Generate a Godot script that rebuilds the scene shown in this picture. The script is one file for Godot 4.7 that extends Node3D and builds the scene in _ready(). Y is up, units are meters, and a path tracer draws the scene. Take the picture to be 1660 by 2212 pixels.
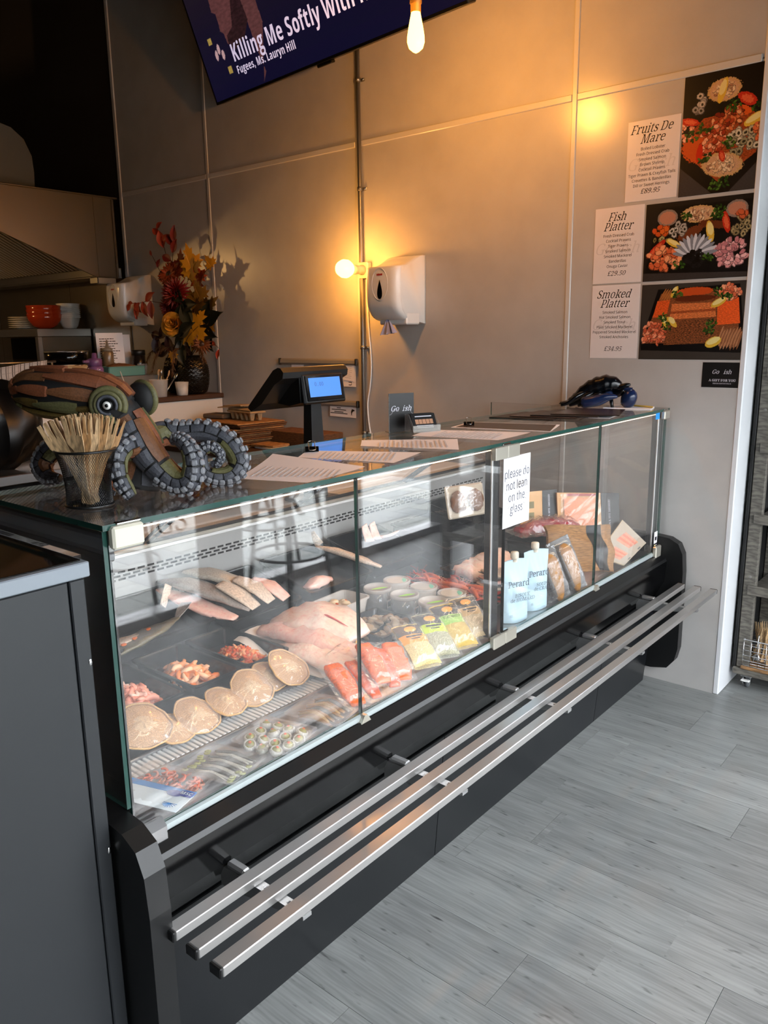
extends Node3D
# A fishmonger's chilled counter standing against a clad wall. x runs along the wall, y up, z out of the wall.

var M := {}
var taken := {}
var rng := RandomNumberGenerator.new()
const ORD := ["first", "second", "third", "fourth", "fifth", "sixth", "seventh", "eighth", "ninth", "tenth", "eleventh", "twelfth", "thirteenth"]

class MB:
	var st := SurfaceTool.new()
	func _init(group := -1):
		st.begin(Mesh.PRIMITIVE_TRIANGLES)
		st.set_smooth_group(group)
	func sm(group) -> MB:
		st.set_smooth_group(group)
		return self
	func col(c: Color) -> MB:
		st.set_color(c.srgb_to_linear())
		return self
	func v(p: Vector3, uv := Vector2.ZERO):
		st.set_uv(uv)
		st.add_vertex(p)
	func tri(a: Vector3, b: Vector3, c: Vector3, ua := Vector2.ZERO, ub := Vector2.ZERO, uc := Vector2.ZERO):
		v(a, ua); v(c, uc); v(b, ub)
	func quad(a: Vector3, b: Vector3, c: Vector3, d: Vector3, r := Rect2(0, 0, 1, 1)):
		# corners run counter-clockwise seen from outside, from the lower left
		var p := r.position
		var e := r.end
		tri(a, b, c, Vector2(p.x, e.y), e, Vector2(e.x, p.y))
		tri(a, c, d, Vector2(p.x, e.y), Vector2(e.x, p.y), p)
	func box(lo: Vector3, hi: Vector3, bv := 0.0, t := Transform3D()) -> MB:
		var c := (lo + hi) / 2.0
		var h := (hi - lo) / 2.0
		if bv <= 0.0:
			var k := func(x, y, z): return t * (c + h * Vector3(x, y, z))
			quad(k.call(-1, -1, 1), k.call(1, -1, 1), k.call(1, 1, 1), k.call(-1, 1, 1))
			quad(k.call(1, -1, -1), k.call(-1, -1, -1), k.call(-1, 1, -1), k.call(1, 1, -1))
			quad(k.call(1, -1, 1), k.call(1, -1, -1), k.call(1, 1, -1), k.call(1, 1, 1))
			quad(k.call(-1, -1, -1), k.call(-1, -1, 1), k.call(-1, 1, 1), k.call(-1, 1, -1))
			quad(k.call(-1, 1, 1), k.call(1, 1, 1), k.call(1, 1, -1), k.call(-1, 1, -1))
			quad(k.call(-1, -1, -1), k.call(1, -1, -1), k.call(1, -1, 1), k.call(-1, -1, 1))
			return self
		var b: float = min(bv, min(h.x, min(h.y, h.z)) * 0.95)
		# a point of the chamfered box: signs of the corner and the axis whose face it lies on
		var q := func(s: Vector3, axis: int) -> Vector3:
			var w := h - Vector3(b, b, b)
			w[axis] = h[axis]
			return t * (c + w * s)
		for axis in 3:
			var u := (axis + 1) % 3
			var w := (axis + 2) % 3
			for sg in [-1.0, 1.0]:
				var pts := []
				for cc in [[-1.0, -1.0], [1.0, -1.0], [1.0, 1.0], [-1.0, 1.0]]:
					var s := Vector3()
					s[axis] = sg; s[u] = cc[0]; s[w] = cc[1]
					pts.append(q.call(s, axis))
				if sg > 0: quad(pts[0], pts[1], pts[2], pts[3])
				else: quad(pts[1], pts[0], pts[3], pts[2])
			for su in [-1.0, 1.0]:
				for sw in [-1.0, 1.0]:
					var s0 := Vector3()
					s0[axis] = -1; s0[u] = su; s0[w] = sw
					var s1 := s0
					s1[axis] = 1
					if su * sw > 0: quad(q.call(s0, u), q.call(s0, w), q.call(s1, w), q.call(s1, u))
					else: quad(q.call(s0, w), q.call(s0, u), q.call(s1, u), q.call(s1, w))
		for x in [-1.0, 1.0]:
			for y in [-1.0, 1.0]:
				for z in [-1.0, 1.0]:
					var s := Vector3(x, y, z)
					if x * y * z > 0: tri(q.call(s, 0), q.call(s, 1), q.call(s, 2))
					else: tri(q.call(s, 0), q.call(s, 2), q.call(s, 1))
		return self
	func tube(pts: Array, radii, n := 8, caps := true, flat := 1.0, up := Vector3.UP) -> MB:
		var frames := []
		var m := pts.size()
		var side := Vector3.ZERO
		for i in m:
			var d: Vector3 = (pts[min(i + 1, m - 1)] - pts[max(i - 1, 0)]).normalized()
			if side == Vector3.ZERO:
				side = d.cross(up)
				if side.length() < 0.05: side = d.cross(Vector3.RIGHT)
			side = (side - d * side.dot(d)).normalized()
			var nn := side.cross(d)
			var r: float = radii[i] if radii is Array else radii
			var ring := []
			for k in n:
				var a := TAU * k / n
				ring.append(pts[i] + side * cos(a) * r + nn * sin(a) * r * flat)
			frames.append(ring)
		for i in m - 1:
			for k in n:
				var j := (k + 1) % n
				quad(frames[i][j], frames[i][k], frames[i + 1][k], frames[i + 1][j], Rect2(float(k) / n, float(i) / (m - 1), 1.0 / n, 1.0 / (m - 1)))
		if caps:
			for k in range(1, n - 1):
				tri(frames[0][0], frames[0][k], frames[0][k + 1])
				tri(frames[m - 1][0], frames[m - 1][k + 1], frames[m - 1][k])
		return self
	func lathe(profile: Array, n := 24, t := Transform3D(), a0 := 0.0, a1 := TAU) -> MB:
		# profile of (radius, height), from below up along the outside
		for i in profile.size() - 1:
			var p: Vector2 = profile[i]
			var q: Vector2 = profile[i + 1]
			for k in n:
				var a := lerpf(a0, a1, float(k) / n)
				var b := lerpf(a0, a1, float(k + 1) / n)
				var p0 := t * Vector3(cos(a) * p.x, p.y, sin(a) * p.x)
				var p1 := t * Vector3(cos(b) * p.x, p.y, sin(b) * p.x)
				var q0 := t * Vector3(cos(a) * q.x, q.y, sin(a) * q.x)
				var q1 := t * Vector3(cos(b) * q.x, q.y, sin(b) * q.x)
				if p.x < 1e-6: tri(p0, q0, q1)
				elif q.x < 1e-6: tri(p1, p0, q0)
				else: quad(p1, p0, q0, q1, Rect2(float(k) / n, float(i) / (profile.size() - 1), 1.0 / n, 1.0 / (profile.size() - 1)))
		return self
	func prism(poly: PackedVector2Array, d: float, t := Transform3D(), uvs := false) -> MB:
		# a polygon in x and y, pushed d along z
		var p := poly
		if Geometry2D.is_polygon_clockwise(p): p.reverse()
		var ix := Geometry2D.triangulate_polygon(p)
		var lo := p[0]
		var hi := p[0]
		for e in p: lo = lo.min(e); hi = hi.max(e)
		var U := func(e: Vector2): return Vector2((e.x - lo.x) / max(hi.x - lo.x, 1e-6), (hi.y - e.y) / max(hi.y - lo.y, 1e-6))
		for i in range(0, ix.size(), 3):
			var a := p[ix[i]]
			var b := p[ix[i + 1]]
			var c := p[ix[i + 2]]
			if (b - a).cross(c - a) < 0:
				var s := b
				b = c; c = s
			tri(t * Vector3(a.x, a.y, d), t * Vector3(b.x, b.y, d), t * Vector3(c.x, c.y, d), U.call(a), U.call(b), U.call(c))
			tri(t * Vector3(a.x, a.y, 0), t * Vector3(c.x, c.y, 0), t * Vector3(b.x, b.y, 0), U.call(a), U.call(c), U.call(b))
		for i in p.size():
			var a := p[i]
			var b := p[(i + 1) % p.size()]
			quad(t * Vector3(a.x, a.y, 0), t * Vector3(b.x, b.y, 0), t * Vector3(b.x, b.y, d), t * Vector3(a.x, a.y, d))
		return self
	func grid(nu: int, nv: int, f: Callable, flip := false) -> MB:
		var rows := []
		for j in nv + 1:
			var row := []
			for i in nu + 1: row.append(f.call(float(i) / nu, float(j) / nv))
			rows.append(row)
		for j in nv:
			for i in nu:
				var r := Rect2(float(i) / nu, float(j) / nv, 1.0 / nu, 1.0 / nv)
				if flip: quad(rows[j + 1][i + 1], rows[j + 1][i], rows[j][i], rows[j][i + 1], r)
				else: quad(rows[j + 1][i], rows[j + 1][i + 1], rows[j][i + 1], rows[j][i], r)
		return self
	func quad_of(a: Vector3, b: Vector3, c: Vector3, d: Vector3) -> MB:
		# a printed or sealed layer, 0.3 mm thick
		var n := (b - a).cross(d - a).normalized() * 0.0003
		quad(a + n, b + n, c + n, d + n)
		quad(b, a, d, c)
		return self
	func quad_box(lo: Vector3, hi: Vector3, x0: float, x1: float) -> MB:
		# a thin sheet leaning from lo to hi, between x0 and x1
		var n := Vector3(0, -(hi.z - lo.z), hi.y - lo.y).normalized() * 0.004
		var a := [Vector3(x0, lo.y, lo.z), Vector3(x1, lo.y, lo.z), Vector3(x1, hi.y, hi.z), Vector3(x0, hi.y, hi.z)]
		quad(a[0], a[1], a[2], a[3])
		quad(a[1] - n, a[0] - n, a[3] - n, a[2] - n)
		return self
	func blob(t: Transform3D, n := 12, m := 8, wob := 0.0, key := 0) -> MB:
		var nz := FastNoiseLite.new()
		nz.seed = key
		nz.frequency = 0.9
		var f := func(u: float, w: float):
			var a := u * TAU
			var b := PI * (w - 0.5)
			var p := Vector3(cos(a) * cos(b), sin(b), sin(a) * cos(b))
			return t * (p * (1.0 + wob * nz.get_noise_3d(p.x * 1.7, p.y * 1.7, p.z * 1.7) * 2.0))
		grid(n, m, f, false)
		return self
	func mesh() -> ArrayMesh:
		st.generate_normals()
		return st.commit()

func numbered(called: String) -> String:
	var n: int = taken.get(called, 0)
	taken[called] = n + 1
	return called if n == 0 else "%s_%03d" % [called, n]

func tag(o: Node3D, label: String, category: String, group := ""):
	o.set_meta("label", label)
	o.set_meta("category", category)
	if group: o.set_meta("group", group)
	return o

func put(mesh: Mesh, called: String, mat, parent: Node3D = null) -> MeshInstance3D:
	var o := MeshInstance3D.new()
	o.mesh = mesh
	if mat is Array:
		for i in mat.size(): o.set_surface_override_material(i, M[mat[i]])
	elif mat is String: o.material_override = M[mat]
	else: o.material_override = mat
	o.name = numbered(called) if parent == null else called
	(parent if parent else self).add_child(o, true)
	return o

func obj(mb: MB, called: String, mat, parent: Node3D = null) -> MeshInstance3D:
	return put(mb.mesh(), called, mat, parent)

func thing(called: String, label: String, category: String, at := Vector3.ZERO, turn := 0.0, group := "") -> Node3D:
	var o := Node3D.new()
	o.name = numbered(called)
	add_child(o)
	o.position = at
	o.rotation.y = turn
	tag(o, label, category, group)
	return o

func base(called: String) -> Node3D:
	var o := Node3D.new()
	o.name = numbered(called)
	add_child(o)
	o.set_meta("kind", "structure")
	return o

func struct(mb: MB, called: String, mat) -> MeshInstance3D:
	var o := obj(mb, called, mat)
	o.set_meta("kind", "structure")
	return o

func copy_of(o: Node3D, xf: Transform3D, label := "") -> Node3D:
	var c: Node3D = o.duplicate()
	c.name = numbered(str(o.get_meta("stem")) if o.has_meta("stem") else str(o.name).rstrip("0123456789").rstrip("_"))
	add_child(c)
	c.transform = xf
	if label: c.set_meta("label", label)
	return c

func mat(called: String, c: Color, rough := 0.5, metal := 0.0, extra := {}) -> StandardMaterial3D:
	var m := StandardMaterial3D.new()
	m.resource_name = called
	m.albedo_color = c
	m.roughness = rough
	m.metallic = metal
	for k in extra: m.set(k, extra[k])
	M[called] = m
	return m

func noise_tex(freq: float, ramp: Array, size := 256, kind := FastNoiseLite.TYPE_SIMPLEX_SMOOTH, oct := 4, key := 1, normal := false, strength := 4.0) -> NoiseTexture2D:
	var n := FastNoiseLite.new()
	n.noise_type = kind
	n.frequency = freq
	n.fractal_octaves = oct
	n.seed = key
	var t := NoiseTexture2D.new()
	t.width = size
	t.height = size
	t.seamless = true
	t.noise = n
	if normal:
		t.as_normal_map = true
		t.bump_strength = strength
	elif ramp:
		var g := Gradient.new()
		g.offsets = PackedFloat32Array(ramp.map(func(e): return e[0]))
		g.colors = PackedColorArray(ramp.map(func(e): return e[1]))
		t.color_ramp = g
	return t

func xf(at: Vector3, rot := Vector3.ZERO, s := Vector3.ONE) -> Transform3D:
	# rot in degrees, y then x then z
	return Transform3D(Basis.from_euler(rot * PI / 180.0) * Basis.from_scale(s), at)

func facing(at: Vector3, x: Vector3, y: Vector3) -> Transform3D:
	var a := x.normalized()
	var c := a.cross(y).normalized()
	return Transform3D(Basis(a, c.cross(a), c), at)

var fonts := {}
func font(kind: String) -> Font:
	if not fonts.has(kind):
		var f := SystemFont.new()
		f.font_names = PackedStringArray([{"sans": "Droid Sans", "bold": "Droid Sans", "serif": "Droid Serif", "serifb": "Droid Serif", "mono": "Droid Sans Mono"}[kind]])
		if kind in ["bold", "serifb"]: f.font_weight = 700
		fonts[kind] = f
	return fonts[kind]

# lettering of a given height (of the em), its middle at t's origin, reading along t's x, on t's xy plane
func text(mb: MB, s: String, size: float, t: Transform3D, kind := "sans", align := 1, slant := 0.0, wide := 1.0):
	var tm := TextMesh.new()
	tm.text = s
	tm.font = font(kind)
	tm.font_size = 48
	tm.pixel_size = size / 48.0
	tm.depth = 0.0
	tm.curve_step = 2.0
	tm.horizontal_alignment = [HORIZONTAL_ALIGNMENT_LEFT, HORIZONTAL_ALIGNMENT_CENTER, HORIZONTAL_ALIGNMENT_RIGHT][align]
	tm.vertical_alignment = VERTICAL_ALIGNMENT_CENTER
	var b := Basis(Vector3(wide, 0, 0), Vector3(slant, 1, 0), Vector3(0, 0, 1))
	mb.st.append_from(tm, 0, t * Transform3D(b, Vector3(0, 0, 0)))

const WARM := Color(1.0, 0.66, 0.30)
const LAMP_WALL := 0.38
const LAMP_KITCHEN := 0.6
const LAMP_PENDANT := 1.05

func _ready():
	rng.seed = 7
	set_view()
	set_light()
	make_materials()
	more_materials()
	build_room()
	build_case()
	build_outside()
	build_wall_things()
	build_kitchen()
	build_counter_things()
	build_octopus()
	build_fork_pot()
	build_food()

func set_view():
	var cam := Camera3D.new()
	cam.name = "camera"
	cam.position = Vector3(2.13252, 1.51279, 3.30948)
	cam.basis = Basis(Vector3.UP, 0.695763) * Basis(Vector3.RIGHT, -0.218586) * Basis(Vector3.BACK, -0.01338)
	cam.fov = 65.555
	cam.near = 0.05
	cam.current = true
	add_child(cam)

func set_light():
	var we := WorldEnvironment.new()
	we.name = "environment"
	var e := Environment.new()
	e.background_mode = Environment.BG_SKY
	var sky := Sky.new()
	var sm := ProceduralSkyMaterial.new()
	sm.sky_top_color = Color(1.0, 1.02, 1.045)
	sm.sky_horizon_color = Color(0.70, 0.715, 0.725)
	sm.ground_bottom_color = Color(0.45, 0.45, 0.45)
	sm.ground_horizon_color = Color(0.7, 0.72, 0.74)
	sm.sky_energy_multiplier = 3.15
	sm.ground_energy_multiplier = 1.3
	sky.sky_material = sm
	e.sky = sky
	e.tonemap_mode = Environment.TONE_MAPPER_LINEAR
	e.tonemap_exposure = 1.0
	e.sdfgi_enabled = true
	e.ssao_enabled = true
	e.ssil_enabled = true
	we.environment = e
	add_child(we)

func omni(called: String, at: Vector3, c: Color, energy: float, size: float) -> OmniLight3D:
	var l := OmniLight3D.new()
	l.name = called
	l.position = at
	l.light_color = c
	l.light_energy = energy
	l.light_size = size
	l.omni_range = 14.0
	l.omni_attenuation = 2.0
	l.shadow_enabled = true
	add_child(l)
	return l

func make_materials():
	var brushed := noise_tex(0.02, [[0.0, Color(0.42, 0.42, 0.42)], [1.0, Color(0.62, 0.62, 0.62)]], 256, FastNoiseLite.TYPE_SIMPLEX_SMOOTH, 3, 5)
	var dull := noise_tex(0.012, [[0.0, Color(0.95, 0.95, 0.95)], [1.0, Color(1, 1, 1)]], 512, FastNoiseLite.TYPE_SIMPLEX_SMOOTH, 5, 9)
	var tri := {"uv1_triplanar": true, "uv1_world_triplanar": true}
	mat("panel", Color(0.70, 0.69, 0.675), 0.27, 0.0, {"albedo_texture": dull, "uv1_scale": Vector3(0.7, 0.7, 0.7), "roughness_texture": null}.merged(tri))
	mat("trim", Color(0.74, 0.73, 0.71), 0.3)
	mat("return", Color(0.80, 0.81, 0.82), 0.35)
	mat("dark_wall", Color(0.12, 0.10, 0.09), 0.8)
	mat("steel", Color(0.60, 0.57, 0.52), 0.33, 1.0)
	mat("steel_fine", Color(0.68, 0.68, 0.68), 0.3, 1.0)
	mat("chrome", Color(0.8, 0.8, 0.8), 0.12, 1.0)
	mat("aluminium", Color(0.78, 0.78, 0.78), 0.34, 0.9)
	mat("bar_alu", Color(0.78, 0.77, 0.76), 0.28, 0.85)
	mat("ceiling", Color(0.20, 0.19, 0.18), 0.9)
	mat("room_wall", Color(0.36, 0.34, 0.32), 0.7)
	mat("service_floor", Color(0.20, 0.19, 0.18), 0.5)
	mat("frame_dark", Color(0.10, 0.095, 0.09), 0.5)
	mat("black_gloss", Color(0.022, 0.023, 0.026), 0.12, 0.0, {"metallic_specular": 0.5})
	mat("black_satin", Color(0.045, 0.047, 0.05), 0.38)
	mat("black_plastic", Color(0.05, 0.05, 0.052), 0.45)
	mat("black_matte", Color(0.03, 0.03, 0.032), 0.7)
	mat("cabinet_grey", Color(0.125, 0.135, 0.145), 0.42)
	mat("kick", Color(0.065, 0.072, 0.082), 0.28)
	mat("white_plastic", Color(0.86, 0.855, 0.84), 0.22)
	mat("white_powder", Color(0.86, 0.87, 0.87), 0.4)
	mat("riser_grey", Color(0.62, 0.625, 0.62), 0.4)
	mat("cream_clip", Color(0.82, 0.81, 0.74), 0.35)
	mat("clip_metal", Color(0.70, 0.68, 0.63), 0.32, 0.6)
	mat("sill_metal", Color(0.74, 0.78, 0.78), 0.35, 0.5)
	mat("glass", Color(1, 1, 1, 0.012), 0.0, 0.0, {"transparency": BaseMaterial3D.TRANSPARENCY_ALPHA})
	mat("film", Color(1, 1, 1, 0.10), 0.12, 0.0, {"transparency": BaseMaterial3D.TRANSPARENCY_ALPHA})
	mat("clear_plastic", Color(1, 1, 1, 0.08), 0.06, 0.0, {"transparency": BaseMaterial3D.TRANSPARENCY_ALPHA})
	mat("milky", Color(0.93, 0.91, 0.88, 0.55), 0.4, 0.0, {"transparency": BaseMaterial3D.TRANSPARENCY_ALPHA})
	mat("glass_edge", Color(0.12, 0.26, 0.23), 0.15, 0.0)
	mat("silicone", Color(0.02, 0.02, 0.02), 0.6)
	mat("lens_glow", Color(1, 0.95, 0.88), 0.4, 0.0, {"emission_enabled": true, "emission": Color(1, 0.9, 0.78), "emission_energy_multiplier": 1.6})
	mat("bulb_glow", Color(1, 0.8, 0.4), 0.3, 0.0, {"emission_enabled": true, "emission": Color(1, 0.78, 0.34), "emission_energy_multiplier": 9.0})
	mat("brass", Color(0.55, 0.42, 0.22), 0.35, 0.9)
	mat("paper", Color(0.88, 0.87, 0.88), 0.6)
	mat("ink", Color(0.05, 0.05, 0.055), 0.7)
	mat("grey_ink", Color(0.72, 0.71, 0.72), 0.7)
	mat("wood_dark", Color(0.26, 0.165, 0.10), 0.45)
	mat("white_gloss_board", Color(0.80, 0.78, 0.75), 0.25)
	mat("paving", Color(0.42, 0.43, 0.42), 0.8)
	mat("vinyl", Color(0.06, 0.06, 0.06), 0.6)
	make_floor_texture()

func make_floor_texture():
	var w := 1024
	var h := 512
	var im := Image.create(w, h, false, Image.FORMAT_RGB8)
	var a := FastNoiseLite.new()
	a.seed = 3; a.frequency = 0.011; a.fractal_octaves = 4
	var b := FastNoiseLite.new()
	b.seed = 8; b.frequency = 0.055; b.fractal_octaves = 3
	var c := FastNoiseLite.new()
	c.seed = 21; c.frequency = 0.02; c.fractal_octaves = 2
	for y in h:
		for x in w:
			var warp := c.get_noise_2d(x * 0.25, y * 0.9) * 10.0
			var g := a.get_noise_2d(x * 0.30, y * 2.2 + warp) * 0.5
			var f := b.get_noise_2d(x * 0.12, (y + warp * 0.4) * 3.4)
			var s: float = 0.50 + g * 0.13 + f * 0.06
			var k := b.get_noise_2d(x * 0.25 + 900.0, y * 1.3 + 400.0)
			if k > 0.50: s -= (k - 0.50) * 0.7
			im.set_pixel(x, y, Color(s * 0.985, s, s * 0.99))
	var t := ImageTexture.create_from_image(im)
	M["floor_tex"] = t
	for i in 4:
		var q: float = [1.0, 0.94, 1.04, 0.97][i]
		mat("plank%d" % i, Color(q, q, q), 0.38, 0.0, {"albedo_texture": t})

func build_room():
	var H := 4.2
	# the clad wall, its panels and jointing strips
	var wall := base("wall_end")
	obj(MB.new().box(Vector3(-6.2, -0.05, -0.30), Vector3(1.196, H, -0.012)), "core", "trim", wall)
	var cols := [[-2.93, -1.998], [-1.998, -0.778], [-0.778, 0.442], [0.442, 1.19]]
	var rows := [[0.0, 2.473], [2.473, H]]
	for c in cols:
		for r in rows:
			obj(MB.new().box(Vector3(c[0] + 0.004, r[0], -0.012), Vector3(c[1] - 0.004, r[1] - 0.004, 0.0)), "panel", "panel", wall)
	for x in [-1.998, -0.778, 0.442]:
		obj(MB.new().box(Vector3(x - 0.012, 0, -0.004), Vector3(x + 0.012, H, 0.005), 0.003), "joint_strip", "trim", wall)
	for c in cols:
		obj(MB.new().box(Vector3(c[0] + 0.012, 2.46, -0.004), Vector3(c[1] - 0.012, 2.488, 0.006), 0.003), "joint_strip", "trim", wall)
	obj(MB.new().box(Vector3(-2.955, 1.93, -0.004), Vector3(-2.925, H, 0.008), 0.003), "edge_strip", "trim", wall)
	obj(MB.new().box(Vector3(1.185, 0, -0.30), Vector3(1.209, H, 0.003), 0.004), "corner_cap", "return", wall)
	# steel splashback and the dark upper wall of the kitchen
	obj(MB.new().box(Vector3(-6.2, 2.45, -0.012), Vector3(-2.957, H, 0.002)), "upper_wall", "dark_wall", wall)
	for c in [[-3.72, -2.957], [-4.9, -3.725], [-6.2, -4.905]]:
		obj(MB.new().box(Vector3(c[0], 0.9, -0.012), Vector3(c[1], 2.448, 0.003)), "steel_sheet", "steel", wall)
	# floor: planks laid along x
	var fl := base("floor")
	obj(MB.new().box(Vector3(-6.2, -0.12, -3.2), Vector3(3.4, -0.012, 6.3)), "screed", "dark_wall", fl)
	obj(MB.new().box(Vector3(-6.2, -0.012, -0.30), Vector3(0.7, -0.002, 6.3)), "service_floor", "service_floor", fl)
	var starts := {5: 1.09, 6: 0.95, 8: 1.31, 3: 1.555, 2: 0.95, 1: 1.40, 4: 1.90, 7: 1.72}
	for r in range(-9, 17):
		var z0 := 0.186 + 0.2 * r
		var s: float = starts.get(r, fposmod(r * 0.473, 1.22))
		while s > 0.72: s -= 1.22
		while s < 3.3:
			var x0: float = max(s, 0.7)
			var x1: float = min(s + 1.22, 3.3)
			if x1 - x0 > 0.05:
				var mb := MB.new()
				var u := rng.randf()
				var v := rng.randf()
				var du := (x1 - x0) / 1.6
				var g := 0.0006
				var y := 0.0
				mb.quad(Vector3(x0 + g, y, z0 + 0.2 - g), Vector3(x1 - g, y, z0 + 0.2 - g), Vector3(x1 - g, y, z0 + g), Vector3(x0 + g, y, z0 + g), Rect2(u, v, du, 0.25))
				for e in [[Vector3(x0 + g, 0, z0 + g), Vector3(x0 + g, 0, z0 + 0.2 - g)], [Vector3(x1 - g, 0, z0 + 0.2 - g), Vector3(x1 - g, 0, z0 + g)], [Vector3(x0 + g, 0, z0 + 0.2 - g), Vector3(x1 - g, 0, z0 + 0.2 - g)], [Vector3(x1 - g, 0, z0 + g), Vector3(x0 + g, 0, z0 + g)]]:
					mb.quad(e[0] + Vector3(0, -0.012, 0), e[1] + Vector3(0, -0.012, 0), e[1], e[0], Rect2(u, v, 0.01, 0.01))
				obj(mb, "plank", "plank%d" % rng.randi_range(0, 3), fl)
			s += 1.22
	# the rest of the shell
	struct(MB.new().box(Vector3(-6.3, H, -3.3), Vector3(3.5, H + 0.15, 6.4)), "ceiling", "ceiling")
	struct(MB.new().box(Vector3(-6.35, -0.1, -0.3), Vector3(-6.2, H, 6.4)), "wall_left", "room_wall")
	struct(MB.new().box(Vector3(-6.2, -0.1, 6.3), Vector3(3.4, H, 6.45)), "wall_back", "room_wall")
	struct(MB.new().box(Vector3(1.05, -0.1, -3.3), Vector3(3.5, H, -3.2)), "wall_far", "room_wall")
	struct(MB.new().box(Vector3(0.95, -0.1, -3.2), Vector3(1.05, H, -0.3)), "wall_inner", "room_wall")
	# shop front at x 3.3: piers, transom and full-height panes
	var front := base("wall_front")
	var edges := [-3.2, -2.75, -1.95, -1.70, -0.75, -0.50, 0.33, 0.58, 1.42, 1.67, 2.52, 2.77, 3.62, 6.3]
	for i in range(0, edges.size(), 2):
		obj(MB.new().box(Vector3(3.3, 0, edges[i]), Vector3(3.42, 2.55, edges[i + 1]), 0.004), "pier", "frame_dark", front)
	obj(MB.new().box(Vector3(3.3, 2.55, -3.2), Vector3(3.42, H, 6.3)), "fascia", "room_wall", front)
	obj(MB.new().box(Vector3(3.3, -0.1, -3.2), Vector3(3.42, 0.05, 6.3)), "sill_track", "aluminium", front)
	var n := 0
	for i in range(1, edges.size() - 1, 2):
		n += 1
		struct(MB.new().box(Vector3(3.355, 0.05, edges[i]), Vector3(3.361, 2.55, edges[i + 1])), "window_%d" % n, "glass")
	# pavement outside
	var pav := base("pavement")
	obj(MB.new().box(Vector3(3.42, -0.2, -8.0), Vector3(12.0, -0.03, 10.0)), "bed", "paving", pav)

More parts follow.
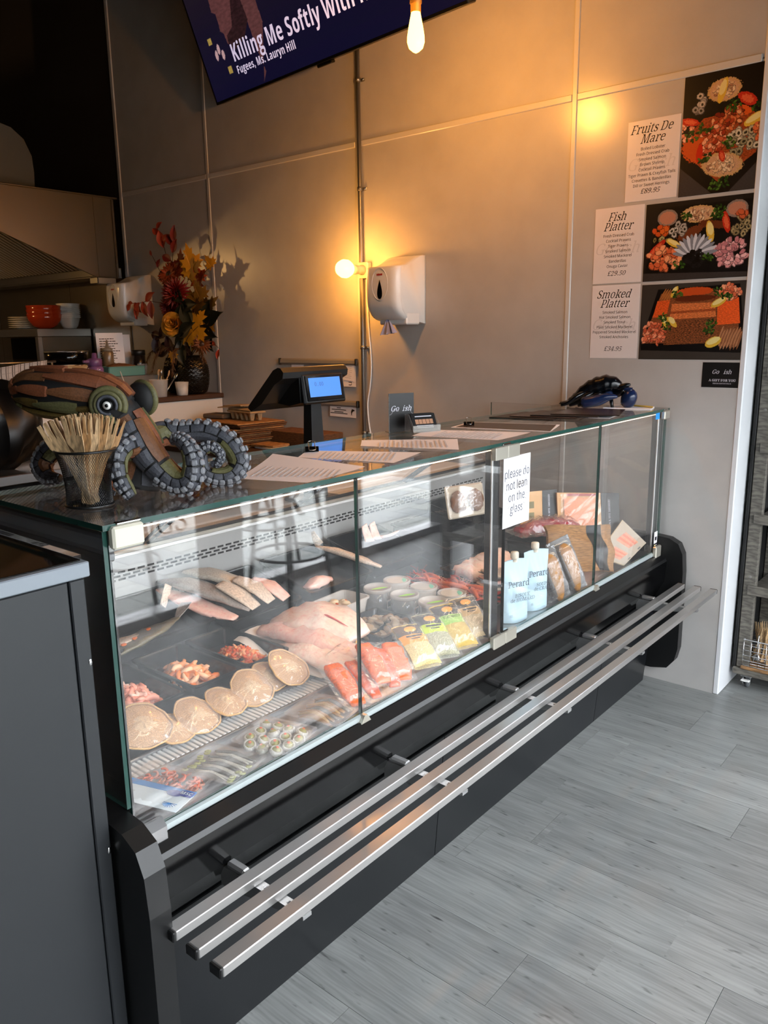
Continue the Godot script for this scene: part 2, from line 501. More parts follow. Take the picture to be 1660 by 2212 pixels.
func build_case():
	var c := thing("display_counter", "long black glass-fronted chilled counter with three aluminium rails along its front", "display counter")
	# side panels with a rounded nose
	var prof := PackedVector2Array([Vector2(-0.22, 0.07), Vector2(0.93, 0.07), Vector2(1.0, 0.085), Vector2(1.03, 0.125), Vector2(1.042, 0.18), Vector2(1.042, 0.52), Vector2(1.035, 0.60), Vector2(1.015, 0.642), Vector2(0.975, 0.662), Vector2(0.90, 0.668), Vector2(-0.22, 0.668)])
	for z in [0.006, 2.612]:
		obj(MB.new().prism(prof, 0.044, Transform3D(Basis(), Vector3(0, 0, z))), "side_panel", "black_satin", c)
	# front panels
	var zs := [0.05, 0.55, 1.62, 2.612]
	for i in 3:
		var mb := MB.new()
		mb.prism(PackedVector2Array([Vector2(0.885, 0.0), Vector2(0.90, 0.0), Vector2(0.935, 0.40), Vector2(0.92, 0.40)]), zs[i + 1] - zs[i] - 0.003, Transform3D(Basis(), Vector3(0, 0, zs[i] + 0.0015)))
		obj(mb, "kick_panel", "kick", c)
	obj(MB.new().prism(PackedVector2Array([Vector2(0.90, 0.36), Vector2(0.930, 0.40), Vector2(0.966, 0.47), Vector2(0.972, 0.562), Vector2(0.93, 0.568), Vector2(0.90, 0.50)]), 2.562, Transform3D(Basis(), Vector3(0, 0, 0.05))), "front_panel", "black_gloss", c)
	obj(MB.new().box(Vector3(-0.22, 0.0, 0.05), Vector3(0.884, 0.50, 2.612)), "base_box", "black_matte", c)
	# deck: front shelf, air grille, bed and the sloping back
	obj(MB.new().box(Vector3(0.745, 0.50, 0.05), Vector3(0.93, 0.588, 2.612)), "front_shelf", "steel_fine", c)
	obj(MB.new().prism(PackedVector2Array([Vector2(0.905, 0.588), Vector2(0.932, 0.588), Vector2(0.932, 0.60), Vector2(0.925, 0.604)]), 2.562, Transform3D(Basis(), Vector3(0, 0, 0.05))), "front_sill", "sill_metal", c)
	obj(MB.new().prism(PackedVector2Array([Vector2(0.674, 0.50), Vector2(0.674, 0.60), Vector2(0.36, 0.605), Vector2(0.06, 0.69), Vector2(0.06, 0.50)]), 2.562, Transform3D(Basis(), Vector3(0, 0, 0.05))), "deck", "black_satin", c)
	obj(MB.new().box(Vector3(0.672, 0.50, 0.05), Vector3(0.682, 0.607, 2.612), 0.002), "grille_rail", "steel_fine", c)
	obj(MB.new().box(Vector3(0.738, 0.50, 0.05), Vector3(0.746, 0.600, 2.612), 0.002), "grille_rail", "steel_fine", c)
	var slat := MB.new().box(Vector3(0.682, 0.585, -0.0042), Vector3(0.738, 0.601, 0.0042), 0.001).mesh()
	for k in 192:
		var o := put(slat, "grille_slat", "white_powder", c)
		o.position.z = 0.062 + k * 0.01325
	# back riser with slots, and the ledge
	obj(MB.new().box(Vector3(-0.20, 0.50, 0.05), Vector3(0.06, 0.876, 2.612)), "back_riser", "riser_grey", c)
	obj(MB.new().box(Vector3(-0.22, 0.876, 0.05), Vector3(0.068, 0.886, 2.612), 0.002), "back_ledge", "white_powder", c)
	var sl := MB.new()
	for r in 3:
		for k in 74:
			var z := 0.075 + k * 0.034 + (0.017 if r == 1 else 0.0)
			sl.box(Vector3(0.0598, 0.806 + r * 0.011, z), Vector3(0.0612, 0.812 + r * 0.011, z + 0.024))
	obj(sl, "vent_slots", "black_matte", c).set_meta("kind", "stuff")
	# outer slotted strip under the front glass
	obj(MB.new().prism(PackedVector2Array([Vector2(0.932, 0.568), Vector2(0.972, 0.562), Vector2(0.966, 0.572), Vector2(0.936, 0.588)]), 2.562, Transform3D(Basis(), Vector3(0, 0, 0.05))), "slot_strip", "black_satin", c)
	# glazing
	var T := 0.008
	var zj := [0.045, 0.6601, 1.302, 1.9622, 2.604]
	for k in 4:
		glass_box(Vector3(0.919, 0.604, zj[k] + 0.002), Vector3(0.927, 1.194, zj[k + 1] - 0.002), 0, "front_pane", c)
		if k > 0: obj(MB.new().box(Vector3(0.9185, 0.604, zj[k] - 0.002), Vector3(0.9275, 1.194, zj[k] + 0.002)), "pane_joint", "silicone", c)
	glass_box(Vector3(0.47, 1.196, 0.03), Vector3(0.935, 1.206, 2.615), 1, "top_pane", c)
	glass_box(Vector3(0.08, 0.668, 2.604), Vector3(0.926, 1.194, 2.612), 2, "end_pane", c)
	glass_box(Vector3(0.08, 0.668, 0.035), Vector3(0.926, 1.194, 0.043), 2, "end_pane", c)
	# frame
	obj(MB.new().box(Vector3(0.10, 1.135, 2.585), Vector3(0.918, 1.192, 2.603), 0.003), "end_frame", "black_satin", c)
	obj(MB.new().box(Vector3(0.83, 0.604, 2.590), Vector3(0.917, 1.14, 2.6025), 0.003), "corner_post", "black_satin", c)
	obj(MB.new().box(Vector3(0.885, 0.604, 1.318), Vector3(0.917, 1.19, 1.352), 0.003), "middle_post", "black_satin", c)
	obj(MB.new().box(Vector3(0.910, 0.604, 1.353), Vector3(0.917, 1.19, 1.361), 0.002), "middle_post", "aluminium", c)
	obj(MB.new().box(Vector3(0.885, 0.604, 0.046), Vector3(0.917, 1.19, 0.085), 0.003), "end_post", "black_satin", c)
	obj(MB.new().box(Vector3(0.910, 0.604, 0.086), Vector3(0.917, 1.19, 0.094), 0.002), "end_post", "aluminium", c)
	obj(MB.new().box(Vector3(0.455, 1.17, 0.05), Vector3(0.485, 1.194, 2.60), 0.003), "rear_rail", "black_satin", c)
	# sliding glass doors on the serving side, leaning in
	for k in 4:
		var z0 := 0.06 + 0.637 * k
		var d := MB.new()
		var s0 := 0.012 * (k % 2)
		d.quad(Vector3(0.055 - s0, 0.900, z0 + 0.63), Vector3(0.055 - s0, 0.900, z0), Vector3(0.452 - s0, 1.168, z0), Vector3(0.452 - s0, 1.168, z0 + 0.63))
		var dp := obj(d, "sliding_door", "glass", c)
		for e in [[0.0, 0.012, 0.0, 1.0], [0.988, 1.0, 0.0, 1.0], [0.0, 1.0, 0.0, 0.05]]:
			var q := func(u: float, v: float): return Vector3(lerpf(0.055, 0.452, v) - s0, lerpf(0.900, 1.168, v), z0 + 0.63 * u)
			obj(plate4([q.call(e[1], e[2]), q.call(e[0], e[2]), q.call(e[0], e[3]), q.call(e[1], e[3])], 0.008), "door_frame", "black_satin", dp)
	obj(MB.new().box(Vector3(0.03, 0.887, 0.06), Vector3(0.068, 0.900, 2.60), 0.002), "door_track", "clip_metal", c)
	# lamp strip under the front edge of the top
	obj(MB.new().box(Vector3(0.888, 1.185, 0.06), Vector3(0.908, 1.194, 2.57), 0.002), "lamp_profile", "black_satin", c)
	obj(MB.new().box(Vector3(0.889, 1.182, 0.07), Vector3(0.907, 1.185, 2.56)), "lamp_strip", "lens_glow", c)
	for k in 2:
		var l := AreaLight3D.new()
		l.name = "case_lamp"
		l.area_size = Vector2(1.22, 0.018)
		l.light_energy = 0.16
		l.light_color = Color(1, 0.90, 0.78)
		l.shadow_enabled = true
		l.area_range = 10.0
		# shining down and a little back
		l.transform = facing(Vector3(0.897, 1.179, 0.68 + 1.27 * k), Vector3(0, 0, 1), Vector3(0.90, -0.3, 0))
		add_child(l, true)
	# the rails and their brackets
	for i in 3:
		var x := 1.0282 + 0.0654 * i
		var b := obj(MB.new().box(Vector3(x, 0.4605, 0.062), Vector3(x + 0.0298, 0.48, 2.6165), 0.0015), "rail", "bar_alu", c)
		obj(MB.new().box(Vector3(x - 0.0003, 0.4602, 2.6166), Vector3(x + 0.0301, 0.4803, 2.6235), 0.002), "end_cap", "black_plastic", b)
		obj(MB.new().box(Vector3(x - 0.0003, 0.4602, 0.056), Vector3(x + 0.0301, 0.4803, 0.0618), 0.002), "end_cap", "black_plastic", b)
	for z in [2.42, 1.895, 1.362, 0.825, 0.294]:
		var arm := MB.new()
		arm.prism(PackedVector2Array([Vector2(0.95, 0.415), Vector2(0.97, 0.415), Vector2(1.19, 0.452), Vector2(1.19, 0.460), Vector2(0.95, 0.4602)]), 0.022, Transform3D(Basis(), Vector3(0, 0, z - 0.011)))
		arm.box(Vector3(0.968, 0.4603, z - 0.011), Vector3(1.022, 0.476, z + 0.011), 0.005)
		var a := obj(arm, "rail_bracket", "aluminium", c)
		for i in 2:
			obj(MB.new().lathe([Vector2(0.004, 0), Vector2(0.004, 0.0015), Vector2(0, 0.0015)], 10, Transform3D(Basis(), Vector3(1.0755 + 0.0654 * i, 0.4602, z))), "screw", "chrome", a)

func glass_box(lo: Vector3, hi: Vector3, thin_axis: int, called: String, parent: Node3D):
	# big faces clear, cut edges green
	var a := MB.new()
	var b := MB.new()
	var c := (lo + hi) / 2.0
	var h := (hi - lo) / 2.0
	for axis in 3:
		var u := (axis + 1) % 3
		var w := (axis + 2) % 3
		for sg in [-1.0, 1.0]:
			var pts := []
			for cc in [[-1.0, -1.0], [1.0, -1.0], [1.0, 1.0], [-1.0, 1.0]]:
				var s := Vector3()
				s[axis] = sg; s[u] = cc[0]; s[w] = cc[1]
				pts.append(c + h * s)
			var into: MB = a if axis == thin_axis else b
			if sg > 0: into.quad(pts[0], pts[1], pts[2], pts[3])
			else: into.quad(pts[1], pts[0], pts[3], pts[2])
	var pane := obj(a, called, "glass", parent)
	obj(b, "pane_edge", "glass_edge", pane)
	return pane

# ---------------------------------------------------------------- on the wall
func build_wall_things():
	# conduit with clips, running down beside the joint
	var con := thing("conduit", "galvanised conduit pipe clipped upright to the wall under the television", "pipe", Vector3(-0.748, 0.0, 0.02))
	obj(MB.new(0).tube([Vector3(0, 0.0, 0), Vector3(0, 3.6, 0)], 0.011, 12), "pipe", "conduit", con)
	for y in [2.768, 2.252, 1.45, 0.99]:
		var cl := MB.new(0).tube([Vector3(0, y - 0.009, 0), Vector3(0, y + 0.009, 0)], 0.0145, 12)
		cl.sm(-1).box(Vector3(-0.010, y - 0.008, -0.02), Vector3(0.032, y + 0.008, -0.014), 0.002)
		var c := obj(cl, "clip", "conduit", con)
		obj(MB.new(0).blob(xf(Vector3(0.025, y, -0.011), Vector3.ZERO, Vector3(0.006, 0.006, 0.006)), 8, 6), "screw", "chrome", c)
	# white flex from the lamp
	var cable := MB.new(0)
	var cp := []
	for p in [Vector2(-0.722, 1.80), Vector2(-0.719, 1.65), Vector2(-0.712, 1.525), Vector2(-0.702, 1.42), Vector2(-0.701, 1.33), Vector2(-0.712, 1.24), Vector2(-0.730, 1.155), Vector2(-0.728, 1.08), Vector2(-0.716, 1.0), Vector2(-0.705, 0.935)]:
		cp.append(Vector3(p.x, p.y, 0.008))
	cable.tube(smooth(cp, 4), 0.0045, 8)
	tag(obj(cable, "flex", "white_plastic"), "white flex hanging down the wall from the wall lamp", "cable")
	# wall lamp: box, neck, holder and globe sticking out of the wall
	var lamp := thing("wall_lamp", "lit amber globe bulb in a wall holder beside the paper towel box", "lamp", Vector3(-0.727, 1.848, 0.0))
	obj(MB.new().box(Vector3(-0.035, -0.04, 0), Vector3(0.035, 0.04, 0.035), 0.005), "mount", "cream_clip", lamp)
	obj(MB.new(0).tube([Vector3(0, 0, 0.03), Vector3(0, 0, 0.06), Vector3(0, 0.0, 0.085)], [0.026, 0.022, 0.022], 16), "neck", "cream_clip", lamp)
	obj(MB.new(0).tube([Vector3(0, 0, 0.08), Vector3(0, 0, 0.09), Vector3(0, 0, 0.11), Vector3(0, 0, 0.125)], [0.016, 0.024, 0.024, 0.02], 16), "holder", "cream_clip", lamp)
	obj(MB.new(0).lathe([Vector2(0, -0.05), Vector2(0.02, -0.047), Vector2(0.036, -0.034), Vector2(0.046, -0.010), Vector2(0.046, 0.012), Vector2(0.036, 0.034), Vector2(0.018, 0.052), Vector2(0.014, 0.062), Vector2(0, 0.062)], 20, xf(Vector3(0, 0, 0.172), Vector3(-90, 0, 0))), "bulb", "bulb_glow", lamp)
	omni("wall_lamp_light", Vector3(-0.727, 1.848, 0.172), WARM, LAMP_WALL, 0.045)
	# pendant bulb hanging from the ceiling
	var pen := thing("pendant_bulb", "lit teardrop filament bulb hanging on a brass holder before the television", "lamp", Vector3(0.166, 2.60, 0.735))
	obj(MB.new(0).lathe([Vector2(0, -0.072), Vector2(0.012, -0.066), Vector2(0.026, -0.054), Vector2(0.0325, -0.034), Vector2(0.032, -0.016), Vector2(0.027, 0.014), Vector2(0.020, 0.048), Vector2(0.0165, 0.066), Vector2(0.0, 0.066)], 24), "bulb", "bulb_glow", pen)
	obj(MB.new(0).lathe([Vector2(0.015, 0.062), Vector2(0.019, 0.066), Vector2(0.019, 0.092), Vector2(0.022, 0.094), Vector2(0.022, 0.132), Vector2(0.012, 0.142), Vector2(0.0, 0.145)], 20), "holder", "brass", pen)
	obj(MB.new(0).tube([Vector3(0, 0.14, 0), Vector3(0, 1.60, 0)], 0.0035, 8), "cord", "black_matte", pen)
	omni("pendant_light", Vector3(0.166, 2.59, 0.735), WARM, LAMP_PENDANT, 0.03)
	# paper towel boxes
	var d1 := towel_box(Vector3(-0.545, 1.566, 0), true)
	tag(d1, "white paper towel dispenser with blue tissue hanging out, beside the lit wall lamp", "dispenser")
	var d2 := towel_box(Vector3(-2.87, 1.60, 0), false)
	tag(d2, "white paper towel dispenser on the kitchen wall behind the autumn flowers", "dispenser")
	# magnetic rails with papers
	var r1 := rail(Vector3(-1.413, 1.37, 0.006), 0.618)
	tag(r1, "upper grey paper rail on the wall behind the till", "paper rail")
	var r2 := rail(Vector3(-1.413, 1.142, 0.006), 0.623)
	tag(r2, "lower grey paper rail half hidden behind the till", "paper rail")
	var s := sheet("paper_note", Vector2(0.168, 0.136), xf(Vector3(-0.893, 1.306, 0.0125)), "paper")
	tag(s, "white sheet with upside-down lettering under the upper rail", "note")
	var mb := MB.new()
	text(mb, "glass", 0.044, xf(Vector3(-0.055, -0.01, 0.0006), Vector3(0, 0, -90)))
	text(mb, "do n", 0.044, xf(Vector3(0.045, -0.02, 0.0006), Vector3(0, 0, -90)))
	obj(mb, "lettering", "ink", s)
	s = sheet("receipt", Vector2(0.072, 0.095), xf(Vector3(-0.857, 1.318, 0.0150), Vector3(0, 0, -6)), "paper")
	tag(s, "small printed receipt clipped over the upside-down sheet", "receipt")
	obj(lines_mesh(0.058, 0.075, 7, 3), "lettering", "grey_ink", s)
	s = sheet("paper_note", Vector2(0.10, 0.05), xf(Vector3(-1.262, 1.347, 0.0125)), "paper")
	tag(s, "short white note under the left end of the upper rail", "note")
	s = sheet("notice_card", Vector2(0.199, 0.062), xf(Vector3(-0.912, 1.099, 0.0125), Vector3(0, 0, -1)), "paper")
	tag(s, "white notice card with a small fish emblem under the lower rail", "notice")
	var nb := MB.new()
	for q in [[0.018, 0.03], [0.008, 0.11], [-0.004, 0.07], [-0.012, 0.13]]:
		nb.box(Vector3(-0.03 - q[1] / 2, q[0] - 0.0022, 0.0004), Vector3(-0.03 + q[1] / 2, q[0] + 0.0022, 0.0009))
	fish_emblem(nb, xf(Vector3(0.07, 0.0, 0.0006)), 0.036)
	obj(nb, "lettering", "ink", s)
	build_posters()
	build_tv()

func smooth(p: Array, n: int) -> Array:
	# Catmull-Rom through the points
	var out := []
	for i in p.size() - 1:
		var a: Vector3 = p[max(i - 1, 0)]
		var d: Vector3 = p[min(i + 2, p.size() - 1)]
		for k in n: out.append((p[i] as Vector3).cubic_interpolate(p[i + 1], a, d, float(k) / n))
	out.append(p[-1])
	return out

func smooth_f(p: Array, n: int) -> Array:
	var out := []
	for i in p.size() - 1:
		for k in n: out.append(lerpf(p[i], p[i + 1], float(k) / n))
	out.append(p[-1])
	return out

func sheet(called: String, size: Vector2, t: Transform3D, m: String, thick := 0.0006, parent: Node3D = null) -> MeshInstance3D:
	# a sheet in its own xy plane, print side towards z
	var mb := MB.new()
	mb.prism(PackedVector2Array([Vector2(-size.x, -size.y) / 2, Vector2(size.x, -size.y) / 2, Vector2(size.x, size.y) / 2, Vector2(-size.x, size.y) / 2]), thick, Transform3D(Basis(), Vector3(0, 0, -thick / 2)))
	var o := obj(mb, called, m, parent)
	o.transform = t
	return o

func lines_mesh(w: float, h: float, rows: int, key: int, thick := 0.0) -> MB:
	# rows of unreadably small print
	var mb := MB.new()
	var r := RandomNumberGenerator.new()
	r.seed = key
	var dy := h / rows
	for i in rows:
		var y := h / 2 - dy * (i + 0.5)
		var x := -w / 2
		var end := w / 2 * r.randf_range(0.2, 1.0)
		while x < end:
			var l := r.randf_range(0.06, 0.16) * w
			mb.box(Vector3(x, y - dy * 0.16, 0.0003), Vector3(min(x + l, end), y + dy * 0.16, 0.0008))
			x += l + w * 0.02
	return mb

func fish_emblem(mb: MB, t: Transform3D, s: float):
	# leaping fish: curved body, tail and fin
	var p := PackedVector2Array()
	for e in [[-0.28, -0.55], [-0.12, -0.42], [0.04, -0.56], [-0.04, -0.34], [0.02, -0.10], [0.14, 0.08], [0.30, 0.16], [0.50, 0.20], [0.56, 0.27], [0.46, 0.36], [0.30, 0.43], [0.12, 0.44], [0.0, 0.52], [-0.10, 0.50], [-0.02, 0.40], [-0.14, 0.24], [-0.20, 0.05], [-0.20, -0.15], [-0.16, -0.34]]:
		p.append(Vector2(e[0], e[1]) * s)
	mb.prism(p, 0.0004, t)

func towel_box(at: Vector3, tissue: bool) -> Node3D:
	var w := 0.205
	var o := thing("paper_towel_dispenser", "", "dispenser", at)
	var side := []   # (z, y) of the cover, from the lower back round the front to the upper back
	for e in [[0.0, 0.0], [0.035, 0.004], [0.10, 0.012], [0.16, 0.022], [0.20, 0.045], [0.228, 0.085], [0.236, 0.14], [0.236, 0.21], [0.232, 0.262], [0.218, 0.274], [0.17, 0.281], [0.12, 0.297], [0.07, 0.322], [0.03, 0.333], [0.0, 0.334]]:
		side.append(Vector3(0, e[1], e[0]))
	var sm := smooth(side, 2)
	var sections := [[0.0, 0.86], [0.006, 0.94], [0.02, 0.985], [0.04, 1.0], [w - 0.04, 1.0], [w - 0.02, 0.985], [w - 0.006, 0.94], [w, 0.86]]
	var mb := MB.new(0)
	var rows := []
	for s in sections:
		var row := []
		for p in sm: row.append(Vector3(s[0], 0.167 + (p.y - 0.167) * (0.9 + 0.1 * s[1]), p.z * s[1] if s[0] < w - 0.03 or true else p.z))
		rows.append(row)
	for i in rows.size() - 1:
		for k in sm.size() - 1: mb.quad(rows[i][k], rows[i + 1][k], rows[i + 1][k + 1], rows[i][k + 1])
	for e in [0, rows.size() - 1]:
		var poly := PackedVector2Array()
		for p in rows[e]: poly.append(Vector2(p.z, p.y))
		mb.sm(e + 2).prism(poly, 0.0004, Transform3D(Basis(Vector3(0, 0, 1), Vector3(0, 1, 0), Vector3(-1, 0, 0)), Vector3(rows[e][0].x, 0, 0)))
	obj(mb, "cover", "white_plastic", o)
	# raised oval, drop-shaped sight window, maker's mark
	var oval := MB.new(0).tube(ring(Vector3(w * 0.5, 0.19, 0.2362), 0.05, 0.075, 28), 0.0016, 6, false)
	obj(oval, "front_ring", "white_plastic", o)
	var drop := PackedVector2Array()
	for k in 24:
		var a := TAU * k / 24.0
		drop.append(Vector2(0.021 * sin(a) * pow(sin(a / 2.0), 1.3), 0.045 * cos(a)))
	obj(MB.new().prism(drop, 0.002, Transform3D(Basis(), Vector3(w * 0.5, 0.165, 0.2358))), "sight_window", "black_gloss", o)
	var mk := MB.new()
	for k in 4: mk.box(Vector3(w * 0.5 - 0.018 + 0.0092 * k, 0.230, 0.2360), Vector3(w * 0.5 - 0.0105 + 0.0092 * k, 0.2385 + 0.001 * (k % 2), 0.2367))
	obj(mk, "maker_mark", "red_print", o)
	# lower cover and its notch
	obj(MB.new().box(Vector3(0.03, -0.002, 0.05), Vector3(w + 0.0015, 0.055, 0.155), 0.006), "lower_cover", "white_plastic", o)
	if tissue:
		var f := func(u: float, v: float):
			var spread := 0.012 + 0.055 * v
			return Vector3(w * 0.52 + (u - 0.45) * spread * 1.5 + 0.02 * v, 0.022 - 0.075 * v + 0.012 * u * v, 0.185 + 0.022 * sin(u * 16.0) * v + 0.02 * v)
		var tt := MB.new(0)
		tt.grid(18, 6, f)
		obj(tt, "tissue_end", "tissue", o).set_meta("label", "blue tissue end")
	return o

func ring(c: Vector3, rx: float, ry: float, n: int, bx := Vector3.RIGHT, by := Vector3.UP) -> Array:
	var out := []
	for k in n + 1:
		var a := TAU * k / n
		out.append(c + bx * cos(a) * rx + by * sin(a) * ry)
	return out

func rail(at: Vector3, w: float) -> Node3D:
	var o := thing("paper_rail", "", "paper rail", at)
	var p := PackedVector2Array([Vector2(0, -0.014), Vector2(0.010, -0.016), Vector2(0.016, -0.006), Vector2(0.014, 0.010), Vector2(0.006, 0.018), Vector2(0, 0.018)])
	obj(MB.new().prism(p, w, Transform3D(Basis(Vector3(0, 0, 1), Vector3(0, 1, 0), Vector3(-1, 0, 0)), Vector3(w, 0, 0))), "profile", "rail_grey", o)
	for x in [0.0, w - 0.014]:
		obj(MB.new().box(Vector3(x, -0.018, 0), Vector3(x + 0.014, 0.02, 0.018), 0.003), "end_cap", "black_plastic", o)
	return o

# ---------------------------------------------------------------- posters
func speck(im: Image, c: Vector2, r: Vector2, turn: float, col: Color, rough := 0.25, grain := 0.10, key := 1):
	# a blob of print: an ellipse with an uneven outline and a grain
	var nz := FastNoiseLite.new()
	nz.seed = key
	nz.frequency = 0.11
	var R := int(max(r.x, r.y) * (1.0 + rough)) + 1
	var ct := cos(turn)
	var stn := sin(turn)
	for y in range(max(0, int(c.y) - R), min(im.get_height(), int(c.y) + R + 1)):
		for x in range(max(0, int(c.x) - R), min(im.get_width(), int(c.x) + R + 1)):
			var d := Vector2(x, y) - c
			var q := Vector2((d.x * ct + d.y * stn) / r.x, (-d.x * stn + d.y * ct) / r.y)
			var n := nz.get_noise_2d(x, y)
			if q.length() + rough * n * 1.5 < 1.0:
				var g := 1.0 + grain * (nz.get_noise_2d(x * 5.0 + 99.0, y * 5.0) * 2.0)
				im.set_pixel(x, y, Color(col.r * g, col.g * g, col.b * g))

func heap(im: Image, c: Vector2, r: Vector2, n: int, s: Vector2, cols: Array, key: int, ringed := false):
	# many small pieces of food strewn over an ellipse
	var q := RandomNumberGenerator.new()
	q.seed = key
	for i in n:
		var a := q.randf() * TAU
		var d := sqrt(q.randf())
		var p := c + Vector2(cos(a) * r.x, sin(a) * r.y) * d
		var k: Color = cols[q.randi() % cols.size()]
		var t := q.randf() * PI
		speck(im, p, s, t, k.darkened(0.45), 0.2, 0.06, i + key)
		speck(im, p - Vector2(0.6, 1.0), s * 0.82, t, k, 0.2, 0.10, i + key)
		if ringed: speck(im, p, s * 0.36, t, Color(0.16, 0.15, 0.10), 0.2, 0.1, i + key)

func poly_fill(im: Image, pts: PackedVector2Array, col: Color, grain := 0.06, key := 3):
	var lo := pts[0]
	var hi := pts[0]
	for p in pts: lo = lo.min(p); hi = hi.max(p)
	var nz := FastNoiseLite.new()
	nz.seed = key
	nz.frequency = 0.08
	for y in range(max(0, int(lo.y)), min(im.get_height(), int(hi.y) + 1)):
		for x in range(max(0, int(lo.x)), min(im.get_width(), int(hi.x) + 1)):
			if Geometry2D.is_point_in_polygon(Vector2(x, y), pts):
				var g := 1.0 + grain * nz.get_noise_2d(x * 1.0, y * 3.0) * 2.0
				im.set_pixel(x, y, Color(col.r * g, col.g * g, col.b * g))

func print_mat(im: Image, called: String, rough := 0.3) -> StandardMaterial3D:
	return mat(called, Color.WHITE, rough, 0.0, {"albedo_texture": ImageTexture.create_from_image(im)})

func wedge(im: Image, c: Vector2, r: Vector2, turn: float):
	speck(im, c, r, turn, Color(0.80, 0.66, 0.22), 0.06, 0.05, 4)
	speck(im, c + Vector2(0, -r.y * 0.25), r * Vector2(0.85, 0.6), turn, Color(0.86, 0.80, 0.52), 0.06, 0.05, 5)

func tomato(im: Image, c: Vector2, r: Vector2, turn: float):
	speck(im, c, r, turn, Color(0.70, 0.16, 0.08), 0.08, 0.08, 6)
	speck(im, c, r * 0.62, turn, Color(0.82, 0.36, 0.22), 0.3, 0.2, 7)

func parsley(im: Image, c: Vector2, r: float, key: int):
	heap(im, c, Vector2(r, r * 0.8), 16, Vector2(r * 0.30, r * 0.16), [Color(0.16, 0.30, 0.08), Color(0.28, 0.42, 0.14), Color(0.10, 0.20, 0.06)], key)

func crab_print(im: Image, c: Vector2, r: Vector2, turn: float, key: int):
	speck(im, c, r, turn, Color(0.72, 0.58, 0.36), 0.10, 0.08, key)
	speck(im, c, r * 0.86, turn, Color(0.74, 0.58, 0.44), 0.25, 0.2, key + 1)
	heap(im, c, r * 0.66, 46, r * Vector2(0.13, 0.11), [Color(0.80, 0.66, 0.50), Color(0.62, 0.44, 0.32), Color(0.86, 0.76, 0.62)], key)

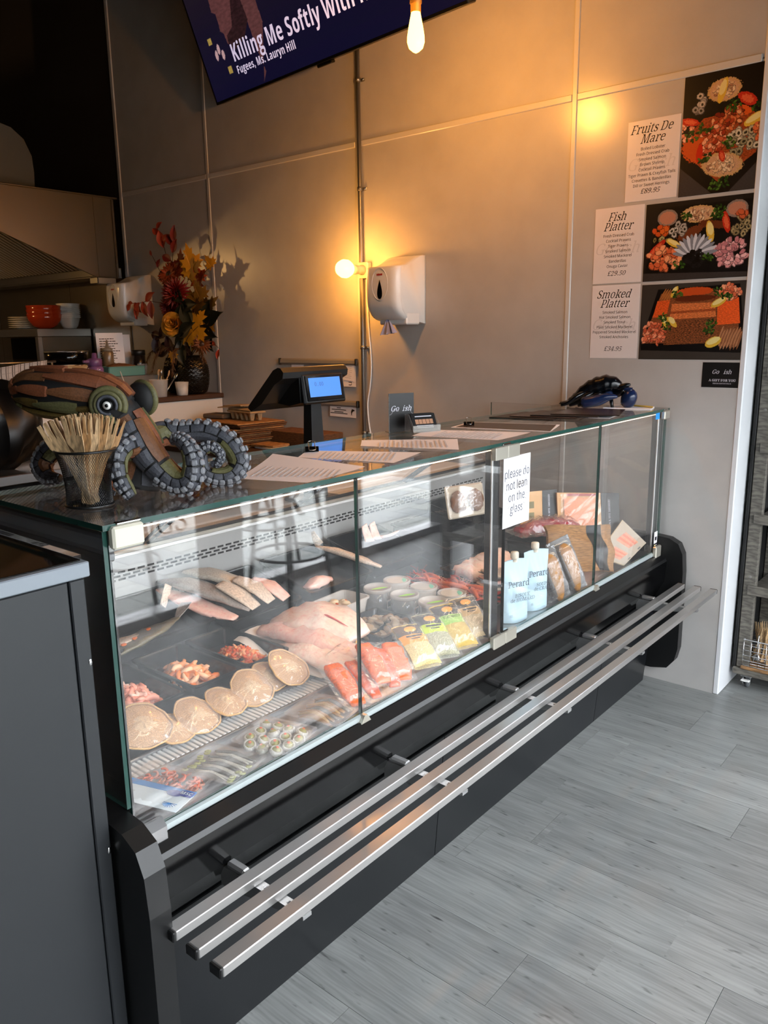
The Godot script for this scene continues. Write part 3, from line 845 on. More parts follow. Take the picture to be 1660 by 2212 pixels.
func build_posters():
	# fruits de mare: black tray standing on its corner
	var im := Image.create(300, 440, false, Image.FORMAT_RGB8)
	im.fill(Color(0.055, 0.045, 0.045))
	poly_fill(im, PackedVector2Array([Vector2(0, 330), Vector2(130, 440), Vector2(0, 440)]), Color(0.22, 0.20, 0.19))
	poly_fill(im, PackedVector2Array([Vector2(300, 330), Vector2(190, 440), Vector2(300, 440)]), Color(0.22, 0.20, 0.19))
	poly_fill(im, PackedVector2Array([Vector2(0, 235), Vector2(150, 50), Vector2(300, 170), Vector2(300, 320), Vector2(165, 435), Vector2(120, 425)]), Color(0.04, 0.04, 0.045))
	poly_fill(im, PackedVector2Array([Vector2(4, 236), Vector2(80, 160), Vector2(250, 150), Vector2(300, 210), Vector2(280, 310), Vector2(150, 400), Vector2(60, 320)]), Color(0.55, 0.24, 0.10), 0.25)
	speck(im, Vector2(60, 270), Vector2(60, 46), 0.5, Color(0.74, 0.30, 0.10), 0.2, 0.12, 11)
	heap(im, Vector2(62, 105), Vector2(26, 30), 9, Vector2(14, 13), [Color(0.70, 0.66, 0.62), Color(0.56, 0.54, 0.52)], 12, true)
	crab_print(im, Vector2(150, 70), Vector2(62, 42), 0.0, 13)
	heap(im, Vector2(14, 195), Vector2(30, 40), 30, Vector2(9, 6), [Color(0.86, 0.52, 0.40), Color(0.92, 0.66, 0.54)], 14)
	speck(im, Vector2(212, 150), Vector2(46, 18), 0.35, Color(0.80, 0.32, 0.10), 0.15, 0.15, 15)
	tomato(im, Vector2(236, 116), Vector2(40, 20), 0.55)
	heap(im, Vector2(175, 175), Vector2(58, 40), 60, Vector2(11, 7), [Color(0.62, 0.22, 0.10), Color(0.78, 0.42, 0.24), Color(0.44, 0.12, 0.06), Color(0.86, 0.60, 0.42)], 16)
	heap(im, Vector2(120, 245), Vector2(46, 60), 70, Vector2(11, 8), [Color(0.58, 0.18, 0.09), Color(0.74, 0.36, 0.22), Color(0.88, 0.62, 0.48)], 17)
	tomato(im, Vector2(28, 165), Vector2(38, 14), 0.25)
	speck(im, Vector2(72, 285), Vector2(12, 34), 0.1, Color(0.72, 0.14, 0.06), 0.08, 0.08, 18)
	wedge(im, Vector2(144, 72), Vector2(14, 46), 0.25)
	wedge(im, Vector2(268, 190), Vector2(42, 18), -0.45)
	heap(im, Vector2(235, 262), Vector2(58, 52), 26, Vector2(17, 13), [Color(0.66, 0.62, 0.50), Color(0.52, 0.50, 0.38), Color(0.76, 0.72, 0.62)], 19, true)
	heap(im, Vector2(282, 235), Vector2(16, 28), 14, Vector2(9, 7), [Color(0.80, 0.40, 0.22), Color(0.86, 0.56, 0.36)], 20)
	crab_print(im, Vector2(160, 338), Vector2(78, 44), 0.15, 21)
	tomato(im, Vector2(158, 306), Vector2(11, 22), -0.3)
	for p in [[40, 218], [90, 196], [176, 262], [96, 306], [190, 130], [280, 150], [140, 410], [170, 402]]: parsley(im, Vector2(p[0], p[1]), 26, int(p[0]))
	print_mat(im, "print_mare")
	# fish platter
	im = Image.create(440, 320, false, Image.FORMAT_RGB8)
	im.fill(Color(0.10, 0.088, 0.082))
	poly_fill(im, PackedVector2Array([Vector2(60, 20), Vector2(420, 20), Vector2(440, 300), Vector2(4, 290)]), Color(0.035, 0.035, 0.04))
	poly_fill(im, PackedVector2Array([Vector2(0, 285), Vector2(440, 300), Vector2(440, 320), Vector2(0, 320)]), Color(0.20, 0.18, 0.17))
	for e in [[92, 62], [366, 52]]:
		speck(im, Vector2(e[0], e[1]), Vector2(42, 34), 0.0, Color(0.50, 0.44, 0.40), 0.03, 0.1, 30)
		speck(im, Vector2(e[0], e[1]), Vector2(34, 26), 0.0, Color(0.68, 0.46, 0.36), 0.1, 0.1, 31)
	crab_print(im, Vector2(218, 58), Vector2(70, 34), 0.0, 32)
	speck(im, Vector2(190, 130), Vector2(56, 20), -0.4, Color(0.40, 0.20, 0.10), 0.2, 0.2, 33)
	speck(im, Vector2(280, 104), Vector2(60, 16), 0.2, Color(0.36, 0.17, 0.08), 0.2, 0.2, 34)
	heap(im, Vector2(72, 112), Vector2(32, 16), 12, Vector2(14, 11), [Color(0.80, 0.36, 0.12), Color(0.76, 0.30, 0.10)], 35)
	heap(im, Vector2(140, 118), Vector2(28, 26), 9, Vector2(15, 12), [Color(0.70, 0.68, 0.64), Color(0.62, 0.60, 0.56)], 36, true)
	heap(im, Vector2(70, 152), Vector2(48, 10), 9, Vector2(12, 7), [Color(0.62, 0.58, 0.38), Color(0.50, 0.46, 0.28)], 37, true)
	tomato(im, Vector2(50, 186), Vector2(52, 13), -0.75)
	tomato(im, Vector2(328, 100), Vector2(14, 44), -0.25)
	wedge(im, Vector2(124, 168), Vector2(34, 13), 0.5)
	wedge(im, Vector2(268, 132), Vector2(15, 44), -0.2)
	heap(im, Vector2(385, 118), Vector2(34, 40), 16, Vector2(14, 11), [Color(0.62, 0.56, 0.40), Color(0.52, 0.46, 0.32)], 38, true)
	heap(im, Vector2(390, 72), Vector2(20, 12), 5, Vector2(16, 11), [Color(0.74, 0.34, 0.18)], 39)
	heap(im, Vector2(88, 228), Vector2(72, 46), 60, Vector2(16, 11), [Color(0.86, 0.46, 0.28), Color(0.90, 0.60, 0.42), Color(0.78, 0.36, 0.20)], 40)
	heap(im, Vector2(355, 222), Vector2(70, 52), 75, Vector2(14, 9), [Color(0.82, 0.56, 0.56), Color(0.90, 0.70, 0.70), Color(0.70, 0.44, 0.46)], 41)
	# ribbed scallop shell with a dark heap
	for k in 15:
		var a: float = lerpf(-2.95, -0.19, k / 14.0)
		speck(im, Vector2(212, 226) + Vector2(cos(a), sin(a)) * 46, Vector2(46, 9), a, Color(0.74, 0.76, 0.80) if k % 2 else Color(0.48, 0.50, 0.54), 0.02, 0.03, 42)
	heap(im, Vector2(210, 236), Vector2(42, 36), 60, Vector2(9, 8), [Color(0.05, 0.05, 0.06), Color(0.09, 0.09, 0.10), Color(0.02, 0.02, 0.02)], 43)
	for p in [[300, 50], [165, 66], [150, 255], [268, 232], [290, 72]]: parsley(im, Vector2(p[0], p[1]), 24, int(p[0]))
	print_mat(im, "print_fish")
	# smoked platter
	im = Image.create(440, 320, false, Image.FORMAT_RGB8)
	im.fill(Color(0.21, 0.19, 0.17))
	poly_fill(im, PackedVector2Array([Vector2(70, 22), Vector2(400, 12), Vector2(436, 250), Vector2(428, 290), Vector2(8, 280), Vector2(4, 250)]), Color(0.035, 0.035, 0.038))
	poly_fill(im, PackedVector2Array([Vector2(84, 40), Vector2(392, 30), Vector2(415, 250), Vector2(14, 250)]), Color(0.46, 0.26, 0.14), 0.2)
	speck(im, Vector2(222, 36), Vector2(76, 18), -0.03, Color(0.72, 0.28, 0.10), 0.1, 0.15, 51)
	speck(im, Vector2(226, 64), Vector2(84, 13), -0.03, Color(0.34, 0.14, 0.06), 0.1, 0.2, 52)
	poly_fill(im, PackedVector2Array([Vector2(132, 84), Vector2(308, 84), Vector2(316, 142), Vector2(126, 150)]), Color(0.76, 0.42, 0.22), 0.2)
	poly_fill(im, PackedVector2Array([Vector2(128, 116), Vector2(314, 108), Vector2(314, 118), Vector2(126, 126)]), Color(0.58, 0.28, 0.13), 0.2)
	poly_fill(im, PackedVector2Array([Vector2(70, 70), Vector2(124, 66), Vector2(112, 136), Vector2(52, 140)]), Color(0.80, 0.32, 0.12), 0.15)
	poly_fill(im, PackedVector2Array([Vector2(318, 70), Vector2(400, 66), Vector2(412, 170), Vector2(322, 176)]), Color(0.86, 0.34, 0.13), 0.12)
	heap(im, Vector2(362, 42), Vector2(44, 30), 60, Vector2(11, 7), [Color(0.86, 0.48, 0.34), Color(0.92, 0.62, 0.46), Color(0.78, 0.38, 0.24)], 53)
	heap(im, Vector2(58, 208), Vector2(58, 46), 80, Vector2(13, 7), [Color(0.82, 0.42, 0.28), Color(0.88, 0.56, 0.42), Color(0.70, 0.32, 0.20)], 54)
	poly_fill(im, PackedVector2Array([Vector2(128, 156), Vector2(310, 148), Vector2(300, 250), Vector2(106, 258)]), Color(0.42, 0.24, 0.13), 0.5)
	for k in 26:
		speck(im, Vector2(340 + 3 * k, 216 + (k * 7) % 30), Vector2(4, 36), 0.25 + 0.02 * (k % 5), Color(0.50, 0.32, 0.20) if k % 2 else Color(0.66, 0.46, 0.32), 0.1, 0.2, 55 + k)
	for k in 8: speck(im, Vector2(92 + 5 * k, 42 + (k * 5) % 9), Vector2(3, 26), 0.5, Color(0.62, 0.38, 0.18), 0.1, 0.2, 90 + k)
	wedge(im, Vector2(140, 34), Vector2(10, 26), 0.5)
	wedge(im, Vector2(322, 84), Vector2(32, 15), -0.5)
	wedge(im, Vector2(312, 246), Vector2(34, 20), -0.45)
	wedge(im, Vector2(104, 158), Vector2(10, 26), -0.4)
	wedge(im, Vector2(136, 160), Vector2(12, 30), -0.8)
	for p in [[152, 42], [318, 42], [352, 60], [94, 140], [118, 178], [290, 200], [300, 170]]: parsley(im, Vector2(p[0], p[1]), 22, int(p[0]))
	print_mat(im, "print_smoked")
	# photographs
	var z := 0.0012
	var p1 := sheet("food_poster", Vector2(0.298, 0.432), xf(Vector3(1.052, 2.244, z)), "print_mare")
	tag(p1, "tall photo poster of a heaped seafood tray turned on its corner", "poster")
	var p2 := sheet("food_poster", Vector2(0.425, 0.300), xf(Vector3(0.990, 1.864, z)), "print_fish")
	tag(p2, "photo poster of a seafood platter round a white scallop shell", "poster")
	var p3 := sheet("food_poster", Vector2(0.424, 0.300), xf(Vector3(0.990, 1.551, z)), "print_smoked")
	tag(p3, "photo poster of smoked fish on a black tray, lowest of three photos", "poster")
	menu_sheet(Vector3(0.790, 2.184, 0.0015), ["Fruits De", "Mare"], ["Boiled Lobster", "Fresh Dressed Crab", "Smoked Salmon", "Brown Shrimp", "Cocktail Prawns", "Tiger Prawn & Crayfish Tails", "Crevettes & Banderillas", "Dill or Sweet Herrings"], "£89.95", "white menu sheet headed Fruits De Mare beside the tall photo poster", 0.0166)
	menu_sheet(Vector3(0.664, 1.867, 0.0015), ["Fish", "Platter"], ["Fresh Dressed Crab", "Cocktail Prawns", "Tiger Prawns", "Smoked Salmon", "Smoked Mackerel", "Banderillas", "Onuga Caviar"], "£29.50", "white menu sheet headed Fish Platter beside the scallop shell photo", 0.0)
	menu_sheet(Vector3(0.664, 1.556, 0.0015), ["Smoked", "Platter"], ["Smoked Salmon", "Hot Smoked Salmon", "Smoked Trout", "Plain Smoked Mackerel", "Peppered Smoked Mackerel", "Smoked Anchovies"], "£34.95", "white menu sheet headed Smoked Platter, lowest of three menu sheets", 0.0)
	# gift card
	var g := sheet("gift_card_sign", Vector2(0.158, 0.098), xf(Vector3(1.125, 1.342, 0.0012)), "black_card")
	tag(g, "small black gift card sign with a white leaping fish below the posters", "sign")
	var mb := MB.new()
	fish_emblem(mb, xf(Vector3(0.006, 0.018, 0.0004)), 0.032)
	text(mb, "Go   ish", 0.022, xf(Vector3(-0.002, 0.012, 0.0006)), "serif", 1, 0.3)
	text(mb, "A GIFT FOR YOU", 0.0125, xf(Vector3(0, -0.021, 0.0006)), "serifb")
	mb.box(Vector3(-0.042, -0.0292, 0.0004), Vector3(0.042, -0.0287, 0.0007))
	text(mb, "BOSTON SEAFOOD DELI &", 0.006, xf(Vector3(0, -0.0335, 0.0006)), "sans")
	obj(mb, "lettering", "pale_print", g)

func menu_sheet(at: Vector3, head: Array, rows: Array, price: String, label: String, up: float):
	var o := sheet("menu_sheet", Vector2(0.213, 0.304), xf(at), "paper_gloss")
	tag(o, label, "menu")
	var a := MB.new()
	# pale fish behind the print
	fish_emblem(a, xf(Vector3(0.03, 0.030, 0.0003)), 0.11)
	text(a, "Go  ish", 0.062, xf(Vector3(0.0, -0.012, 0.0004)), "serif", 1, 0.3)
	obj(a, "watermark", "watermark", o)
	var mb := MB.new()
	text(mb, head[0], 0.046, xf(Vector3(-0.006, 0.114 + up * 0.3, 0.0008)), "serif", 1, 0.34, 0.86)
	text(mb, head[1], 0.046, xf(Vector3(0.0, 0.076 + up * 0.3, 0.0008)), "serif", 1, 0.34, 0.86)
	var y0 := 0.040 + up * 0.3
	var dy: float = 0.0205 if rows.size() < 8 else 0.0196
	for i in rows.size(): text(mb, rows[i], 0.0158, xf(Vector3(0, y0 - dy * i, 0.0008)), "sans", 1, 0.0, 0.98)
	text(mb, price, 0.026, xf(Vector3(0, min(y0 - dy * rows.size() - 0.004, -0.112 + 0.0), 0.0008)), "serif", 1, 0.34)
	obj(mb, "lettering", "ink", o)

# ---------------------------------------------------------------- television
func build_tv():
	var z0 := 0.12
	var h := Vector3(0.991948, 0.0, 0.126647).normalized()
	var u := Vector3(-0.0441, 0.9360, 0.3492)
	u = (u - h * u.dot(h)).normalized()
	var W := 1.876
	var H := 1.06
	var bl := Vector3(-1.7254, 2.8088, z0)
	var t := Transform3D(Basis(h, u, h.cross(u)), bl)
	var tv := thing("television", "large wall television tilted forward, showing a song title in white letters", "television")
	tv.transform = t
	obj(MB.new().box(Vector3(-0.006, -0.006, -0.055), Vector3(W + 0.006, H + 0.006, -0.002), 0.004), "casing", "black_plastic", tv)
	for e in [[Vector3(-0.006, -0.006, -0.004), Vector3(W + 0.006, 0.008, 0.003)], [Vector3(-0.006, H - 0.006, -0.004), Vector3(W + 0.006, H + 0.006, 0.003)], [Vector3(-0.006, 0.008, -0.004), Vector3(0.004, H - 0.006, 0.003)], [Vector3(W - 0.004, 0.008, -0.004), Vector3(W + 0.006, H - 0.006, 0.003)]]:
		obj(MB.new().box(e[0], e[1], 0.002), "bezel", "black_gloss", tv)
	obj(MB.new().box(Vector3(W * 0.51 - 0.055, -0.021, -0.03), Vector3(W * 0.51 + 0.055, -0.005, 0.0), 0.004), "sensor_bar", "black_gloss", tv)
	# picture: dark blue fading with a man's face in profile at the left
	var iw := 470
	var ih := 265
	var im := Image.create(iw, ih, false, Image.FORMAT_RGB8)
	for y in ih:
		for x in iw:
			var f := float(y) / ih
			var k := Color(0.115, 0.082, 0.118).lerp(Color(0.058, 0.050, 0.150), smoothstep(0.35, 1.0, f))
			im.set_pixel(x, y, k)
	var skin := Color(0.34, 0.20, 0.20)
	poly_fill(im, PackedVector2Array([Vector2(70, 60), Vector2(66, 100), Vector2(54, 150), Vector2(52, 164), Vector2(60, 168), Vector2(60, 178), Vector2(58, 188), Vector2(64, 192), Vector2(66, 204), Vector2(76, 214), Vector2(104, 206), Vector2(120, 190), Vector2(124, 230), Vector2(128, 252), Vector2(118, 262), Vector2(150, 200), Vector2(146, 150), Vector2(140, 90), Vector2(120, 60)]), skin, 0.10)
	poly_fill(im, PackedVector2Array([Vector2(104, 150), Vector2(116, 140), Vector2(122, 190), Vector2(104, 208), Vector2(78, 215), Vector2(68, 206), Vector2(70, 196), Vector2(86, 190)]), Color(0.16, 0.09, 0.10), 0.2)
	poly_fill(im, PackedVector2Array([Vector2(60, 90), Vector2(90, 30), Vector2(160, 30), Vector2(160, 130), Vector2(132, 120), Vector2(118, 132), Vector2(112, 100)]), Color(0.10, 0.06, 0.075), 0.1)
	speck(im, Vector2(130, 150), Vector2(10, 20), 0.1, Color(0.28, 0.16, 0.15), 0.05, 0.1, 3)
	speck(im, Vector2(131, 148), Vector2(5, 12), 0.1, Color(0.18, 0.10, 0.10), 0.05, 0.1, 3)
	for e in [[58, 212], [66, 206], [73, 214]]: speck(im, Vector2(e[0] - 24, e[1]), Vector2(3.4, 6.5), 0.1, Color(0.70, 0.56, 0.56), 0.1, 0.1, 3)
	poly_fill(im, PackedVector2Array([Vector2(24, 190), Vector2(32, 190), Vector2(32, 197), Vector2(24, 197)]), Color(0.62, 0.52, 0.26), 0.1)
	poly_fill(im, PackedVector2Array([Vector2(50, 230), Vector2(58, 230), Vector2(58, 238), Vector2(50, 238)]), Color(0.62, 0.52, 0.26), 0.1)
	mat("tv_screen", Color(0.01, 0.01, 0.012), 0.12, 0.0, {"emission_enabled": true, "emission_texture": ImageTexture.create_from_image(im), "emission": Color(0, 0, 0), "emission_energy_multiplier": 1.0})
	var sc := MB.new()
	sc.quad(Vector3(0.003, 0.007, 0.0), Vector3(W - 0.003, 0.007, 0.0), Vector3(W - 0.003, H - 0.005, 0.0), Vector3(0.003, H - 0.005, 0.0))
	obj(sc, "screen", "tv_screen", tv)
	var mb := MB.new()
	text(mb, "Killing Me Softly With His Song", 0.112, xf(Vector3(0.272, 0.192, 0.0008)), "bold", 0, 0.0, 0.86)
	text(mb, "Fugees, Ms. Lauryn Hill", 0.052, xf(Vector3(0.276, 0.112, 0.0008)), "bold", 0, 0.0, 0.9)
	obj(mb, "screen_lettering", "screen_white", tv)
	obj(MB.new().box(Vector3(W * 0.4, H * 0.30, -0.30), Vector3(W * 0.6, H * 0.7, -0.05), 0.005), "wall_bracket", "black_plastic", tv)

# ---------------------------------------------------------------- on and around the counter
func build_counter_things():
	build_cabinet()
	build_till()
	build_counter_top()
	build_ornament()
	build_shelving()
	# notice on the front glass
	var o := sheet("notice_sheet", Vector2(0.156, 0.213), facing(Vector3(0.9283, 1.050, 1.240), Vector3(0, 0, -1), Vector3(0, 1, 0)), "paper")
	tag(o, "white sheet on the front glass reading please do not lean on the glass", "notice")
	var w := MB.new()
	for k in 24:
		var a := TAU * k / 24.0
		w.tube([Vector3(cos(a) * 0.060, sin(a) * 0.060, 0.0004), Vector3(cos(a) * 0.068, sin(a) * 0.068, 0.0004)], 0.0016, 5)
	fish_emblem(w, xf(Vector3(0.004, 0.0, 0.0004)), 0.075)
	obj(w, "watermark", "watermark", o)
	var mb := MB.new()
	var rows := ["please do", "not lean", "on the", "glass"]
	for i in 4: text(mb, rows[i], 0.037, xf(Vector3(0, 0.056 - 0.0365 * i, 0.0008)), "sans", 1, 0.0, 0.92)
	obj(mb, "lettering", "notice_ink", o)
	# hinge clamps on the glass
	clamp_pair(Vector3(0.928, 1.182, 2.572), 0.062, 0.040, "cream_clip", "cream hinge clamp at the near upper corner of the front glass", false)
	clamp_pair(Vector3(0.928, 1.178, 1.318), 0.136, 0.038, "clip_metal", "grey double hinge clamp at the top of the front glass above the notice", true)
	clamp_pair(Vector3(0.928, 0.597, 1.312), 0.136, 0.046, "clip_metal", "grey double hinge clamp at the foot of the front glass below the notice", true)
	clamp_pair(Vector3(0.928, 1.182, 0.078), 0.056, 0.036, "clip_metal", "grey hinge clamp at the far upper corner of the front glass", false)
	clamp_pair(Vector3(0.928, 0.605, 0.080), 0.056, 0.05, "clip_metal", "grey hinge clamp at the far lower corner of the front glass", false)
	var cb := MB.new()
	cb.prism(PackedVector2Array([Vector2(0.0, 0.0), Vector2(0.016, 0.0), Vector2(0.020, 0.006), Vector2(0.020, 0.032), Vector2(0.006, 0.046), Vector2(0.0, 0.046)]), 0.05, Transform3D(Basis(), Vector3(0.928, 0.578, 2.546)))
	tag(obj(cb, "corner_bracket", "steel_fine"), "brushed steel bracket at the near lower corner of the front glass", "bracket")
	for k in 2:
		var pc := MB.new()
		pc.prism(PackedVector2Array([Vector2(-0.020, 0.0), Vector2(0.020, 0.0), Vector2(0.020, 0.016), Vector2(0.005, 0.038), Vector2(-0.005, 0.038), Vector2(-0.020, 0.016)]), 0.014, facing(Vector3(0.928, 0.566, [1.9622, 0.6601][k]), Vector3(0, 0, -1), Vector3(0, 1, 0)))
		tag(obj(pc, "glass_clip", "clip_metal"), ["pointed silver clip at the foot of the nearer pane joint", "pointed silver clip at the foot of the pane joint by the smoked mackerel"][k], "clip")
	tag(obj(MB.new().box(Vector3(0.9275, 1.168, 0.118), Vector3(0.9283, 1.194, 0.158)), "sticker", "sticker_blue"), "small blue sticker at the far upper corner of the front glass", "sticker")
	var st := obj(MB.new().box(Vector3(0.9275, 0.640, 0.062), Vector3(0.9283, 0.690, 0.094)), "rating_label", "paper")
	tag(st, "small white label with print above the far lower clamp", "label")
	obj(MB.new().box(Vector3(0.9283, 0.652, 0.068), Vector3(0.9286, 0.668, 0.088)), "lettering", "ink", st)

func clamp_pair(at: Vector3, w: float, h: float, m: String, label: String, double: bool):
	var o := thing("hinge_clamp", label, "clamp", at)
	if double:
		for s in [-1, 1]:
			obj(MB.new().box(Vector3(0, -h / 2, s * w / 4 - w / 4 + 0.001), Vector3(0.016, h / 2, s * w / 4 + w / 4 - 0.001), 0.002), "plate", m, o)
		obj(MB.new().box(Vector3(-0.001, h / 2, -w * 0.16), Vector3(0.012, h / 2 + 0.006, w * 0.16), 0.002), "pin", "chrome", o)
	else:
		obj(MB.new().box(Vector3(0, -h / 2, -w / 2), Vector3(0.018, h / 2, w / 2), 0.004), "plate", m, o)
		obj(MB.new().box(Vector3(0, h / 2, -w / 2), Vector3(0.010, h / 2 + 0.006, w * 0.3), 0.002), "pin", "chrome", o)

func build_cabinet():
	var c := thing("counter_cabinet", "plain dark grey counter cabinet with a pale top edge at the near end", "counter", Vector3(0, 0, 0))
	obj(MB.new().box(Vector3(0.0, 0, 2.690), Vector3(0.943, 1.128, 4.6), 0.002), "front_board", "cabinet_grey", c)
	obj(MB.new().box(Vector3(0.0, 0, 2.660), Vector3(0.943, 1.128, 2.6875), 0.002), "end_strip", "cabinet_grey", c)
	obj(MB.new().box(Vector3(-0.05, 1.131, 2.654), Vector3(0.952, 1.157, 4.6), 0.002), "top_edge", "edge_grey", c)
	obj(MB.new().box(Vector3(-0.04, 1.157, 2.662), Vector3(0.940, 1.160, 4.6), 0.001), "top_surface", "brown_gloss", c)
	for y in [0.62, 0.98]:
		obj(MB.new(0).blob(xf(Vector3(0.9425, y, 2.664), Vector3.ZERO, Vector3(0.002, 0.007, 0.004)), 8, 6), "screw", "chrome", c)
	# black coat or bag heaped behind the counter at the left
	var f := func(u: float, v: float):
		var a := u * TAU
		var b := PI * (v - 0.5)
		var k := 1.0 + 0.13 * sin(a * 5.0 + 7.0 * v) + 0.06 * sin(a * 11.0 - 9.0 * v)
		return Vector3(cos(a) * cos(b) * 0.19 * k, sin(b) * 0.20 * k, sin(a) * cos(b) * 0.24 * k)
	var mb := MB.new(0).grid(40, 20, f)
	var bag := obj(mb, "black_bag", "bag_black")
	tag(bag, "black crumpled bag slumped behind the octopus ornament", "bag")
	bag.position = Vector3(-1.74, 1.115, 1.60)
	# steel work shelf on the serving side
	var tb := thing("steel_table", "steel prep table with a bright edge behind the near end of the glass top", "table")
	obj(MB.new().box(Vector3(-1.945, 0.852, 0.75), Vector3(-1.53, 0.900, 2.6), 0.004), "top", "steel_fine", tb)
	for e in [[-1.92, 0.8], [-1.60, 0.8], [-1.92, 2.5], [-1.60, 2.5]]: obj(MB.new().box(Vector3(e[0], 0, e[1]), Vector3(e[0] + 0.04, 0.8515, e[1] + 0.04), 0.003), "leg", "steel_fine", tb)

func build_till():
	# till on the rear ledge: post, sloping operator screen, customer display
	var t := thing("till", "black till on a post with a small lit blue customer display", "till", Vector3(-0.03, 0.8865, 1.135))
	obj(MB.new().box(Vector3(-0.09, 0, -0.09), Vector3(0.075, 0.014, 0.09), 0.006), "base", "black_plastic", t)
	var post := MB.new()
	var w0 := 0.040
	var w1 := 0.026
	for k in 1:
		var lo := [Vector3(0.028, 0.014, w0), Vector3(0.028, 0.014, -w0), Vector3(-0.028, 0.014, -w0), Vector3(-0.028, 0.014, w0)]
		var hi := [Vector3(0.016, 0.40, w1), Vector3(0.016, 0.40, -w1), Vector3(-0.022, 0.40, -w1), Vector3(-0.022, 0.40, w1)]
		for i in 4:
			var j := (i + 1) % 4
			post.quad(lo[i], lo[j], hi[j], hi[i])
		post.quad(hi[0], hi[1], hi[2], hi[3])
	obj(post, "post", "till_grey", t)
	# operator screen: a thick slab leaning towards the server
	var z0 := -0.165
	var p := PackedVector2Array([Vector2(0.020, 0.515), Vector2(0.034, 0.500), Vector2(0.030, 0.478), Vector2(-0.015, 0.455), Vector2(-0.09, 0.382), Vector2(-0.150, 0.352), Vector2(-0.166, 0.362), Vector2(-0.164, 0.372), Vector2(-0.02, 0.507), Vector2(0.006, 0.517)])
	obj(MB.new().prism(p, 0.345, Transform3D(Basis(), Vector3(0, 0, z0))), "operator_screen", "black_plastic", t)
	obj(MB.new().prism(PackedVector2Array([Vector2(0.026, 0.480), Vector2(-0.02, 0.452), Vector2(-0.10, 0.380), Vector2(-0.03, 0.372), Vector2(0.030, 0.385)]), 0.20, Transform3D(Basis(), Vector3(0, 0, -0.105))), "screen_back", "black_satin", t)
	# customer display
	var d := Node3D.new()
	d.name = "customer_display"
	t.add_child(d)
	d.transform = facing(Vector3(0.046, 0.435, -0.02), Vector3(0.02, 0, -1), Vector3(-0.16, 1, 0))
	obj(MB.new().box(Vector3(-0.110, -0.056, -0.018), Vector3(0.110, 0.056, 0.0), 0.006), "housing", "till_grey", d)
	obj(MB.new().box(Vector3(-0.098, -0.046, 0.0), Vector3(0.098, 0.049, 0.003), 0.0015), "surround", "black_gloss", d)
	obj(MB.new().box(Vector3(-0.083, -0.031, 0.0028), Vector3(0.083, 0.040, 0.0036)), "screen", "lcd_blue", d)
	var mb := MB.new()
	text(mb, "0.00", 0.020, xf(Vector3(-0.032, 0.016, 0.0045)), "mono")
	for q in [[-0.06, 0.034], [0.01, 0.034], [0.05, 0.034], [-0.06, -0.024], [-0.035, -0.024]]: mb.box(Vector3(q[0] - 0.016, q[1] - 0.0015, 0.0038), Vector3(q[0] + 0.016, q[1] + 0.0015, 0.0044))
	obj(mb, "screen_lettering", "lcd_dim", d)

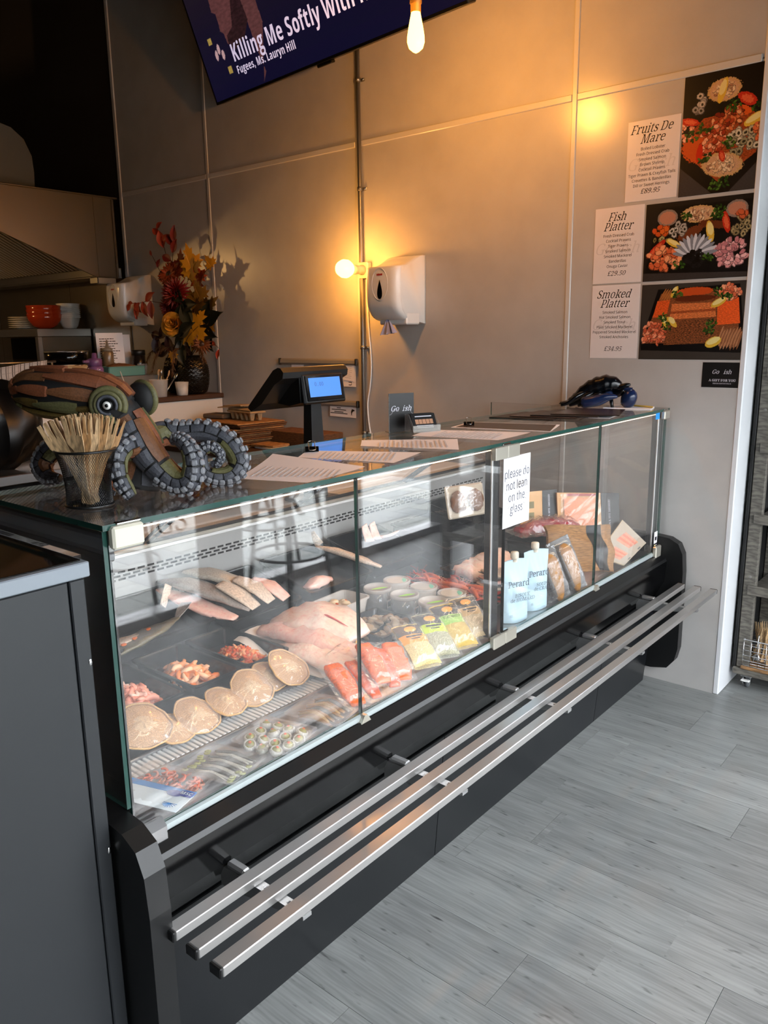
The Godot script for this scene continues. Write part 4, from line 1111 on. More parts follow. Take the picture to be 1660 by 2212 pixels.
func build_counter_top():
	var Y := 1.2062
	# sheets lying on the glass: corners given as far-left, near-left, near-right, far-right
	var lst := [
		["menu_sheet", [Vector2(0.596, 1.918), Vector2(0.763, 2.181), Vector2(0.930, 2.125), Vector2(0.907, 1.908)], "curling white menu sheet on the glass top nearest the octopus", "menu"],
		["menu_sheet", [Vector2(0.600, 1.800), Vector2(0.655, 1.885), Vector2(0.918, 1.815), Vector2(0.870, 1.640)], "white menu under the bulldog clip on the glass top", "menu"],
		["menu_sheet", [Vector2(0.590, 1.560), Vector2(0.655, 1.640), Vector2(0.925, 1.545), Vector2(0.800, 1.370)], "white menu sheet on the glass top between the two clips", "menu"],
		["menu_sheet", [Vector2(0.600, 1.250), Vector2(0.640, 1.385), Vector2(0.915, 1.330), Vector2(0.905, 1.120)], "grey-white menu sheet on the glass top in front of the card holder", "menu"]]
	for i in lst.size():
		var c: Array = lst[i][1]
		var y0: float = Y + 0.0016 * i
		var mb := MB.new(0)
		var f := func(u: float, v: float):
			var a: Vector2 = c[1].lerp(c[2], u)
			var b: Vector2 = c[0].lerp(c[3], u)
			var q := a.lerp(b, v)
			return Vector3(q.x, y0 + (0.010 if i == 0 else 0.003) * pow(v, 3.0) * (1.0 - 0.6 * u), q.y)
		mb.grid(6, 6, f, true)
		var o := obj(mb, lst[i][0], "paper")
		tag(o, lst[i][2], lst[i][3])
		# print follows the sheet
		var ex: Vector2 = (c[3] - c[0]).normalized()
		var mid: Vector2 = (c[0] + c[1] + c[2] + c[3]) / 4.0
		var ey: Vector2 = (c[1] - c[0]).normalized()
		var tt := facing(Vector3(mid.x, y0 + 0.0012, mid.y), Vector3(-ey.x, 0, -ey.y), Vector3(-ex.x, 0, -ex.y))
		var g := lines_mesh(0.16, 0.20, 15, 40 + i)
		var go := obj(g, "small_print", "grey_ink", o)
		go.transform = tt * xf(Vector3(0, -0.01, 0))
		if i == 0:
			var hd := MB.new()
			text(hd, "COFFEES MENU", 0.030, Transform3D())
			var ho := obj(hd, "lettering", "ink", o)
			ho.transform = facing(Vector3(0.655, y0 + 0.0065, 2.035), Vector3(-(c[0] - c[1]).normalized().x * -1.0, 0, (c[0] - c[1]).normalized().y), Vector3(-ex.x, 0.05, -ex.y))
	# clips
	bulldog(Vector3(0.622, 1.2150, 1.800), 2.4, "black and brass bulldog clip holding the menu near the till")
	bulldog(Vector3(0.600, 1.2095, 1.010), 2.2, "black bulldog clip holding the dark photo print on the glass top")
	# dark photo print and brochures
	var o := obj(flat_quad([Vector2(0.560, 0.935), Vector2(0.600, 1.090), Vector2(0.918, 1.020), Vector2(0.850, 0.850)], Y + 0.0008, 0.0006), "photo_print", "photo_brown")
	tag(o, "dark brown photo print in a white border on the glass top", "print")
	obj(flat_quad([Vector2(0.548, 0.925), Vector2(0.590, 1.104), Vector2(0.924, 1.030), Vector2(0.856, 0.836)], Y + 0.0002, 0.0005), "border", "paper", o)
	for k in 4:
		o = obj(flat_quad([Vector2(0.60, 0.44), Vector2(0.62, 0.70), Vector2(0.86, 0.64), Vector2(0.80, 0.40)], Y + 0.0002 + 0.0035 * k, 0.003), "brochure", "black_card" if k % 2 == 0 else "photo_brown")
		o.transform = Transform3D(Basis(Vector3.UP, 0.05 * (k - 1.5)), Vector3(0.026 * (k - 1.5), 0, -0.014 * (k - 1.5)))
		tag(o, ["lowest", "second lowest", "second highest", "topmost"][k] + " dark brochure in the flat pile before the lobster", "brochure", "dark brochures on the glass top")
	o = obj(flat_quad([Vector2(0.80, 0.40), Vector2(0.83, 0.565), Vector2(0.905, 0.545), Vector2(0.875, 0.375)], Y + 0.0003, 0.0012), "leaflet", "paper")
	tag(o, "white folded leaflet at the front of the glass top near the lobster", "leaflet")
	o = obj(flat_quad([Vector2(0.70, 0.055), Vector2(0.72, 0.20), Vector2(0.91, 0.17), Vector2(0.88, 0.055)], Y + 0.0003, 0.004), "notepad", "paper")
	tag(o, "white notepad under the lobster at the far end of the glass top", "notepad")
	o = obj(MB.new(0).tube([Vector3(0.74, Y + 0.0085, 0.065), Vector3(0.90, Y + 0.0085, 0.125)], 0.0035, 8), "pencil", "ochre")
	tag(o, "yellow pencil on the white notepad at the far end", "pencil")
	# card stand with the fish
	var cs := thing("card_stand", "upright black card with a white leaping fish on the glass top", "sign", Vector3(0.521, Y, 1.285), 1.15)
	obj(MB.new().box(Vector3(-0.045, 0, -0.0015), Vector3(0.045, 0.124, 0.0015)), "card", "black_card", cs)
	obj(MB.new().box(Vector3(-0.0462, 0, -0.002), Vector3(-0.045, 0.124, 0.002)).box(Vector3(-0.045, 0, -0.03), Vector3(0.045, 0.002, -0.0016)), "holder", "clear_rim", cs)
	var mb := MB.new()
	fish_emblem(mb, xf(Vector3(0.004, 0.082, 0.0017)), 0.042)
	text(mb, "Go  ish", 0.024, xf(Vector3(0.0, 0.075, 0.0019)), "serif", 1, 0.3)
	obj(mb, "emblem", "pale_print", cs)
	var wave := MB.new()
	for s in [-1.0, 1.0]:
		var pts := []
		for k in 12:
			var a := k / 11.0
			pts.append(Vector3(s * (0.012 + 0.032 * a), 0.066 + 0.010 * sin(a * 5.0), 0.0018))
		wave.tube(pts, 0.0006, 4)
	obj(wave, "flourish", "grey_ink", cs)
	# clear holder of business cards
	var ch := thing("card_holder", "clear acrylic holder of leaning black business cards on the glass top", "card holder", Vector3(0.600, Y + 0.005, 1.275), 1.15)
	obj(MB.new().box(Vector3(-0.05, 0, -0.03), Vector3(0.05, 0.003, 0.03), 0.001).box(Vector3(-0.05, 0.003, 0.026), Vector3(0.05, 0.022, 0.029), 0.001), "tray", "clear_rim", ch)
	for x in [-0.049, 0.0465]:
		obj(MB.new().prism(PackedVector2Array([Vector2(-0.03, 0.003), Vector2(0.026, 0.003), Vector2(0.026, 0.02), Vector2(-0.005, 0.055), Vector2(-0.03, 0.055)]), 0.0025, Transform3D(Basis(Vector3(0, 0, 1), Vector3(0, 1, 0), Vector3(-1, 0, 0)), Vector3(x + 0.0025, 0, 0))), "cheek", "clear_plastic", ch)
	for k in 3:
		var tt := xf(Vector3(0, 0.031, -0.010 + 0.009 * k), Vector3(-28, 0, 0))
		var cd := MB.new().box(Vector3(-0.0425, -0.0275, -0.0025), Vector3(0.0425, 0.0275, 0.0025))
		var co := obj(cd, "business_card", "black_card")
		tag(co, "black business card leaning in the clear holder", "card", "business cards in the clear holder")
		co.transform = ch.transform * tt
		if k == 2:
			co.set_meta("label", "foremost black business card in the clear holder, with food photos")
			co.remove_meta("group")
			var pm := MB.new()
			for q in 5: pm.box(Vector3(-0.032 + 0.013 * q, -0.008, 0.0026), Vector3(-0.0205 + 0.013 * q, 0.008, 0.0028))
			obj(pm, "photo_strip", "pale_food", co)
			var tx := MB.new()
			for yy in [0.018, -0.014, -0.020]: tx.box(Vector3(-0.030, yy - 0.0016, 0.0026), Vector3(0.030, yy + 0.0016, 0.0028))
			obj(tx, "lettering", "pale_print", co)

func flat_quad(c: Array, y: float, h: float) -> MB:
	var mb := MB.new()
	var up := Vector3(0, h, 0)
	var b := []
	for p in c: b.append(Vector3(p.x, y, p.y))
	mb.quad(b[1] + up, b[2] + up, b[3] + up, b[0] + up)
	for i in 4:
		var j := (i + 1) % 4
		mb.quad(b[i], b[j], b[j] + up, b[i] + up)
	return mb

func bulldog(at: Vector3, turn: float, label: String):
	var o := thing("bulldog_clip", label, "clip", at, turn)
	var p := PackedVector2Array([Vector2(-0.010, 0.0), Vector2(0.010, 0.0), Vector2(0.006, 0.010), Vector2(0.0, 0.013), Vector2(-0.006, 0.010)])
	obj(MB.new().prism(p, 0.036, Transform3D(Basis(), Vector3(0, -0.004, -0.018))), "body", "black_gloss", o)
	for s in [-1.0, 1.0]:
		obj(MB.new(0).tube(smooth([Vector3(0.0, 0.004, -0.008), Vector3(s * 0.012, 0.012, -0.008), Vector3(s * 0.026, 0.018 if s > 0 else 0.004, -0.009), Vector3(s * 0.031, 0.020 if s > 0 else 0.003, 0.0), Vector3(s * 0.026, 0.018 if s > 0 else 0.004, 0.009), Vector3(s * 0.012, 0.012, 0.008), Vector3(0, 0.004, 0.008)], 3), 0.0011, 6), "lever", "chrome", o)

func build_ornament():
	# glazed blue lobster
	var o := thing("lobster_ornament", "glazed dark blue ceramic lobster at the far end of the glass top", "ornament", Vector3(0.675, 1.2105, 0.165), 0.26)
	var g := "glaze_dark"
	# x runs to the claws (right), tail fan at the left
	var spine := smooth([Vector3(-0.115, 0.018, 0.0), Vector3(-0.085, 0.030, 0.0), Vector3(-0.04, 0.062, 0.0), Vector3(0.0, 0.080, 0.0), Vector3(0.04, 0.092, 0.0), Vector3(0.075, 0.088, 0.0), Vector3(0.09, 0.070, 0.0)], 4)
	var rad := smooth_f([0.012, 0.024, 0.036, 0.042, 0.040, 0.030, 0.012], 4)
	for i in rad.size(): rad[i] *= 1.0 + 0.07 * sin(i * 2.1)
	obj(MB.new(0).tube(spine, rad, 14), "body", g, o)
	for k in 5:
		var a := (k - 2) * 0.34
		obj(MB.new(0).tube([Vector3(-0.085, 0.022, 0.006 * (k - 2)), Vector3(-0.125, 0.016, 0.022 * (k - 2)), Vector3(-0.152 + 0.006 * abs(k - 2), 0.014, 0.034 * (k - 2))], [0.012, 0.014, 0.004], 10, true, 0.5), "tail_blade", g, o)
	for s in [-1.0, 1.0]:
		for k in 3:
			var x := -0.05 + 0.035 * k
			obj(MB.new(0).tube(smooth([Vector3(x, 0.055, s * 0.03), Vector3(x - 0.02, 0.045, s * 0.055), Vector3(x - 0.05, 0.02, s * 0.062), Vector3(x - 0.085, 0.006, s * 0.060)], 3), smooth_f([0.012, 0.011, 0.009, 0.005], 3), 8), "leg", g, o)
		obj(MB.new(0).blob(xf(Vector3(0.072, 0.108, s * 0.016), Vector3.ZERO, Vector3(0.009, 0.010, 0.009)), 10, 8), "eye", g, o)
	# front arm that sweeps along the base, and the pincer above
	obj(MB.new(0).tube(smooth([Vector3(0.06, 0.052, 0.02), Vector3(0.02, 0.03, 0.06), Vector3(-0.04, 0.022, 0.075), Vector3(0.0, 0.030, 0.085), Vector3(0.05, 0.045, 0.085), Vector3(0.095, 0.048, 0.075)], 4), smooth_f([0.018, 0.022, 0.024, 0.022, 0.016, 0.006], 4), 10), "arm", "glaze_blue", o)
	obj(MB.new(0).tube(smooth([Vector3(0.07, 0.078, 0.0), Vector3(0.10, 0.082, 0.01), Vector3(0.122, 0.090, 0.014), Vector3(0.136, 0.094, 0.016)], 3), smooth_f([0.016, 0.015, 0.011, 0.003], 3), 10), "pincer", g, o)
	obj(MB.new(0).tube(smooth([Vector3(0.06, 0.05, 0.0), Vector3(0.09, 0.055, 0.01), Vector3(0.105, 0.066, 0.02), Vector3(0.11, 0.070, 0.03)], 3), smooth_f([0.018, 0.014, 0.009, 0.004], 3), 10), "pincer", g, o)
	obj(MB.new(0).blob(xf(Vector3(0.132, 0.036, 0.012), Vector3(0, 0, -20), Vector3(0.032, 0.041, 0.034)), 20, 14, 0.04, 3), "claw", "glaze_blue", o)
	obj(MB.new(0).tube(smooth([Vector3(0.098, 0.076, 0.012), Vector3(0.118, 0.074, 0.014), Vector3(0.142, 0.068, 0.014)], 3), smooth_f([0.003, 0.010, 0.014], 3), 10), "claw_tip", "glaze_blue", o)
	obj(MB.new(0).tube([Vector3(0.06, 0.04, 0.02), Vector3(0.07, 0.0, 0.03)], [0.010, 0.006], 8), "foot", g, o)

func build_shelving():
	# timber shelf unit on castors beside the end of the wall
	var s := thing("crate_shelving", "grey weathered timber shelf unit on castors beside the wall end", "shelving", Vector3(1.235, 0, -0.135))
	var W := 0.95
	var D := 0.34
	for e in [[0.0, 0.0], [W - 0.05, 0.0], [0.0, -D + 0.03], [W - 0.05, -D + 0.03]]:
		obj(MB.new().box(Vector3(e[0], 0.092, e[1] - 0.03), Vector3(e[0] + 0.05, 2.1, e[1]), 0.003), "post", "timber_grey", s)
	obj(MB.new().box(Vector3(-0.016, 0.085, -D), Vector3(-0.002, 2.12, 0.004), 0.002), "side_board", "black_matte", s)
	for k in 6:
		obj(MB.new().box(Vector3(0.052, 0.12 + k * 0.335, -D + 0.004), Vector3(W - 0.052, 0.40 + k * 0.335, -D + 0.016), 0.002), "back_board", "timber_dark", s)
	obj(MB.new().box(Vector3(-0.01, 0.062, -D), Vector3(W, 0.092, 0.012), 0.003), "bottom_board", "timber_grey", s)
	for y in [0.428, 0.735, 1.03, 1.335, 1.64, 1.95]:
		var b := obj(MB.new().box(Vector3(0.022, y, -D + 0.01), Vector3(W - 0.022, y + 0.016, 0.002), 0.002), "shelf", "timber_grey", s)
		obj(MB.new().box(Vector3(0.020, y - 0.004, 0.002), Vector3(W - 0.02, y + 0.038, 0.014), 0.003), "lip", "timber_grey", b)
	for y in [0.50, 1.20]:
		obj(MB.new(0).blob(xf(Vector3(0.025, y, 0.0), Vector3.ZERO, Vector3(0.006, 0.006, 0.002)), 10, 6), "bolt", "rail_grey", s)
	for x in [0.045, W - 0.05]:
		var ca := obj(MB.new().box(Vector3(x - 0.022, 0.05, -0.05), Vector3(x + 0.022, 0.062, 0.0), 0.002), "castor", "chrome", s)
		obj(MB.new(0).lathe([Vector2(0, -0.008), Vector2(0.020, -0.008), Vector2(0.024, -0.004), Vector2(0.024, 0.004), Vector2(0.020, 0.008), Vector2(0, 0.008)], 18, xf(Vector3(x, 0.0245, -0.022), Vector3(0, 20, 90))), "wheel", "wheel_grey", ca)
		obj(MB.new().box(Vector3(x - 0.016, 0.014, -0.036), Vector3(x - 0.010, 0.05, -0.01), 0.001).box(Vector3(x + 0.010, 0.014, -0.036), Vector3(x + 0.016, 0.05, -0.01), 0.001), "fork", "chrome", ca)
		obj(MB.new().box(Vector3(x - 0.018, 0.036, -0.002), Vector3(x + 0.018, 0.044, 0.018), 0.003), "brake", "white_plastic", ca)
	# tray with the wire basket
	tag(obj(MB.new().box(Vector3(1.256, 0.0925, -0.31), Vector3(1.62, 0.106, -0.116), 0.004), "tray", "pine"), "pale wooden tray under the wire cutlery basket", "tray")
	var bk := thing("wire_basket", "chrome wire basket of wooden cutlery on the lowest shelf", "basket", Vector3(1.262, 0.1065, -0.125))
	var bw := 0.30
	var bd := 0.15
	for y in [0.002, 0.025, 0.048, 0.071, 0.094, 0.118]:
		var r: float = 0.0028 if y > 0.1 else 0.0016
		obj(MB.new(0).tube([Vector3(0, y, 0), Vector3(bw, y, 0), Vector3(bw, y, -bd), Vector3(0, y, -bd), Vector3(0, y, 0)], r, 6), "wire", "chrome", bk)
	for k in 11:
		obj(MB.new(0).tube([Vector3(0.03 * k, 0.002, 0), Vector3(0.03 * k, 0.118, 0)], 0.0014, 6), "wire", "chrome", bk)
	for k in 4:
		obj(MB.new(0).tube([Vector3(0, 0.118, -0.03 - 0.03 * k), Vector3(0, 0.002, -0.03 - 0.03 * k), Vector3(bw, 0.002, -0.03 - 0.03 * k)], 0.0014, 6), "wire", "chrome", bk)
	# spoon standing in the basket, and wooden forks
	var sp := thing("steel_spoon", "steel spoon standing in the wire basket", "spoon", Vector3(1.305, 0.112, -0.165))
	obj(MB.new(0).tube([Vector3(0, 0.03, 0), Vector3(0.004, 0.13, 0.0)], [0.004, 0.003], 8), "handle", "chrome", sp)
	obj(MB.new(0).blob(xf(Vector3(0, 0.022, 0), Vector3.ZERO, Vector3(0.016, 0.022, 0.005)), 12, 8), "bowl", "chrome", sp)
	for k in 12:
		var f := wood_fork_mesh()
		var o := put(f, "wooden_fork", "birch")
		o.transform = xf(Vector3(1.285 + 0.022 * (k % 6), 0.112 + 0.006 * (k % 3), -0.17 - 0.05 * (k / 6)), Vector3(-8 + 6 * (k % 3), 24 * k, -14 + 5 * (k % 6)), Vector3(1, 1, 1))
		tag(o, "wooden fork in the wire basket, %s row, %s from the left" % [["front", "rear"][k / 6], ORD[k % 6]], "fork", "wooden forks in the wire basket")

var fork_mesh: ArrayMesh
func wood_fork_mesh() -> ArrayMesh:
	# 16 cm birch fork, tines up, handle foot at the origin
	if fork_mesh: return fork_mesh
	var mb := MB.new()
	var p := PackedVector2Array()
	var half := [[0.0075, 0.0], [0.0085, 0.004], [0.0062, 0.03], [0.0058, 0.085], [0.010, 0.103], [0.0145, 0.116], [0.0150, 0.130], [0.0150, 0.161]]
	for e in half: p.append(Vector2(e[0], e[1]))
	for k in 3:
		var x := 0.0150 - 0.0052 - 0.0083 * k
		p.append(Vector2(x + 0.0020, 0.163)); p.append(Vector2(x - 0.0002, 0.131)); p.append(Vector2(x - 0.0026, 0.131)); p.append(Vector2(x - 0.0040, 0.162))
	for i in range(half.size() - 1, -1, -1): p.append(Vector2(-half[i][0], half[i][1]))
	mb.prism(p, 0.0016, Transform3D(Basis(), Vector3(0, 0, -0.0008)))
	# dish the head a little
	var m := mb.mesh()
	var a := m.surface_get_arrays(0)
	var vs: PackedVector3Array = a[Mesh.ARRAY_VERTEX]
	for i in vs.size():
		var q := vs[i]
		if q.y > 0.09: vs[i].z += 60.0 * q.x * q.x * smoothstep(0.09, 0.12, q.y) * 0.6 + 0.08 * (q.y - 0.09)
	a[Mesh.ARRAY_VERTEX] = vs
	fork_mesh = ArrayMesh.new()
	fork_mesh.add_surface_from_arrays(Mesh.PRIMITIVE_TRIANGLES, a)
	return fork_mesh

# ---------------------------------------------------------------- octopus and fork pot
class Spine:
	# a tube surface: centre line with radii, and a point on it for a share along and an angle round
	var pts := []
	var rad := []
	var side := []
	var nrm := []
	var flat := 1.0
	func _init(p: Array, r: Array, f := 1.0, up := Vector3(0, 0, 1)):
		pts = p
		rad = r
		flat = f
		var s := Vector3.ZERO
		for i in p.size():
			var d: Vector3 = (p[min(i + 1, p.size() - 1)] - p[max(i - 1, 0)]).normalized()
			if s == Vector3.ZERO: s = d.cross(up)
			s = (s - d * s.dot(d)).normalized()
			side.append(s)
			nrm.append(s.cross(d))
	func look_from(c: Vector3, k: float):
		# turn the frames so that angle 0 faces away from c, and towards z by k
		for i in pts.size():
			var d: Vector3 = (pts[min(i + 1, pts.size() - 1)] - pts[max(i - 1, 0)]).normalized()
			var v: Vector3 = (pts[i] - c).normalized() + Vector3(0, 0, k)
			side[i] = (v - d * v.dot(d)).normalized()
			nrm[i] = side[i].cross(d)
	func at(t: float, a: float, off := 0.0) -> Vector3:
		var x: float = clamp(t, 0.0, 1.0) * (pts.size() - 1)
		var i: int = min(int(x), pts.size() - 2)
		var k := x - i
		var c: Vector3 = pts[i].lerp(pts[i + 1], k)
		var s: Vector3 = side[i].lerp(side[i + 1], k).normalized()
		var n: Vector3 = nrm[i].lerp(nrm[i + 1], k).normalized()
		var r: float = lerpf(rad[i], rad[i + 1], k) + off
		return c + s * cos(a) * r + n * sin(a) * r * flat

func shard(sp: Spine, t0: float, t1: float, a0: float, a1: float, lift: float, taper: float) -> MB:
	# a proud slab over part of the surface, narrowing towards its tip
	var mb := MB.new()
	var nu := 5
	var nv := 3
	var P := func(u: float, v: float, off: float):
		var w := 1.0 - taper * pow(u, 1.6) - 0.35 * taper * pow(1.0 - u, 3.0)
		var am := (a0 + a1) / 2.0
		return sp.at(lerpf(t0, t1, u), am + (v - 0.5) * (a1 - a0) * w, off + 0.0015 * sin(u * PI) * sin(v * PI))
	for i in nu:
		for j in nv:
			mb.quad(P.call(float(i) / nu, float(j) / nv, lift), P.call(float(i + 1) / nu, float(j) / nv, lift), P.call(float(i + 1) / nu, float(j + 1) / nv, lift), P.call(float(i) / nu, float(j + 1) / nv, lift))
	var edge := []
	for i in nu + 1: edge.append([float(i) / nu, 0.0])
	for j in range(1, nv + 1): edge.append([1.0, float(j) / nv])
	for i in range(nu - 1, -1, -1): edge.append([float(i) / nu, 1.0])
	for j in range(nv - 1, -1, -1): edge.append([0.0, float(j) / nv])
	for k in edge.size() - 1:
		var e = edge[k]
		var g = edge[k + 1]
		mb.quad(P.call(e[0], e[1], -0.004), P.call(g[0], g[1], -0.004), P.call(g[0], g[1], lift), P.call(e[0], e[1], lift))
	return mb

func build_octopus():
	var o := thing("octopus_ornament", "large painted octopus sculpture in terracotta and olive slabs on the glass top", "ornament")
	o.transform = facing(Vector3(0.72, 1.207, 2.40), Vector3(0.768, 0, -0.641), Vector3.UP)
	# mantle, head first
	var mp := smooth([Vector3(-0.02, 0.165, 0.0), Vector3(-0.05, 0.188, 0.0), Vector3(-0.10, 0.198, 0.0), Vector3(-0.15, 0.202, -0.005), Vector3(-0.20, 0.207, -0.015), Vector3(-0.235, 0.203, -0.02), Vector3(-0.248, 0.200, -0.02)], 4)
	var mr := smooth_f([0.034, 0.043, 0.046, 0.046, 0.040, 0.024, 0.004], 4)
	var sp := Spine.new(mp, mr, 1.0)
	obj(MB.new(0).tube(mp, mr, 20), "mantle", "oct_black", o)
	var r := RandomNumberGenerator.new()
	r.seed = 11
	for ring_i in 10:
		var a := TAU * ring_i / 10.0 + 0.2
		var t := 0.04 + 0.09 * (ring_i % 3)
		var k := 0
		while t < 0.90:
			var l := r.randf_range(0.22, 0.42)
			var h := sin(a)
			var m: String = ["oct_terra", "oct_terra", "oct_brown"][(ring_i + k) % 3]
			# undersides are olive
			var pr: Vector3 = sp.at(t, a) - sp.at(t, a + PI)
			if pr.y < -0.02: m = ["oct_olive", "oct_yellow"][(ring_i + k) % 2]
			var w := r.randf_range(0.25, 0.37)
			obj(shard(sp, t, min(t + l, 0.985), a - w, a + w, r.randf_range(0.003, 0.0095), 0.80), "shard", m, o)
			t += l - r.randf_range(0.0, 0.05)
			k += 1
	# head block, brow rings and eyes
	obj(MB.new(0).blob(xf(Vector3(-0.028, 0.160, 0.004), Vector3(0, 0, -30), Vector3(0.046, 0.040, 0.040)), 20, 14), "head", "oct_black", o)
	for s in [1.0, -1.0]:
		var c := Vector3(-0.034, 0.181, 0.036) if s > 0 else Vector3(0.004, 0.186, -0.040)
		var fz := Vector3(0.12, -0.02, 1).normalized() if s > 0 else Vector3(0.5, 0.1, -0.9).normalized()
		var bx := Vector3.UP.cross(fz).normalized()
		var by := fz.cross(bx)
		obj(MB.new(0).blob(Transform3D(Basis(bx * 0.033, by * 0.034, fz * 0.020), c), 18, 12), "eye_mound", "oct_black", o)
		for q in [[0.031, 0.0070, 0.010, "oct_olive"], [0.0235, 0.0042, 0.017, "oct_olive"], [0.0175, 0.0030, 0.021, "oct_slate"]]:
			var pts := []
			for k in 25:
				var a := lerpf(-0.5, TAU * 0.80, k / 24.0)
				pts.append(c + fz * q[2] + bx * cos(a) * q[0] + by * sin(a) * q[0])
			obj(MB.new(0).tube(pts, q[1], 8, true, 1.0, fz), "eye_ring", q[3], o)
		obj(MB.new(0).blob(Transform3D(Basis(bx * 0.0125, by * 0.0125, fz * 0.009), c + fz * 0.016), 14, 10), "eyeball", "black_satin", o)
		obj(MB.new(0).lathe([Vector2(0.0, -0.001), Vector2(0.0078, -0.001), Vector2(0.0078, 0.0012), Vector2(0, 0.0016)], 18, Transform3D(Basis(bx, fz, -by), c + fz * 0.0250)), "iris", "white_plastic", o)
		obj(MB.new(0).lathe([Vector2(0.0, 0.0), Vector2(0.0034, 0.0), Vector2(0.0034, 0.0012), Vector2(0, 0.0016)], 12, Transform3D(Basis(bx, fz, -by), c + fz * 0.0262)), "pupil", "black_gloss", o)
	# the block that joins head and arms
	var nk := smooth([Vector3(-0.025, 0.165, 0.0), Vector3(-0.005, 0.13, 0.0), Vector3(0.01, 0.09, -0.01), Vector3(0.0, 0.045, -0.02), Vector3(-0.01, 0.012, -0.02)], 4)
	var nr := smooth_f([0.036, 0.038, 0.040, 0.046, 0.05], 4)
	var ns := Spine.new(nk, nr)
	obj(MB.new(0).tube(nk, nr, 16), "neck", "oct_black", o)
	for k in 7:
		var a := TAU * k / 7.0
		obj(shard(ns, 0.12, 0.50, a - 0.36, a + 0.36, 0.004, 0.3), "shard", ["oct_terra", "oct_olive", "oct_brown"][k % 3], o)
		obj(shard(ns, 0.53, 0.90, a - 0.10, a + 0.55, 0.004, 0.3), "shard", ["oct_olive", "oct_brown", "oct_slate"][k % 3], o)
	# arms: centre line, thickness, which way the suckers look
	arm(o, [Vector3(-0.005, 0.135, 0.02), Vector3(0.02, 0.098, 0.028), Vector3(0.052, 0.055, 0.03), Vector3(0.085, 0.027, 0.036), Vector3(0.116, 0.030, 0.044), Vector3(0.126, 0.062, 0.044), Vector3(0.115, 0.095, 0.036), Vector3(0.094, 0.110, 0.026), Vector3(0.078, 0.104, 0.02)], [0.034, 0.032, 0.028, 0.024, 0.021, 0.018, 0.015, 0.011, 0.006], Vector3(0.092, 0.080, 0.02), 0.45, 0.30)
	arm(o, [Vector3(0.0, 0.09, 0.02), Vector3(0.008, 0.100, 0.045), Vector3(0.0, 0.100, 0.074), Vector3(-0.008, 0.082, 0.092), Vector3(-0.004, 0.050, 0.103), Vector3(0.010, 0.022, 0.109), Vector3(0.020, 0.009, 0.110)], [0.024, 0.021, 0.018, 0.016, 0.014, 0.012, 0.008], Vector3(0.012, 0.055, 0.03), 0.6, 0.20)
	arm(o, [Vector3(0.0, 0.09, -0.04), Vector3(0.03, 0.108, -0.09), Vector3(0.075, 0.107, -0.10), Vector3(0.125, 0.108, -0.10), Vector3(0.168, 0.086, -0.095), Vector3(0.192, 0.048, -0.085), Vector3(0.176, 0.020, -0.07), Vector3(0.142, 0.018, -0.06), Vector3(0.118, 0.036, -0.055), Vector3(0.118, 0.070, -0.055), Vector3(0.140, 0.084, -0.055), Vector3(0.160, 0.066, -0.055), Vector3(0.152, 0.046, -0.055), Vector3(0.138, 0.048, -0.055)], [0.026, 0.024, 0.022, 0.022, 0.021, 0.020, 0.019, 0.017, 0.014, 0.012, 0.010, 0.008, 0.006, 0.003], Vector3(0.146, 0.062, -0.09), 0.25, 0.10)
	arm(o, [Vector3(-0.03, 0.06, -0.03), Vector3(-0.09, 0.082, -0.07), Vector3(-0.15, 0.088, -0.09), Vector3(-0.205, 0.078, -0.095), Vector3(-0.232, 0.045, -0.09), Vector3(-0.216, 0.019, -0.075), Vector3(-0.185, 0.018, -0.06)], [0.028, 0.026, 0.024, 0.022, 0.019, 0.014, 0.007], Vector3(-0.19, 0.045, -0.09), 0.2, 0.1)
	arm(o, [Vector3(-0.02, 0.05, -0.05), Vector3(-0.03, 0.07, -0.11), Vector3(-0.06, 0.045, -0.16), Vector3(-0.09, 0.016, -0.18), Vector3(-0.12, 0.012, -0.17)], [0.028, 0.025, 0.020, 0.014, 0.008], Vector3(-0.08, 0.08, -0.12), 0.0, 0.2)
	arm(o, [Vector3(-0.03, 0.05, 0.0), Vector3(-0.055, 0.035, 0.03), Vector3(-0.05, 0.018, 0.062), Vector3(-0.03, 0.012, 0.078)], [0.026, 0.022, 0.015, 0.007], Vector3(-0.04, 0.06, 0.03), 0.0, 0.2)

